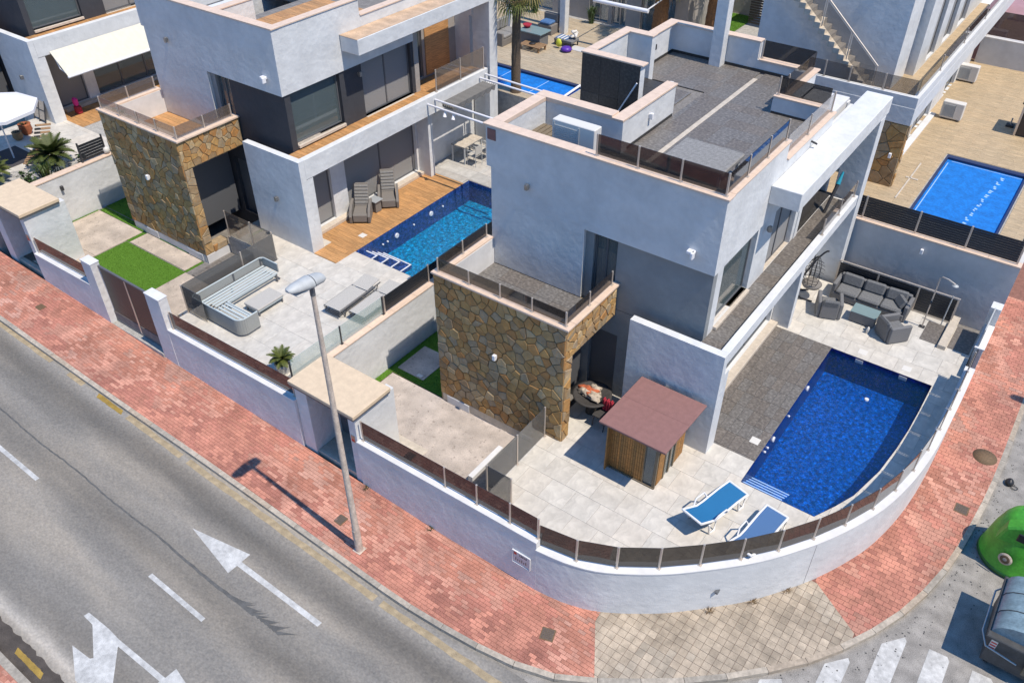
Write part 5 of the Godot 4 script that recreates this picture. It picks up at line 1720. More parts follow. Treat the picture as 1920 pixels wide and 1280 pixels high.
	box("backrest", v3(-4.9, 0.271, -26.16), v3(-2.55, 0.68, -26.03), M.rattan, t, 0.03)
	for q in [[-4.98, -4.85], [-2.60, -2.47]]: box("armrest", v3(q[0], 0.02, -26.15), v3(q[1], 0.60, -25.38), M.rattan, t, 0.025)
	for i in 3:
		st = mb(); cushion(st, v3(-4.83 + i * 0.74, 0.275, -26.0), v3(-4.11 + i * 0.74, 0.41, -25.33)); ob("seat_cushion", st, M.cushion, t)
		st = mb(); cushion(st, v3(-0.34, -0.2, -0.07), v3(0.34, 0.2, 0.07), 0.06, Transform3D(Basis.from_euler(v3(-0.25, 0.03 * i, 0)), v3(-4.47 + i * 0.74, 0.60, -25.94))); ob("back_cushion", st, M.cushion, t)
	st = mb(); cushion(st, v3(-0.25, -0.17, -0.06), v3(0.25, 0.17, 0.06), 0.055, Transform3D(Basis.from_euler(v3(-0.5, -0.9, 0)), v3(-2.80, 0.55, -25.72))); ob("throw_cushion", st, M.cushion, t)
	t = thing("coffee_table", "low rattan coffee table with a glass top between the armchairs", "coffee table", v3(-3.6, 0, -24.72))
	box("base", v3(-4.0, 0.03, -24.98), v3(-3.2, 0.39, -24.46), M.rattan, t, 0.015)
	box("glass_top", v3(-4.02, 0.392, -25.0), v3(-3.18, 0.412, -24.44), M.table_glass, t, 0.004)
	t = thing("drinks_can", "small white bottle standing on the floor beside the coffee table", "bottle", v3(-3.28, 0, -24.15))
	st = mb(); lathe(st, [[0.0, 0.0], [0.045, 0.0], [0.045, 0.2], [0.02, 0.25], [0.0, 0.26]], v3(-3.28, 0, -24.15), 14); ob("bottle", st, M.pot_white, t)
	# hanging egg chair
	t = thing("hanging_chair", "dark wicker egg chair hanging from a curved stand under the balcony", "hanging chair", v3(-5.75, 0, -25.0))
	st = mb()
	tube(st, [v3(-6.15, 0.03, -25.0), v3(-5.75, 0.03, -24.72)], 0.03, 8)
	tube(st, [v3(-6.15, 0.03, -25.0), v3(-5.7, 0.03, -25.35)], 0.03, 8)
	tube(st, [v3(-5.75, 0.03, -24.72), v3(-5.35, 0.03, -24.75)], 0.03, 8)
	var arc := []
	for i in 13: arc.append(v3(-6.12 + 0.62 * (1 - cos(i * PI / 15)) * 0.75, 1.0 - cos(i * PI / 12) * 0.97, -25.0 + 0.05 * i / 12.0))
	tube(st, arc, 0.03, 8)
	ob("stand", st, M.dark_metal, t)
	for k in 14:                                                           # basket ribs
		st = mb()
		var ang := TAU * k / 14
		var pts := []
		for i in 9:
			var f := i / 8.0
			var rad := 0.40 * sin(PI * (0.1 + 0.88 * f))
			pts.append(v3(-5.55 + cos(ang) * rad, 0.42 + 1.25 * f, -24.95 + sin(ang) * rad * 0.9))
		tube(st, pts, 0.011, 5)
		if k % 14 in [12, 13, 0, 1]: continue
		ob("basket_rib", st, M.dark_metal, t)
	st = mb()
	for i in 7:
		var f := i / 8.0
		var rad := 0.40 * sin(PI * (0.1 + 0.88 * f)) + 0.004
		var pts := []
		for k in 19: pts.append(v3(-5.55 + cos(0.9 + (TAU - 1.8) * k / 18) * rad, 0.42 + 1.25 * f, -24.95 + sin(0.9 + (TAU - 1.8) * k / 18) * rad * 0.9))
		tube(st, pts, 0.009, 5)
	ob("basket_weave", st, M.dark_metal, t)
	st = mb(); lathe(st, [[0.0, 0.46], [0.30, 0.50], [0.34, 0.58], [0.28, 0.64], [0.0, 0.62]], v3(-5.55, 0, -24.95), 18); ob("seat_cushion", st, M.rattan_brown, t)
	# shower and mat
	t = thing("garden_shower", "slim steel garden shower pole with an overhead rose", "shower", v3(-1.93, 0, -25.55))
	st = mb()
	tube(st, [v3(-1.93, 0.0, -25.55), v3(-1.93, 1.92, -25.55), v3(-1.88, 2.0, -25.53), v3(-1.70, 2.0, -25.50), v3(-1.45, 1.93, -25.45)], 0.022, 8)
	ob("pole", st, M.post_metal, t)
	st = mb(); lathe(st, [[0.0, 1.86], [0.10, 1.87], [0.10, 1.89], [0.02, 1.93]], v3(-1.45, 0, -25.45), 16); ob("rose", st, M.galvanised, t)
	box("tap", v3(-1.96, 0.95, -25.53), v3(-1.90, 1.05, -25.46), M.dark_metal, t)
	box("foot", v3(-2.02, 0.0, -25.63), v3(-1.84, 0.025, -25.47), M.dark_metal, t)
	t = thing("steel_pole", "second thin steel pole standing beside the dark fence end", "pole", v3(-1.45, 0, -26.0))
	st = mb(); tube(st, [v3(-1.45, 0, -26.0), v3(-1.42, 1.15, -26.05)], 0.02, 8); ob("pole", st, M.galvanised, t)
	t = thing("shower_tray", "square slate shower tray laid on the pale terrace", "shower tray", v3(-1.6, 0, -25.4))
	box("tray", v3(-1.82, 0.002, -26.0), v3(-1.28, 0.02, -24.85), M.slate[2], t, 0.004)
	t = thing("slate_path", "dark slate path slab between the ledge and the side gate", "path slab", v3(-0.65, 0, -26))
	box("slab", v3(-0.98, 0.002, -26.24), v3(-0.33, 0.012, -24.9), M.slate[0], t, 0.003)
	t = thing("pool_noodle", "turquoise and black furled parasol leaning in the balcony recess", "parasol", v3(-5.75, 3.1, -25.1))
	st = mb(); tube(st, [v3(-5.80, 3.1, -25.0), v3(-5.70, 4.05, -25.5)], [0.05, 0.06], 8); ob("sleeve", st, M.dark_metal, t)
	st = mb(); tube(st, [v3(-5.70, 4.05, -25.5), v3(-5.67, 4.42, -25.66)], [0.075, 0.03], 8); ob("tip", st, M.dark_turq, t)
	t.name = "furled_parasol"
	t = thing("storage_bench", "grey topped storage bench at the shaded end of the balcony", "bench", v3(-6.5, 3.1, -24.6))
	box("top", v3(-6.9, 3.72, -25.3), v3(-6.2, 3.78, -24.1), M.slate[4], t)
	box("body", v3(-6.88, 3.12, -25.28), v3(-6.22, 3.719, -24.12), M.rust_iron, t)
	box("ashtray", v3(-6.6, 3.781, -25.1), v3(-6.35, 3.82, -24.9), M.pot_white, t)

func recliner(label: String) -> Node3D:                                   # faces +z
	var t := thing("rattan_recliner", label, "recliner", Vector3.ZERO)
	var st := mb()
	bx(st, v3(-0.27, 0.05, -0.3), v3(0.27, 0.36, 0.42), 0.03); ob("seat", st, M.rattan_brown, t)
	var tr := Transform3D(Basis.from_euler(v3(-0.48, 0, 0)), v3(0, 0.34, -0.28))
	st = mb(); bx(st, v3(-0.27, 0.0, -0.05), v3(0.27, 0.86, 0.02), 0.02, tr); ob("backrest", st, M.rattan_brown, t)
	for i in 6:
		st = mb(); bx(st, v3(-0.25, 0.10 + i * 0.12, 0.021), v3(0.25, 0.18 + i * 0.12, 0.045), 0.01, tr); ob("back_slat", st, M.cushion_light, t)
	for s in [-1, 1]:
		st = mb()
		slab(st, PackedVector2Array([Vector2(-0.42, 0.03), Vector2(0.42, 0.03), Vector2(0.46, 0.3), Vector2(0.30, 0.50), Vector2(0.05, 0.58), Vector2(-0.42, 0.60)]), v3(s * 0.335 - 0.045, 0, 0), v3(0, 0, 1), Vector3.UP, Vector3.RIGHT, 0.09, 0.015, true)
		ob("armrest", st, M.rattan_brown, t)
	return t

func dining_chair(label: String) -> Node3D:
	var t := thing("garden_chair", label, "chair", Vector3.ZERO, "grey garden chairs at the dining table")
	box("seat", v3(-0.22, 0.43, -0.22), v3(0.22, 0.46, 0.22), M.sling, t)
	box("backrest", v3(-0.22, 0.5, -0.24), v3(0.22, 0.88, -0.22), M.sling, t)
	for q in [[-0.21, -0.22, 0.9], [0.21, -0.22, 0.9], [-0.21, 0.21, 0.64], [0.21, 0.21, 0.64]]:
		var st := mb(); tube(st, [v3(q[0], 0, q[1]), v3(q[0], q[2], q[1])], 0.015, 6); ob("leg", st, M.galvanised, t)
	for s in [-0.22, 0.22]: box("armrest", v3(s - 0.02, 0.64, -0.22), v3(s + 0.02, 0.66, 0.23), M.galvanised, t)
	return t

func left_villa_things():
	var t := recliner("brown rattan recliner on the wooden deck, nearer to the street")
	t.position = v3(-20.50, 0.9, -18.75); t.rotation.y = 0.65
	t.set_meta("group", "rattan recliners on the wooden deck")
	copy(t, v3(-20.42, 0.9, -20.15), 1.15, "brown rattan recliner on the wooden deck, farther from the street").rotation.y = 0.75
	t = thing("side_table", "little square side table between the two recliners", "side table", v3(-20.45, 0.9, -19.45))
	box("top", v3(-20.66, 1.36, -19.66), v3(-20.22, 1.40, -19.24), M.shutter_light, t)
	box("base", v3(-20.6, 0.92, -19.6), v3(-20.28, 1.359, -19.3), M.rattan_brown, t)
	# dining set under the folded awning
	t = thing("dining_table", "long pale garden dining table in the shade of the neighbour's porch", "table", v3(-20.35, 0.9, -24.9))
	box("top", v3(-20.72, 1.62, -25.5), v3(-20.0, 1.66, -24.28), M.cushion_light, t)
	for i in 5: box("board", v3(-20.72, 1.661, -25.5 + i * 0.244), v3(-20.0, 1.672, -25.265 + i * 0.244), M.cream_stone, t, 0.003)
	for q in [[-20.67, -25.44], [-20.05, -25.44], [-20.67, -24.33], [-20.05, -24.33]]: box("leg", v3(q[0] - 0.03, 0.9, q[1] - 0.03), v3(q[0] + 0.03, 1.619, q[1] + 0.03), M.galvanised, t)
	t = dining_chair("grey garden chair at the near end of the dining table side")
	t.position = v3(-19.75, 0.9, -24.6); t.rotation.y = -PI / 2
	copy(t, v3(-19.72, 0.9, -25.25), -PI / 2, "grey garden chair at the far end of the dining table side")
	# pergola rods and the gathered awning
	t = thing("pergola_awning", "slim white pergola rods with a gathered scalloped awning at the balcony edge", "pergola", v3(-18.5, 3.9, -24))
	for q in [[-22.42, 4.12], [-22.85, 4.16], [-25.6, 4.12], [-25.95, 4.16]]:
		var st := mb(); tube(st, [v3(-20.16, q[1], q[0]), v3(-15.65, q[1] - 0.08, q[0])], 0.04, 8); ob("rod", st, M.canvas, t)
	for z in [-22.6, -25.8]:
		var st := mb(); tube(st, [v3(-15.7, 1.3, z), v3(-15.7, 4.1, z)], 0.045, 8); ob("post", st, M.white_metal, t)
	for k in 6:
		var st := mb()
		var n := 26
		for i in n:
			var z0 := -22.9 - 2.6 * i / n
			var z1 := -22.9 - 2.6 * (i + 1) / n
			var d0 := 0.16 + 0.09 * absf(sin(i * PI / 4.0))
			var d1 := 0.16 + 0.09 * absf(sin((i + 1) * PI / 4.0))
			var x := -19.9 + k * 0.10
			quad(st, v3(x, 4.1, z0), v3(x, 4.1, z1), v3(x + 0.05, 4.1 - d1, z1), v3(x + 0.05, 4.1 - d0, z0))
			quad(st, v3(x + 0.10, 4.1, z1), v3(x + 0.10, 4.1, z0), v3(x + 0.05, 4.1 - d0, z0), v3(x + 0.05, 4.1 - d1, z1))
		ob("fabric_fold", st, M.cushion_light, t)
	box("white_post", v3(-20.0, 0.9, -25.95), v3(-19.75, 3.9, -25.7), M.white, t)
	t = thing("spotlights", "pair of small white spotlights clamped to a pergola rod", "spotlight", v3(-19.2, 3.9, -22.6))
	for q in [-19.35, -18.95]:
		var st := mb(); tube(st, [v3(q, 4.02, -22.45), v3(q + 0.05, 3.86, -22.35)], [0.05, 0.075], 10); ob("spotlight_head", st, M.white_metal, t)
	# lattice sofa
	t = thing("lattice_sofa", "grey L-shaped slatted metal sofa frame with mesh back, without cushions", "sofa", v3(-19.9, 0.9, -12.6))
	var st := mb()
	for q in [[rect(-20.70, -20.66, -14.2, -11.45), 1.52], [rect(-20.66, -19.9, -14.24, -14.2), 1.52]]: prism(st, q[0], 1.22, q[1])
	ob("back_mesh", st, M.mesh_grey, t)
	st = mb()
	var curve := []
	for i in 7: curve.append(Vector2(-18.68 + 0.26 * sin(i * PI / 12), -11.66 + 0.26 * cos(i * PI / 12)))
	var outer := [Vector2(-20.66, -11.40), Vector2(-18.7, -11.40)]
	for q in curve: outer.append(q)
	outer.append(Vector2(-18.42, -12.1))
	for i in outer.size() - 1:
		var a: Vector2 = outer[i]; var b: Vector2 = outer[i + 1]
		if a.distance_to(b) < 0.002: continue
		var nn := Vector2(-(b - a).y, (b - a).x).normalized() * 0.02
		prism(st, PackedVector2Array([a, b, b + nn, a + nn]), 0.98, 1.52)
	ob("end_mesh", st, M.mesh_grey, t)
	st = mb()
	var top := [v3(-19.9, 1.53, -14.22), v3(-20.55, 1.53, -14.22), v3(-20.66, 1.53, -14.1), v3(-20.68, 1.53, -11.45), v3(-20.6, 1.53, -11.40), v3(-18.7, 1.53, -11.40)]
	for q in curve: top.append(v3(q.x, 1.53, q.y))
	top.append(v3(-18.42, 1.53, -12.1))
	tube(st, top, 0.022, 6)
	ob("top_rail", st, M.slat_sage, t)
	st = mb()
	var low := []
	for q in top: low.append(v3(q.x, 0.96, q.z))
	tube(st, low, 0.025, 6)
	ob("bottom_rail", st, M.frame_grey, t)
	for i in 5: box("seat_slat", v3(-20.60 + i * 0.135, 1.22, -14.16), v3(-20.52 + i * 0.135, 1.25, -11.72 if i > 2 else -11.6), M.slat_sage, t, 0.006)
	for i in 5: box("seat_slat", v3(-19.92 + (0.0 if i > 3 else 0.02), 1.222, -12.06 + i * 0.13), v3(-18.60, 1.252, -11.98 + i * 0.13), M.slat_sage, t, 0.006)
	box("front_beam", v3(-19.93, 1.16, -14.16), v3(-19.88, 1.25, -12.1), M.slat_sage, t)
	box("front_beam", v3(-19.88, 1.16, -12.13), v3(-18.45, 1.25, -12.08), M.slat_sage, t)
	for q in [[-19.9, -14.1], [-19.9, -12.15], [-18.5, -12.1], [-20.6, -12.8]]: box("leg", v3(q[0] - 0.03, 0.9, q[1] - 0.03), v3(q[0] + 0.03, 1.2, q[1] + 0.03), M.frame_grey, t)
	for z in [-13.0, -14.12]: box("back_strut", v3(-20.655, 1.25, z - 0.03), v3(-20.63, 1.52, z + 0.03), M.frame_grey, t)
	t = thing("ottoman", "low grey ottoman bench standing in front of the lattice sofa", "ottoman", v3(-19.17, 0.9, -12.95))
	box("cushion", v3(-19.52, 1.12, -13.48), v3(-18.84, 1.2, -12.42), M.sling, t, 0.02)
	box("frame", v3(-19.5, 1.06, -13.46), v3(-18.86, 1.119, -12.44), M.slat_sage, t)
	for q in [[-19.46, -13.42], [-18.9, -13.42], [-19.46, -12.48], [-18.9, -12.48]]: box("leg", v3(q[0] - 0.025, 0.9, q[1] - 0.025), v3(q[0] + 0.025, 1.059, q[1] + 0.025), M.frame_grey, t)
	t = grey_lounger("pale grey sling sun lounger next to the street lamp head, farther from the pool")
	t.position = v3(-17.05, 0.9, -14.78); t.rotation.y = 0.05
	t.set_meta("group", "grey sun loungers by the neighbour's pool")
	copy(t, v3(-16.18, 0.9, -15.0), 0.05, "pale grey sling sun lounger right beside the slatted boundary fence")
	cycad("small cycad in a white pot on the terrace behind the portico roof", "potted plant", "potted_cycad", v3(-16.25, 0.9, -11.1), 0.42, 24, M.leaf_palm, M.pot_white, 0.23, 0.36)

func far_left_things():
	cycad("bushy cycad palm growing beside the wooden lounger on the far left terrace", "palm tree", "cycad_palm", v3(-31.55, 1.8, -13.55), 0.92, 40, M.leaf_cycad, null, 0.3, 0.25)
	cycad("cycad palm cut by the left edge of the picture", "palm tree", "cycad_palm", v3(-32.2, 1.8, -11.55), 0.7, 26, M.leaf_palm, null, 0.3, 0.2)
	bush("leafy round shrub near the left edge above the tan portico roof", v3(-31.05, 1.8, -12.15), 0.34, 0.62, M.leaf_bush, false)
	bush("clump of long green blades between the shrub and the blue-grey agave", v3(-30.95, 1.8, -12.8), 0.42, 0.7, M.leaf_light, true)
	bush("blue-grey agave beside the boundary wall", v3(-31.0, 1.8, -13.35), 0.34, 0.42, M.leaf_grey, true)
	bush("young leafy plant against the dark slatted screen", v3(-30.85, 1.8, -14.25), 0.2, 0.5, M.leaf_bush, false)
	var st := mb()
	prism(st, pv([-33.6, -10.6, -30.65, -10.6, -30.65, -14.5, -31.4, -14.5, -31.9, -13.2, -32.6, -12.2, -33.6, -11.7]), 1.79, 1.83)
	var g := ob("gravel_bed", st, M.gravel)
	g.set_meta("kind", "stuff"); tag(g, "pale gravel planting bed beside the boundary wall", "gravel")
	var t := thing("stone_planter_ring", "ring of pale stones round the cycad palm", "planter ring", v3(-31.55, 1.83, -13.5))
	for i in 9:
		var a := TAU * i / 9
		st = mb(); lathe(st, [[0.11, 0.0], [0.13, 0.07], [0.08, 0.14], [0.0, 0.15]], v3(-31.5 + cos(a) * 0.5, 1.83, -13.4 + sin(a) * 0.42), 8); ob("stone", st, M.pot_white, t)
	t = thing("wooden_lounger", "wooden steamer lounger on the pale far left terrace", "sun lounger", v3(-33, 1.8, -13.9))
	for i in 15:
		var k := i / 14.0
		st = mb()
		var z := -14.75 + 1.75 * k
		var y := 2.06 + (0.38 * (1.0 - k / 0.35) if k < 0.35 else 0.0)
		bx(st, v3(-0.3, -0.012, -0.05), v3(0.3, 0.012, 0.05), 0.004, Transform3D(Basis.from_euler(v3(0.5 if k < 0.35 else 0.0, 0.85, 0)), v3(-34.05 + 1.95 * k, y, z + 0.05)))
		ob("slat", st, M.teak, t)
	for s in [[-33.75, -14.7], [-34.15, -14.3], [-32.2, -13.3], [-32.55, -12.95]]: box("leg", v3(s[0] - 0.03, 1.8, s[1] - 0.03), v3(s[0] + 0.03, 2.05, s[1] + 0.03), M.teak, t)
	t = thing("parasol", "white garden parasol at the left edge of the picture", "parasol", v3(-33.6, 1.8, -13.0))
	st = mb()
	st.set_smooth_group(-1)
	for i in 8:
		var a := TAU * i / 8 + 0.25
		var b := TAU * (i + 1) / 8 + 0.25
		var A := v3(-33.6 + cos(a) * 1.55, 3.85, -13.0 + sin(a) * 1.55)
		var B := v3(-33.6 + cos(b) * 1.55, 3.85, -13.0 + sin(b) * 1.55)
		tri(st, v3(-33.6, 4.45, -13.0), B, A)
		quad(st, A, B, B - v3(0, 0.12, 0), A - v3(0, 0.12, 0))
	ob("canopy", st, M.canvas, t)
	st = mb(); tube(st, [v3(-33.6, 1.8, -13.0), v3(-33.6, 4.5, -13.0)], 0.03, 8); ob("pole", st, M.white_metal, t)
	for i in 8:
		var a := TAU * i / 8 + 0.25
		st = mb(); tube(st, [v3(-33.6, 4.38, -13.0), v3(-33.6 + cos(a) * 1.5, 3.83, -13.0 + sin(a) * 1.5)], 0.012, 5); ob("rib", st, M.white_metal, t)
	t = thing("outdoor_rug", "dark outdoor rug on the far left terrace", "rug", v3(-33.3, 1.8, -12.7))
	box("rug", v3(-34.6, 1.802, -13.6), v3(-32.9, 1.812, -11.2), M.rug, t, 0.002)
	for q in [["terracotta_pot", "round terracotta pot with a plant beside the parasol", -35.25, -14.5, 0.26, M.terracotta, M.leaf_bush], ["clay_pot", "small tan clay pot with a succulent in front of the terracotta pot", -35.0, -14.0, 0.2, M.clay_tan, M.leaf_grey]]:
		t = thing(q[0], q[1], "plant pot", v3(q[2], 1.8, q[3]))
		st = mb(); lathe(st, [[q[4] * 0.6, 0.0], [q[4], q[4] * 0.7], [q[4] * 0.9, q[4] * 1.5], [q[4], q[4] * 1.7], [q[4] * 0.8, q[4] * 1.7], [0.0, q[4] * 1.5]], v3(q[2], 1.8, q[3]), 18); ob("pot", st, q[5], t)
		st = mb()
		for i in 26:
			var a := rng.randf() * TAU
			var p := v3(q[2], 1.8 + q[4] * 1.5, q[3])
			var tip: Vector3 = p + v3(cos(a), rng.randf_range(0.6, 1.4), sin(a)) * float(q[4])
			tri(st, p - v3(0.02, 0, 0.01), tip, p + v3(0.02, 0, 0.01))
		ob("plant", st, q[6], t)
	t = thing("white_side_table", "small white folding table half on the dark rug", "side table", v3(-32.7, 1.8, -13.45))
	box("top", v3(-33.0, 2.3, -13.62), v3(-32.55, 2.33, -13.3), M.pot_white, t)
	for q in [[-32.95, -13.58], [-32.6, -13.34]]:
		st = mb(); tube(st, [v3(q[0], 1.8, q[1]), v3(-32.78, 2.3, -13.46)], 0.014, 6); ob("leg", st, M.dark_metal, t)
	for q in [[-36.2, -15.75, "first folded beach chair leaning on the white wall, behind the parasol"], [-35.75, -15.72, "second folded beach chair leaning on the white wall, next to the frame pier"]]:
		t = thing("folded_chair", q[2], "folding chair", v3(q[0], 1.8, q[1]))
		var tr := Transform3D(Basis.from_euler(v3(-0.28, 0, 0)), v3(q[0], 1.8, q[1] + 0.25))
		st = mb(); bx(st, v3(-0.2, 0.12, -0.01), v3(0.2, 1.0, 0.01), 0.004, tr); ob("cloth", st, M.cloth_cream, t)
		for s in [-0.22, 0.22]:
			st = mb(); bx(st, v3(s - 0.025, 0, -0.025), v3(s + 0.025, 1.1, 0.025), 0.006, tr); ob("side_bar", st, M.dark_metal, t)
		st = mb(); bx(st, v3(-0.2, 0.5, -0.02), v3(0.2, 0.54, 0.02), 0.004, tr); ob("cross_bar", st, M.dark_metal, t)
	t = thing("wheeled_bag", "pink and red bag stack beside the far left deck", "bag", v3(-35.3, 1.8, -16.85))
	box("bag", v3(-35.5, 1.8, -17.05), v3(-35.2, 2.15, -16.8), M.cloth_red, t, 0.05)
	box("upper_bag", v3(-35.48, 2.151, -17.0), v3(-35.24, 2.5, -16.82), M.cloth_pink, t, 0.05)
	t = thing("bicycle_pump_bottle", "pair of round white floats beside the slatted screen", "float", v3(-30.8, 1.8, -15.2))
	for z in [-15.12, -15.4]:
		st = mb(); lathe(st, [[0.0, 0.0], [0.1, 0.04], [0.13, 0.14], [0.1, 0.24], [0.0, 0.28]], v3(-30.45, 2.07, z), 14); ob("float", st, M.pot_white, t)
	t.name = "white_floats"

# ---------------------------------------------------------------- houses behind
func rear_right():
	var st := mb()
	prism(st, rect(-9.5, -0.3, -62, -34.45), -1.6, 1.98)
	prism(st, rect(-9.5, -3.95, -34.45, -27.52), -1.6, 1.98)
	prism(st, rect(-1.05, -0.3, -34.45, -27.52), -1.6, 1.98)
	prism(st, rect(-3.95, -1.05, -28.9, -27.52), -1.6, 1.98)
	var ter := struct("rear_terrace", st, M.grout)
	for r in [rect(-9.4, -0.3, -50, -34.5), rect(-9.4, -4.0, -34.5, -27.55), rect(-1.0, -0.3, -34.5, -27.55)]: tiles(ter, "beige_tile", r, 2.0, 1.2, 0.2, M.beige_tile, 0.004, 0.016, 0.37, Vector2(-9.4, -50), 90, 0.002)
	var t := thing("covered_pool", "rear swimming pool under a bright blue bubble cover, beyond the retaining wall", "swimming pool", v3(-2.5, 1, -31.7))
	for q in [[rect(-3.95, -3.87, -34.45, -28.9)], [rect(-1.13, -1.05, -34.45, -28.9)], [rect(-3.87, -1.13, -34.45, -34.2)], [rect(-3.87, -1.13, -28.98, -28.9)]]:
		st = mb(); prism(st, q[0], 0.9, 1.996); ob("pool_rim", st, M.navy_edge, t)
	st = mb(); prism(st, rect(-3.869, -1.131, -34.199, -28.981), 1.8, 1.90); ob("cover", st, M.cover_blue, t)
	for q in [rect(-3.80, -3.77, -33.9, -29.2), rect(-3.7, -1.2, -34.12, -34.09)]:
		st = mb(); prism(st, q, 1.9, 1.907); ob("welt", st, M.cover_seam, t)
	for i in 34:                                                           # wrinkled reflecting crease along the middle
		var z := -33.8 + i * 0.14
		st = mb()
		var x := -1.85 - 0.012 * i + rng.randf_range(-0.05, 0.05)
		slab(st, pv([x, z, x + 0.05 + rng.randf() * 0.1, z + 0.05, x + 0.06, z + 0.12, x - 0.02, z + 0.09]), v3(0, 1.9, 0), Vector3.RIGHT, Vector3.BACK, Vector3.UP, 0.008, 0.003)
		if i % 3 != 2: ob("crease", st, M.cover_seam, t)
	# house with the outside stair
	var h := thing("rear_villa", "white villa behind with an outdoor staircase and a long balcony", "house", v3(-8, 2, -36))
	box("balcony_slab", v3(-9.2, 4.38, -52), v3(-4.95, 5.0, -30.4), M.white, h, 0.01)
	box("slab_front", v3(-9.2, 5.001, -30.6), v3(-4.951, 5.38, -30.41), M.white, h, 0.006)
	box("slab_side", v3(-5.15, 5.001, -52), v3(-4.952, 5.38, -30.601), M.white, h, 0.006)
	tiles(h, "balcony_tile", rect(-9.1, -5.16, -44, -30.61), 5.02, 1.2, 0.2, M.beige_tile, 0.004, 0.016, 0.37, Vector2(-9.1, -44), 60, 0.002)
	rail(h, [Vector2(-9.0, -30.5), Vector2(-5.08, -30.5)], [Vector2(-8.3, -30.5), Vector2(-7.4, -30.5), Vector2(-6.2, -30.5)], 5.38, 5.95, M.glass_bronze)
	rail(h, [Vector2(-5.05, -30.6), Vector2(-5.05, -44)], [Vector2(-5.05, -33.5), Vector2(-5.05, -37.0), Vector2(-5.05, -40.5)], 5.38, 5.95, M.glass_smoke)
	st = mb()
	wall(st, "z", -31.8, -31.5, -11.35, -6.17, 1.0, 11.0)
	wall(st, "x", -6.42, -6.17, -33.2, -31.801, 5.0, 11.0)
	wall(st, "z", -33.65, -33.4, -6.6, -5.88, 5.0, 11.0)
	wall(st, "x", -6.13, -5.88, -45, -33.651, 5.0, 11.0, [[-36.1, -34.9, 5.1, 9.6], [-38.6, -37.2, 5.1, 9.6], [-41, -39.6, 5.1, 9.6]])
	wall(st, "x", -5.9, -5.62, -45, -30.75, 1.0, 4.379, [[-34.2, -31.2, 2.1, 3.6], [-37.8, -35.0, 2.0, 4.2], [-42.0, -40.0, 2.0, 4.2]])
	wall(st, "z", -30.95, -30.72, -9.2, -5.9, 1.0, 4.379)
	ob("house_wall", st, M.white, h)
	for q in [[-34.9, -36.1], [-37.2, -38.6], [-39.6, -41.0]]: window_x(h, -5.88, q[0], q[1], 5.1, 9.6, "shutter", 2)
	window_x(h, -5.62, -31.2, -34.2, 2.1, 3.6, "shutter", 2)
	window_x(h, -5.62, -35.0, -37.8, 2.0, 4.2, "shutter", 2)
	window_x(h, -5.62, -40.0, -42.0, 2.0, 4.2, "glass", 2)
	box("window_ledge", v3(-5.6, 1.98, -38), v3(-5.35, 2.06, -31.0), M.white_smooth, h)
	box("stone_wall", v3(-5.85, 1.2, -30.7), v3(-4.99, 4.37, -30.46), M.mortar, h)
	stones(h, v3(-5.85, 1.25, -30.458), Vector3.RIGHT, Vector3.UP, Vector3.BACK, 0.86, 3.1, 0.36)
	stones(h, v3(-4.99, 1.25, -30.46), Vector3.FORWARD, Vector3.UP, Vector3.RIGHT, 0.24, 3.1, 0.3)
	wall_lamp(h, v3(-5.3, 3.2, -30.42), Vector3.BACK, M.white_metal)
	# staircase up the front wall: folded slab of treads and risers
	for i in 20:
		var x := -6.75 - i * 0.215
		var y := 5.04 + i * 0.185
		box("step", v3(x - 0.235, y, -31.48), v3(x, y + 0.185, -30.72), M.cream_stone, h, 0.004)
	box("foot", v3(-6.76, 5.021, -31.48), v3(-6.45, 5.08, -30.72), M.cream_stone, h)
	st = mb()
	var pts := [v3(-6.6, 6.05, -30.70), v3(-11.0, 9.85, -30.70)]
	tube(st, pts, 0.03, 8)
	ob("handrail", st, M.post_metal, h)
	for i in 4:
		var a := -6.62 - i * 1.1
		var yy := 5.1 + i * 0.947
		st = mb(); tube(st, [v3(a, yy, -30.7), v3(a, yy + 0.95, -30.7)], 0.02, 6); ob("railing_post", st, M.post_metal, h)
		st = mb()
		slab(st, PackedVector2Array([Vector2(a - 0.05, yy + 0.12), Vector2(a - 0.05, yy + 0.93), Vector2(a - 1.05, yy + 0.93 + 0.861), Vector2(a - 1.05, yy + 0.12 + 0.861)]), v3(0, 0, -30.705), Vector3.RIGHT, Vector3.UP, Vector3.BACK, 0.01)
		ob("glass_panel", st, M.glass_grey, h)
	box("wall_light", v3(-7.65, 8.1, -31.499), v3(-7.3, 8.2, -31.47), M.black_metal, h)
	box("plinth", v3(-6.3, 5.02, -31.49), v3(-6.18, 5.12, -31.44), M.coping, h)
	for q in [[v3(-4.75, 2.0, -37.9), "white air conditioner on the rear terrace, nearer to the blue pool cover"], [v3(-5.25, 2.0, -42.6), "white air conditioner on the rear terrace, farther back under the balcony"]]:
		var ac := air_conditioner(q[1], q[0], 0.0, 0.85, 0.75)
		ac.set_meta("group", "air conditioners on the rear terrace")
	t = thing("garden_wall_far", "grey rear wall with dark fence across the back of the beige terrace", "garden wall", v3(-3, 2, -45.3))
	t.name = "terrace_end_wall"
	box("wall", v3(-5.5, 1.0, -45.6), v3(3.0, 3.2, -45.35), M.rear_wall, t, 0.0)
	box("coping", v3(-5.5, 3.202, -45.63), v3(3.0, 3.25, -45.32), M.white_smooth, t)
	rail(t, [Vector2(-5.4, -45.5), Vector2(3.0, -45.5)], [Vector2(-5.4, -45.5), Vector2(-3.7, -45.5), Vector2(-1.9, -45.5), Vector2(0.0, -45.5)], 3.25, 4.4, M.glass_smoke)
	st = mb(); prism(st, rect(-6, 30, -80, -45.7), 1.0, 3.0); struct("pink_court", st, M.pink_court)
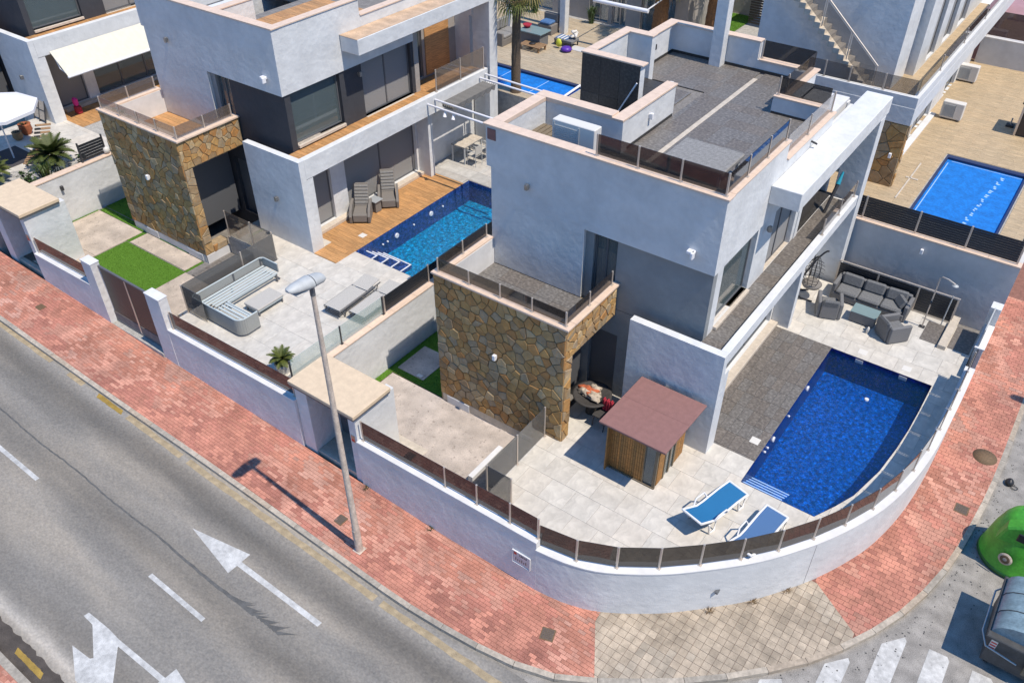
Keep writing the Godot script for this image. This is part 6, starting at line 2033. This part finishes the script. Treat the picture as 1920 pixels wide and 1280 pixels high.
	t = thing("umbrella_stand", "dark base of a folded parasol at the right edge of the beige terrace", "parasol base", v3(-2.2, 2, -38.4))
	box("foot", v3(-2.7, 2.0, -38.75), v3(-2.4, 2.08, -38.45), M.rust_iron, t)
	st = mb(); tube(st, [v3(-2.55, 2.0, -38.6), v3(-2.55, 2.35, -38.6)], 0.03, 8); ob("tube", st, M.galvanised, t)
	t = thing("garden_store", "dark box store with a pale post at the right edge behind the pool cover", "garden store", v3(-1.6, 2, -38.2))
	box("box", v3(-2.2, 2.0, -39.0), v3(-0.7, 3.3, -37.8), M.slat_brown, t)
	box("post", v3(-2.28, 2.0, -37.8), v3(-2.2, 3.35, -37.7), M.post_metal, t)
	box("lid", v3(-2.35, 3.301, -39.05), v3(-0.6, 3.36, -37.72), M.rust_iron, t)
	t = thing("ladder", "fallen white pole with a crossbar lying beside the blue pool cover", "pole", v3(-4.3, 2, -31.4))
	t.name = "white_pole"
	box("bar", v3(-4.62, 2.002, -33.0), v3(-4.56, 2.03, -29.7), M.cream_stone, t)
	box("crossbar", v3(-4.75, 2.002, -31.6), v3(-4.3, 2.03, -31.5), M.cream_stone, t)

func rear_middle():
	var st := mb()
	prism(st, rect(-30, -12.5, -60, -29.92), -1.6, 2.88)
	prism(st, rect(-22.9, -12.5, -27.9, -27.4), -1.6, 2.88)
	prism(st, rect(-17.9, -12.5, -29.92, -27.9), -1.6, 2.88)
	prism(st, rect(-30, -22.9, -29.92, -27.4), -1.6, 2.88)
	var ter := struct("middle_terrace", st, M.grout)
	for r in [rect(-28, -13, -37, -29.95), rect(-17.85, -13, -29.95, -27.4), rect(-22.9, -17.85, -27.87, -27.4)]: tiles(ter, "sand_tile", r, 2.9, 1.2, 0.2, M.sand_tile, 0.004, 0.016, 0.37, Vector2(-28, -37), 90, 0.002)
	var t := thing("covered_pool", "blue-covered pool behind the fan palm, seen past the left villa's end wall", "swimming pool", v3(-20.4, 1.8, -28.9))
	st = mb(); prism(st, rect(-22.85, -17.95, -29.75, -27.95), 2.7, 2.80); ob("cover", st, M.cover_blue, t)
	for q in [rect(-22.9, -17.9, -29.92, -29.76), rect(-22.9, -17.9, -27.945, -27.9)]:
		st = mb(); prism(st, q, 1.9, 2.895); ob("pool_rim", st, M.navy_edge, t)
	for x in [-21.6, -19.6]:
		st = mb(); prism(st, rect(x, x + 0.03, -29.7, -28.0), 2.8, 2.807); ob("welt", st, M.cover_seam, t)
	t = thing("cover_roller", "white roller tube at the right end of the blue-covered pool", "pool cover roller", v3(-17.9, 2.9, -28.9))
	st = mb(); tube(st, [v3(-18.0, 2.98, -29.7), v3(-17.9, 2.98, -28.2)], 0.05, 10); ob("tube", st, M.white_metal, t)
	for z in [-29.7, -28.2]: box("foot", v3(-18.05, 2.9, z - 0.03), v3(-17.88, 2.95, z + 0.03), M.white_metal, t)
	var h := thing("middle_villa", "taupe-walled villa at the top of the picture with glass doors and an awning", "house", v3(-21, 2.9, -38))
	st = mb()
	wall(st, "z", -37.6, -37.3, -30, -17.2, 2.0, 9.5, [[-22.3, -21.2, 2.95, 5.6], [-21.0, -20.2, 2.95, 5.6], [-19.4, -17.6, 2.95, 5.2], [-27.0, -24.5, 2.95, 5.4]])
	wall(st, "x", -17.2, -16.95, -45, -37.3, 2.0, 9.5)
	wall(st, "z", -35.6, -35.35, -22.9, -22.4, 2.0, 9.0)
	ob("house_wall", st, M.taupe_render, h)
	box("pillar", v3(-22.4, 2.5, -35.1), v3(-22.1, 9.0, -34.75), M.white, h)
	box("pillar", v3(-24.75, 2.5, -33.9), v3(-24.5, 9.0, -33.6), M.white, h)
	for q in [[-22.3, -21.2, 5.6], [-21.0, -20.2, 5.6], [-19.4, -17.6, 5.2], [-27.0, -24.5, 5.4]]:
		st = mb()
		for x in [q[0], (q[0] + q[1]) / 2, q[1] - 0.06]: bx(st, v3(x, 2.95, -37.48), v3(x + 0.06, q[2], -37.4), 0.005)
		bx(st, v3(q[0], q[2] - 0.06, -37.479), v3(q[1], q[2], -37.401), 0.005)
		var w := ob("glass_door", st, M.post_metal, h)
		box("pane", v3(q[0] + 0.06, 2.96, -37.45), v3(q[1] - 0.06, q[2] - 0.06, -37.44), M.glass_window, w, 0.0)
		box("curtain", v3(q[0] + 0.1, 2.96, -37.75), v3(q[0] + 0.45, q[2], -37.72), M.curtain, w, 0.0)
	st = mb(); tube(st, [v3(-20.3, 4.95, -34.3), v3(-17.5, 4.95, -34.35)], 0.09, 10); ob("awning_roll", st, M.white_metal, h)
	for x in [-20.2, -17.6]:
		st = mb(); tube(st, [v3(x, 4.95, -34.3), v3(x, 5.2, -37.3)], 0.03, 6); ob("awning_arm", st, M.white_metal, h)
	t = fan_palm("tall fan palm with a slim grey trunk and yellow-green crown by the covered pool", v3(-19.95, 2.85, -27.75), 4.25, 0.16, 1.45, M.bark)
	t = fan_palm("fan palm with a thick reddish trunk behind the roof terrace", v3(-18.0, 2.9, -36.6), 3.3, 0.30, 1.9, M.bark_warm, 34)
	t = fan_palm("low fan palm whose fronds droop at the top edge beside the chimney", v3(-15.9, 2.9, -37.6), 3.4, 0.22, 1.6, M.bark_warm, 26)
	# lounge by the pool
	t = thing("grey_sofa", "pale grey rattan sofa with cushions left of the fan palm trunk", "sofa", v3(-23.9, 2.9, -32.4))
	box("base", v3(-24.4, 2.9, -33.1), v3(-23.5, 3.2, -31.7), M.rattan_brown, t, 0.02)
	box("backrest", v3(-24.55, 2.9, -33.1), v3(-24.38, 3.7, -31.7), M.rattan_brown, t, 0.02)
	box("armrest", v3(-24.4, 2.9, -31.72), v3(-23.5, 3.5, -31.6), M.rattan_brown, t, 0.02)
	for z in [-33.05, -32.38]:
		st = mb(); cushion(st, v3(-24.3, 3.2, z), v3(-23.5, 3.36, z + 0.64)); ob("seat_cushion", st, M.cushion_light, t)
		st = mb(); cushion(st, v3(-24.37, 3.37, z), v3(-24.2, 3.85, z + 0.64)); ob("back_cushion", st, M.cushion_light, t)
	t = thing("garden_table", "grey glass-topped garden table with a red bowl on it, right of the palm trunk", "table", v3(-22.6, 2.9, -32.9))
	box("top", v3(-23.2, 3.5, -33.3), v3(-21.9, 3.56, -32.4), M.table_glass, t)
	box("base", v3(-23.1, 2.9, -33.2), v3(-22.0, 3.499, -32.5), M.rattan, t)
	t = thing("red_bowl", "small red bowl on the grey garden table", "bowl", v3(-23.0, 3.56, -32.9))
	st = mb(); lathe(st, [[0.0, 0.0], [0.1, 0.0], [0.22, 0.16], [0.18, 0.16], [0.0, 0.05]], v3(-23.0, 3.56, -32.9), 16); ob("bowl", st, M.cloth_red, t)
	t = thing("pallet_table", "low wooden pallet table with a dark tray in front of the garden table", "coffee table", v3(-22.1, 2.9, -32.2))
	for i in 5: box("plank", v3(-22.75, 3.12, -32.55 + i * 0.14), v3(-21.6, 3.15, -32.44 + i * 0.14), M.teak, t)
	for q in [[-22.7, -32.5], [-21.7, -32.5], [-22.7, -31.95], [-21.7, -31.95]]: box("leg", v3(q[0] - 0.04, 2.9, q[1] - 0.04), v3(q[0] + 0.04, 3.119, q[1] + 0.04), M.teak, t)
	st = mb(); lathe(st, [[0.0, 3.16], [0.14, 3.16], [0.16, 3.2], [0.0, 3.17]], v3(-22.2, 0, -32.2), 14); ob("tray", st, M.dark_metal, t)
	t = thing("rattan_couch", "second rattan couch with a striped throw in front of the taupe wall", "sofa", v3(-22.6, 2.9, -34.4))
	box("base", v3(-23.3, 2.9, -34.9), v3(-22.5, 3.35, -34.2), M.rattan_brown, t, 0.02)
	box("backrest", v3(-23.3, 3.351, -34.95), v3(-22.5, 3.75, -34.75), M.rattan_brown, t, 0.02)
	st = mb(); cushion(st, v3(-23.2, 3.35, -34.74), v3(-22.6, 3.5, -34.2)); ob("throw", st, M.sling_faded, t)
	t = thing("daybed", "daybed with blue and white towels beside the white pillar", "daybed", v3(-21.2, 2.9, -33.6))
	box("frame", v3(-21.75, 3.1, -33.95), v3(-20.75, 3.22, -33.3), M.rattan, t, 0.02)
	for i in 7: box("towel_stripe", v3(-21.7 + i * 0.09, 3.222, -33.9), v3(-21.62 + i * 0.09, 3.25, -33.35), [M.sling_faded, M.pot_white][i % 2], t, 0.01)
	for q in [[-21.7, -33.9], [-20.8, -33.9], [-21.7, -33.35], [-20.8, -33.35]]: box("leg", v3(q[0] - 0.03, 2.9, q[1] - 0.03), v3(q[0] + 0.03, 3.099, q[1] + 0.03), M.dark_metal, t)
	t = thing("towel_heap", "heap of white towels at the head of the daybed", "towels", v3(-21.0, 3.25, -33.75))
	for i in 6:
		st = mb(); bx(st, v3(-0.17, 0, -0.06), v3(0.17, 0.11, 0.06), 0.04, Transform3D(Basis.from_euler(v3(0.3 * i, i * 1.1, 0.2 * i)), v3(-20.95 + 0.06 * (i % 3), 3.26 + 0.06 * i, -33.75 + 0.05 * (i % 2)))); ob("towel", st, M.pot_white, t)
	t = thing("yellow_float", "small yellow-green float toy on the middle terrace", "toy", v3(-21.3, 2.9, -33.1))
	st = mb(); lathe(st, [[0.0, 0.0], [0.12, 0.05], [0.16, 0.2], [0.1, 0.36], [0.0, 0.4]], v3(-21.3, 2.95, -33.05), 14, Vector2(1.0, 0.6)); ob("float", st, M.fin_yellow, t)
	t = thing("purple_ball", "half-flat purple ball lying on the middle terrace", "ball", v3(-20.78, 2.9, -32.9))
	st = mb(); lathe(st, [[0.0, 0.0], [0.2, 0.02], [0.28, 0.1], [0.2, 0.2], [0.0, 0.22]], v3(-20.78, 2.9, -32.9), 18); ob("ball", st, M.ball_purple, t)
	t = thing("stone_strip", "grey stone strip laid across the middle terrace", "paving strip", v3(-19.5, 2.9, -33.4))
	box("strip", v3(-21.1, 2.902, -33.75), v3(-17.5, 2.92, -33.2), M.rear_wall, t)
	t = thing("sun_bed_roll", "rolled pale towel at the tower wall on the middle terrace", "towel", v3(-18.6, 2.9, -33.6))
	st = mb(); tube(st, [v3(-19.0, 3.02, -33.75), v3(-18.5, 3.02, -33.55)], 0.1, 10); ob("roll", st, M.pot_white, t)
	for q in [[-25.1, -36.6, "tall house plant in the doorway left of the sofas"], [-21.9, -36.9, "pot plant standing at the glass doors"]]:
		bush(q[2], v3(q[0], 2.9, q[1]), 0.3, 0.9, M.leaf_bush, true)
	# garden passage behind the chimney: lawn, slatted gate, hedge of low plants
	turf("patch of lawn by the slatted gate behind the roof terrace", [rect(-17.3, -15.6, -42.5, -38.9)], 2.92, M.turf)
	t = thing("slatted_gate", "dark slatted garden gate beyond the roof terrace", "gate", v3(-15, 2.9, -41.3))
	for i in 22: box("slat", v3(-15.5, 3.0 + i * 0.12, -41.3), v3(-14.4, 3.09 + i * 0.12, -41.26), M.slat_brown, t)
	t = thing("passage_wall", "pale wall behind the lawn patch", "garden wall", v3(-16.5, 2.9, -42.8))
	box("wall", v3(-19, 2.5, -42.9), v3(-15.55, 7.0, -42.65), M.taupe_render, t, 0.0)
	box("side_wall", v3(-14.35, 2.5, -42.9), v3(-11.3, 7.0, -41.2), M.taupe_render, t, 0.0)
	bush("bright green shrub in front of the passage wall", v3(-17.1, 2.9, -40.0), 0.7, 0.8, M.leaf_light, false)

# ---------------------------------------------------------------- street things
func lamp(label: String, at: Vector3) -> Node3D:
	var t := thing("street_lamp", label, "street lamp", Vector3.ZERO, "street lamps")
	var st := mb()
	tube(st, [v3(0, 0, 0), v3(0, 0.9, 0), v3(0, 1.0, 0), v3(0, 8.2, 0)], [0.105, 0.10, 0.088, 0.05], 14)
	ob("pole", st, M.lamp_post, t)
	st = mb(); tube(st, [v3(0, 8.15, 0), v3(0, 8.42, 0)], [0.056, 0.056], 12); ob("sleeve", st, M.frame_grey, t)
	box("base_plate", v3(-0.13, 0.0, -0.13), v3(0.13, 0.015, 0.13), M.lamp_post, t)
	box("service_door", v3(-0.05, 0.5, 0.085), v3(0.05, 0.85, 0.106), M.lamp_post, t)
	# the head: a long tapered hood in two parts, seam over the pole
	var prof := [[-0.30, 0.115, 0.07], [-0.22, 0.15, 0.10], [0.0, 0.165, 0.125], [0.02, 0.172, 0.13], [0.10, 0.168, 0.125], [0.42, 0.135, 0.095], [0.56, 0.10, 0.06], [0.60, 0.05, 0.03]]
	for part in [[0, 3, "head_back"], [3, 8, "head_front"]]:
		st = mb()
		st.set_smooth_group(2)
		for i in range(part[0], part[1] - 1):
			for k in 16:
				var f := func(q, j): return v3(cos(TAU * j / 16) * q[1], 8.48 + maxf(sin(TAU * j / 16), -0.55) * q[2] * 1.15 + q[0] * 0.16, q[0])
				quad(st, f.call(prof[i], k), f.call(prof[i], (k + 1) % 16), f.call(prof[i + 1], (k + 1) % 16), f.call(prof[i + 1], k))
		st.set_smooth_group(-1)
		for e in ([part[0]] if part[0] == 0 else [part[1] - 1]):
			for k in range(1, 15):
				var f := func(q, j): return v3(cos(TAU * j / 16) * q[1], 8.48 + maxf(sin(TAU * j / 16), -0.55) * q[2] * 1.15 + q[0] * 0.16, q[0])
				tri(st, f.call(prof[e], 0), f.call(prof[e], k), f.call(prof[e], k + 1))
		ob(part[2], st, M.galvanised, t)
	st = mb(); bx(st, v3(-0.11, 8.40, 0.08), v3(0.11, 8.43, 0.46), 0.01); ob("lens", st, M.curtain, t)
	t.position = at
	return t

func street_things():
	lamp("tall tan street lamp post on the red pavement in front of the straight wall", v3(-11.24, -1.0, -8.72)).rotation.y = 0.02
	var l := lamp("street lamp beyond the right edge, known by its shadow on the pavement", v3(6.0, -1.2, -25.0))
	l.rotation.y = PI / 2
	for q in [[-26.5, -9.2, 0.34, 0.26, "small rusty access cover in the pavement far left", "iron_rust"], [-12.3, -9.1, 0.3, 0.3, "square iron cover in the pavement behind the lamp post", "iron_cover"], [-5.93, -9.62, 0.34, 0.34, "square iron cover in the red pavement near the tan patch", "iron_cover"], [1.12, -19.45, 0.36, 0.36, "square iron cover in the pavement near the green bottle bank", "iron_cover"]]:
		var t := thing("access_cover", q[4], "manhole cover", v3(q[0], S(q[0]), q[1]))
		var st := mb()
		var a := 0.3 if q[0] > -7 and q[0] < 0 else 0.0
		var tr := Transform3D(Basis.from_euler(v3(0, a, 0)), v3(q[0], S(q[0]), q[1]))
		bx(st, v3(-q[2] / 2 * 1.0, -0.01, -q[3] / 2 * 1.0), v3(q[2] / 2, 0.006, q[3] / 2), 0.002, tr)
		ob("frame", st, M.iron_rust, t)
		st = mb()
		for i in 6:
			for j in 6: bx(st, v3(-q[2] * 0.42 + i * q[2] * 0.14, 0.006, -q[3] * 0.42 + j * q[3] * 0.14), v3(-q[2] * 0.42 + (i + 0.85) * q[2] * 0.14, 0.011, -q[3] * 0.42 + (j + 0.85) * q[3] * 0.14), 0.001, tr)
		ob("lid", st, M[q[5]], t)
	var t := thing("manhole_cover", "round rusty manhole cover in the red side pavement", "manhole cover", v3(1.18, -1.1, -21.9))
	var st := mb(); lathe(st, [[0.33, -0.01], [0.33, 0.007], [0.0, 0.008]], v3(1.18, -1.1, -21.9), 32); ob("lid", st, M.iron_rust, t)
	# street name plate on the wall
	t = thing("street_sign", "framed white street name plate at the right end of the straight wall", "sign", v3(-7.3, -0.2, -10.44))
	var sz := zw(-7.3)
	box("plate", v3(-7.55, -0.40, sz + 0.002), v3(-7.05, 0.03, sz + 0.016), M.sign_plate, t, 0.0)
	st = mb()
	bx(st, v3(-7.57, 0.03, sz + 0.001), v3(-7.03, 0.055, sz + 0.035), 0.004); bx(st, v3(-7.57, -0.425, sz + 0.001), v3(-7.03, -0.40, sz + 0.035), 0.004)
	bx(st, v3(-7.575, -0.40, sz + 0.001), v3(-7.55, 0.03, sz + 0.035), 0.004); bx(st, v3(-7.05, -0.40, sz + 0.001), v3(-7.025, 0.03, sz + 0.035), 0.004)
	ob("frame", st, M.white_smooth, t)
	st = mb(); bx(st, v3(-7.52, -0.10, sz + 0.0165), v3(-7.44, 0.0, sz + 0.018)); ob("emblem", st, M.sign_red, t)
	for q in [["CALLE", -7.24, -0.06, 9]]:
		var tm := TextMesh.new()
		var f := SystemFont.new()
		f.font_names = PackedStringArray(["Droid Sans"])
		f.font_weight = 700
		tm.font = f
		tm.text = q[0]
		tm.font_size = q[3]
		tm.pixel_size = 0.009
		tm.depth = 0.004
		var o := put("lettering", tm, M.black_metal, t)
		o.position = v3(q[1], q[2], sz + 0.019) - base_of[t.get_instance_id()]
	st = mb()
	for i in 6: bx(st, v3(-7.47 + i * 0.06, -0.30, sz + 0.0165), v3(-7.45 + i * 0.06, -0.19 if i in [0, 3, 5] else -0.23, sz + 0.019))
	ob("worn_lettering", st, M.black_metal, t)
	# bottle bank: a green igloo
	var c := v3(2.6, -1.22, -18.65)
	t = thing("bottle_bank", "green igloo-shaped bottle bank beside the side pavement", "recycling bin", c)
	st = mb()
	lathe(st, [[0.80, 0.03], [0.86, 0.10], [0.84, 0.18], [0.80, 0.5], [0.74, 0.9], [0.64, 1.28], [0.56, 1.45], [0.40, 1.58], [0.18, 1.65], [0.0, 1.66]], c, 36, Vector2(1.0, 0.95))
	ob("body", st, M.bin_green, t)
	st = mb(); lathe(st, [[0.0, 0.0], [0.84, 0.0], [0.87, 0.05], [0.87, 0.12], [0.85, 0.14]], c, 36, Vector2(1.0, 0.95)); ob("base_rim", st, M.bin_dark_green, t)
	st = mb(); slab(st, pv([-0.62, 1.0, -0.5, 1.5, -0.2, 1.7, 0.25, 1.72, 0.55, 1.55, 0.62, 1.0]), c + v3(0.0, 0, 0.30), Vector3.RIGHT, Vector3.UP, Vector3.BACK, 0.34, 0.05, true); ob("hood", st, M.bin_green, t)
	box("throw_hole", c + v3(-0.22, 1.22, 0.60), c + v3(0.18, 1.50, 0.66), M.black_metal, t, 0.03)
	st = mb(); lathe(st, [[0.17, 0.0], [0.16, 0.02], [0.0, 0.02]], Vector3.ZERO, 24)
	var badge := ob("round_badge", st, M.cloth_cream, t)
	badge.transform = Transform3D(Basis.from_euler(v3(1.42, -0.25, 0)), v3(-0.22, 0.60, 0.76))
	st = mb(); lathe(st, [[0.12, 0.021], [0.11, 0.026], [0.05, 0.026]], Vector3.ZERO, 20)
	var ring := ob("badge_print", st, M.iron_rust, t)
	ring.transform = badge.transform
	st = mb(); tube(st, [c + v3(-0.2, 1.62, -0.1), c + v3(-0.2, 1.80, -0.1), c + v3(0.2, 1.80, -0.1), c + v3(0.2, 1.62, -0.1)], 0.025, 8); ob("lifting_eye", st, M.galvanised, t)
	# grey wheeled container with a blue-grey curved lid
	t = thing("waste_container", "large grey waste container with a curved blue-grey lid at the lower right corner", "waste container", v3(3.3, -1.22, -15.7))
	st = mb()
	slab(st, pv([2.55, -14.98, 3.98, -14.98, 4.05, -16.72, 2.50, -16.72]), v3(0, -1.02, 0), Vector3.RIGHT, Vector3.BACK, Vector3.UP, 0.95, 0.04, true)
	ob("body", st, M.bin_grey, t)
	st = mb()
	slab(st, pv([2.42, -14.85, 4.1, -14.85, 4.1, -16.8, 2.42, -16.8]), v3(0, -0.10, 0), Vector3.RIGHT, Vector3.BACK, Vector3.UP, 0.07, 0.02, true)
	ob("rim", st, M.bin_grey, t)
	for part in 3:                                                         # lid in three ribbed sections
		st = mb()
		st.set_smooth_group(1)
		var z0 := -15.02 - part * 0.57
		var z1 := z0 - 0.55
		for i in 10:
			var a := PI * i / 10
			var b := PI * (i + 1) / 10
			var f := func(k: float, z: float): return v3(3.26 - cos(k) * 0.78, -0.03 + sin(k) * 0.42, z)
			quad(st, f.call(a, z0), f.call(a, z1), f.call(b, z1), f.call(b, z0))
		st.set_smooth_group(-1)
		for z in ([z0] if part == 0 else ([z1] if part == 2 else [])):
			for i in 10:
				var f := func(k: float): return v3(3.26 - cos(k) * 0.78, -0.03 + sin(k) * 0.42, z)
				tri(st, v3(3.26, -0.03, z), f.call(PI * i / 10), f.call(PI * (i + 1) / 10))
		ob("lid", st, M.lid_blue_grey, t)
	for z in [-15.58, -16.15]:
		st = mb()
		var pts := []
		for i in 11: pts.append(v3(3.26 - cos(PI * i / 10) * 0.785, -0.03 + sin(PI * i / 10) * 0.425, z))
		tube(st, pts, 0.012, 5); ob("lid_rib", st, M.bin_grey, t)
	st = mb(); tube(st, [v3(2.52, -0.3, -16.7), v3(2.36, -0.35, -16.5), v3(2.36, -0.35, -15.2), v3(2.52, -0.5, -14.95), v3(3.2, -0.55, -14.88)], 0.022, 6); ob("guard_bar", st, M.galvanised, t)
	box("pedal_bar", v3(3.35, -0.75, -14.93), v3(3.5, -0.1, -14.84), M.weathered_wood, t)
	for i in 3:
		box("reflector_stripe", v3(2.58, -0.52 + i * 0.09, -14.976), v3(2.70, -0.475 + i * 0.09, -14.965), M.sign_red, t, 0.0)
	box("reflector", v3(2.57, -0.54, -14.979), v3(2.71, -0.24, -14.97), M.pot_white, t, 0.0)
	for q in [[2.7, -15.15], [3.9, -15.15], [2.7, -16.55], [3.9, -16.55]]:
		st = mb(); tube(st, [v3(q[0] - 0.04, -1.12, q[1]), v3(q[0] + 0.04, -1.12, q[1])], 0.1, 14); ob("wheel", st, M.black_metal, t)
	t = thing("bin_bag", "small knotted black bag with a loop handle lying by the kerb", "bag", v3(1.99, -1.22, -21.35))
	st = mb(); lathe(st, [[0.0, 0.0], [0.10, 0.01], [0.12, 0.07], [0.08, 0.14], [0.03, 0.17], [0.0, 0.2]], v3(1.98, -1.22, -21.35), 12, Vector2(1.0, 1.25)); ob("bag", st, M.black_metal, t)
	st = mb()
	var lp := []
	for i in 11: lp.append(v3(2.14 + 0.09 * cos(i * TAU / 10), -1.2, -21.25 + 0.07 * sin(i * TAU / 10)))
	tube(st, lp, 0.01, 5); ob("handle", st, M.black_metal, t)
	# weeds in the joint below the walls
	for q in [["dry weed tuft growing at the foot of the curved wall beside its joint", -2.35, -13.32], ["dry brown weed tuft at the foot of the curved wall, farther right", -1.78, -14.12], ["small dry weed at the foot of the curved wall over the tan pavers", -3.1, -12.45], ["green weeds at the foot of the straight wall near the lamp", -12.5, -10.3], ["tiny weed at the foot of the straight wall, middle", -10.2, -10.36]]:
		var p := v3(q[1], S(q[1]), q[2])
		t = thing("weed_tuft", q[0], "weed", p)
		base_of[t.get_instance_id()] = Vector3.ZERO
		st = mb()
		for i in 40:
			var a := rng.randf() * TAU
			var o := v3(cos(a), 0, sin(a)) * rng.randf() * 0.08
			var tip := o + v3(cos(a) * 0.1, rng.randf_range(0.03, 0.14), sin(a) * 0.1)
			tri(st, o - v3(0.008, 0, 0), tip, o + v3(0.008, 0, 0.004))
		ob("blades", st, M.leaf_dead if q[1] > -5 else M.leaf_bush, t)

func _ready():
	rng.seed = 20240611
	var cam := Camera3D.new()
	cam.name = "camera"
	add_child(cam)
	cam.position = v3(0, 17, 0)
	cam.rotation = v3(-0.67968, 0.62798, 0)
	cam.fov = 44.078
	cam.near = 0.1
	cam.far = 1500
	cam.current = true
	var sun := DirectionalLight3D.new()
	sun.name = "sun"
	add_child(sun)
	sun.look_at_from_position(Vector3.ZERO, v3(-1, -1.87, -0.04), Vector3.UP)
	sun.light_energy = 1.35
	sun.light_color = Color(1.0, 0.955, 0.89)
	sun.light_angular_distance = 0.53
	sun.shadow_enabled = true
	var sm := ProceduralSkyMaterial.new()
	sm.sky_top_color = Color(0.30, 0.545, 0.83)
	sm.sky_horizon_color = Color(0.68, 0.82, 0.90)
	sm.sky_curve = 0.12
	sm.sky_energy_multiplier = 1.0
	sm.ground_bottom_color = Color(0.42, 0.38, 0.34)
	sm.ground_horizon_color = Color(0.62, 0.64, 0.66)
	sm.sun_angle_max = 8.0
	var sky := Sky.new()
	sky.sky_material = sm
	var env := Environment.new()
	env.background_mode = Environment.BG_SKY
	env.sky = sky
	env.tonemap_mode = Environment.TONE_MAPPER_LINEAR
	env.tonemap_exposure = 1.12
	env.sdfgi_enabled = true
	env.ssao_enabled = true
	env.ssil_enabled = true
	var we := WorldEnvironment.new()
	we.name = "world_environment"
	we.environment = env
	add_child(we)
	materials()
	mat("mesh_cover", lin(0.36, 0.355, 0.345), 0.8, tex.grain, 2.0)
	mat("stained_top", lin(0.74, 0.56, 0.40), 0.9, tex.stamped, 0.5)
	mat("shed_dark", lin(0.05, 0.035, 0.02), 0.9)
	mat("sign_plate", lin(0.72, 0.68, 0.68), 0.5, tex.plaster, 1.0)
	setting()
	terraces()
	villa(Vector3.ZERO, "white flat-roofed corner villa with slate-tiled roof terrace, nearest to the street corner", {"main": true, "band": M.grey_render, "beam": 3.08, "by": 3.19, "canopy": -19.6, "floor": M.slate, "gf": [[-17.6, -22.7, "glass", 3]], "uf": [[-17.35, -19.5, "glass", 1, 3.3, 5.25], [-20.7, -22.7, "shutter", 2, 3.15, 5.28]]})
	villa(v3(-15.03, 0.9, 0.15), "white villa with charcoal band, wooden deck and turquoise pool, left of the corner villa", {"main": false, "band": M.dark_render, "beam": 2.74, "by": 3.34, "canopy": -19.4, "floor": M.deck, "gf": [[-16.75, -18.2, "shutter", 1], [-18.9, -22.75, "shutter", 2]], "uf": [[-17.0, -19.2, "glass", 1, 3.5, 5.27], [-20.25, -22.8, "shutter", 2, 3.35, 5.27]]})
	villa(v3(-30.0, 1.8, 0.45), "white villa in the upper left corner with a cream awning let down", {"main": false, "band": M.dark_render, "beam": 2.74, "by": 3.34, "canopy": -19.4, "floor": M.deck, "gf": [[-16.75, -18.4, "shutter", 1], [-18.9, -22.75, "glass", 3]], "uf": [[-17.0, -19.2, "glass", 1, 3.5, 5.27], [-20.25, -22.8, "shutter", 2, 3.35, 5.27]], "awning": true})
	walls()
	rear_right()
	rear_middle()
	corner_villa_things()
	left_villa_things()
	far_left_things()
	street_things()
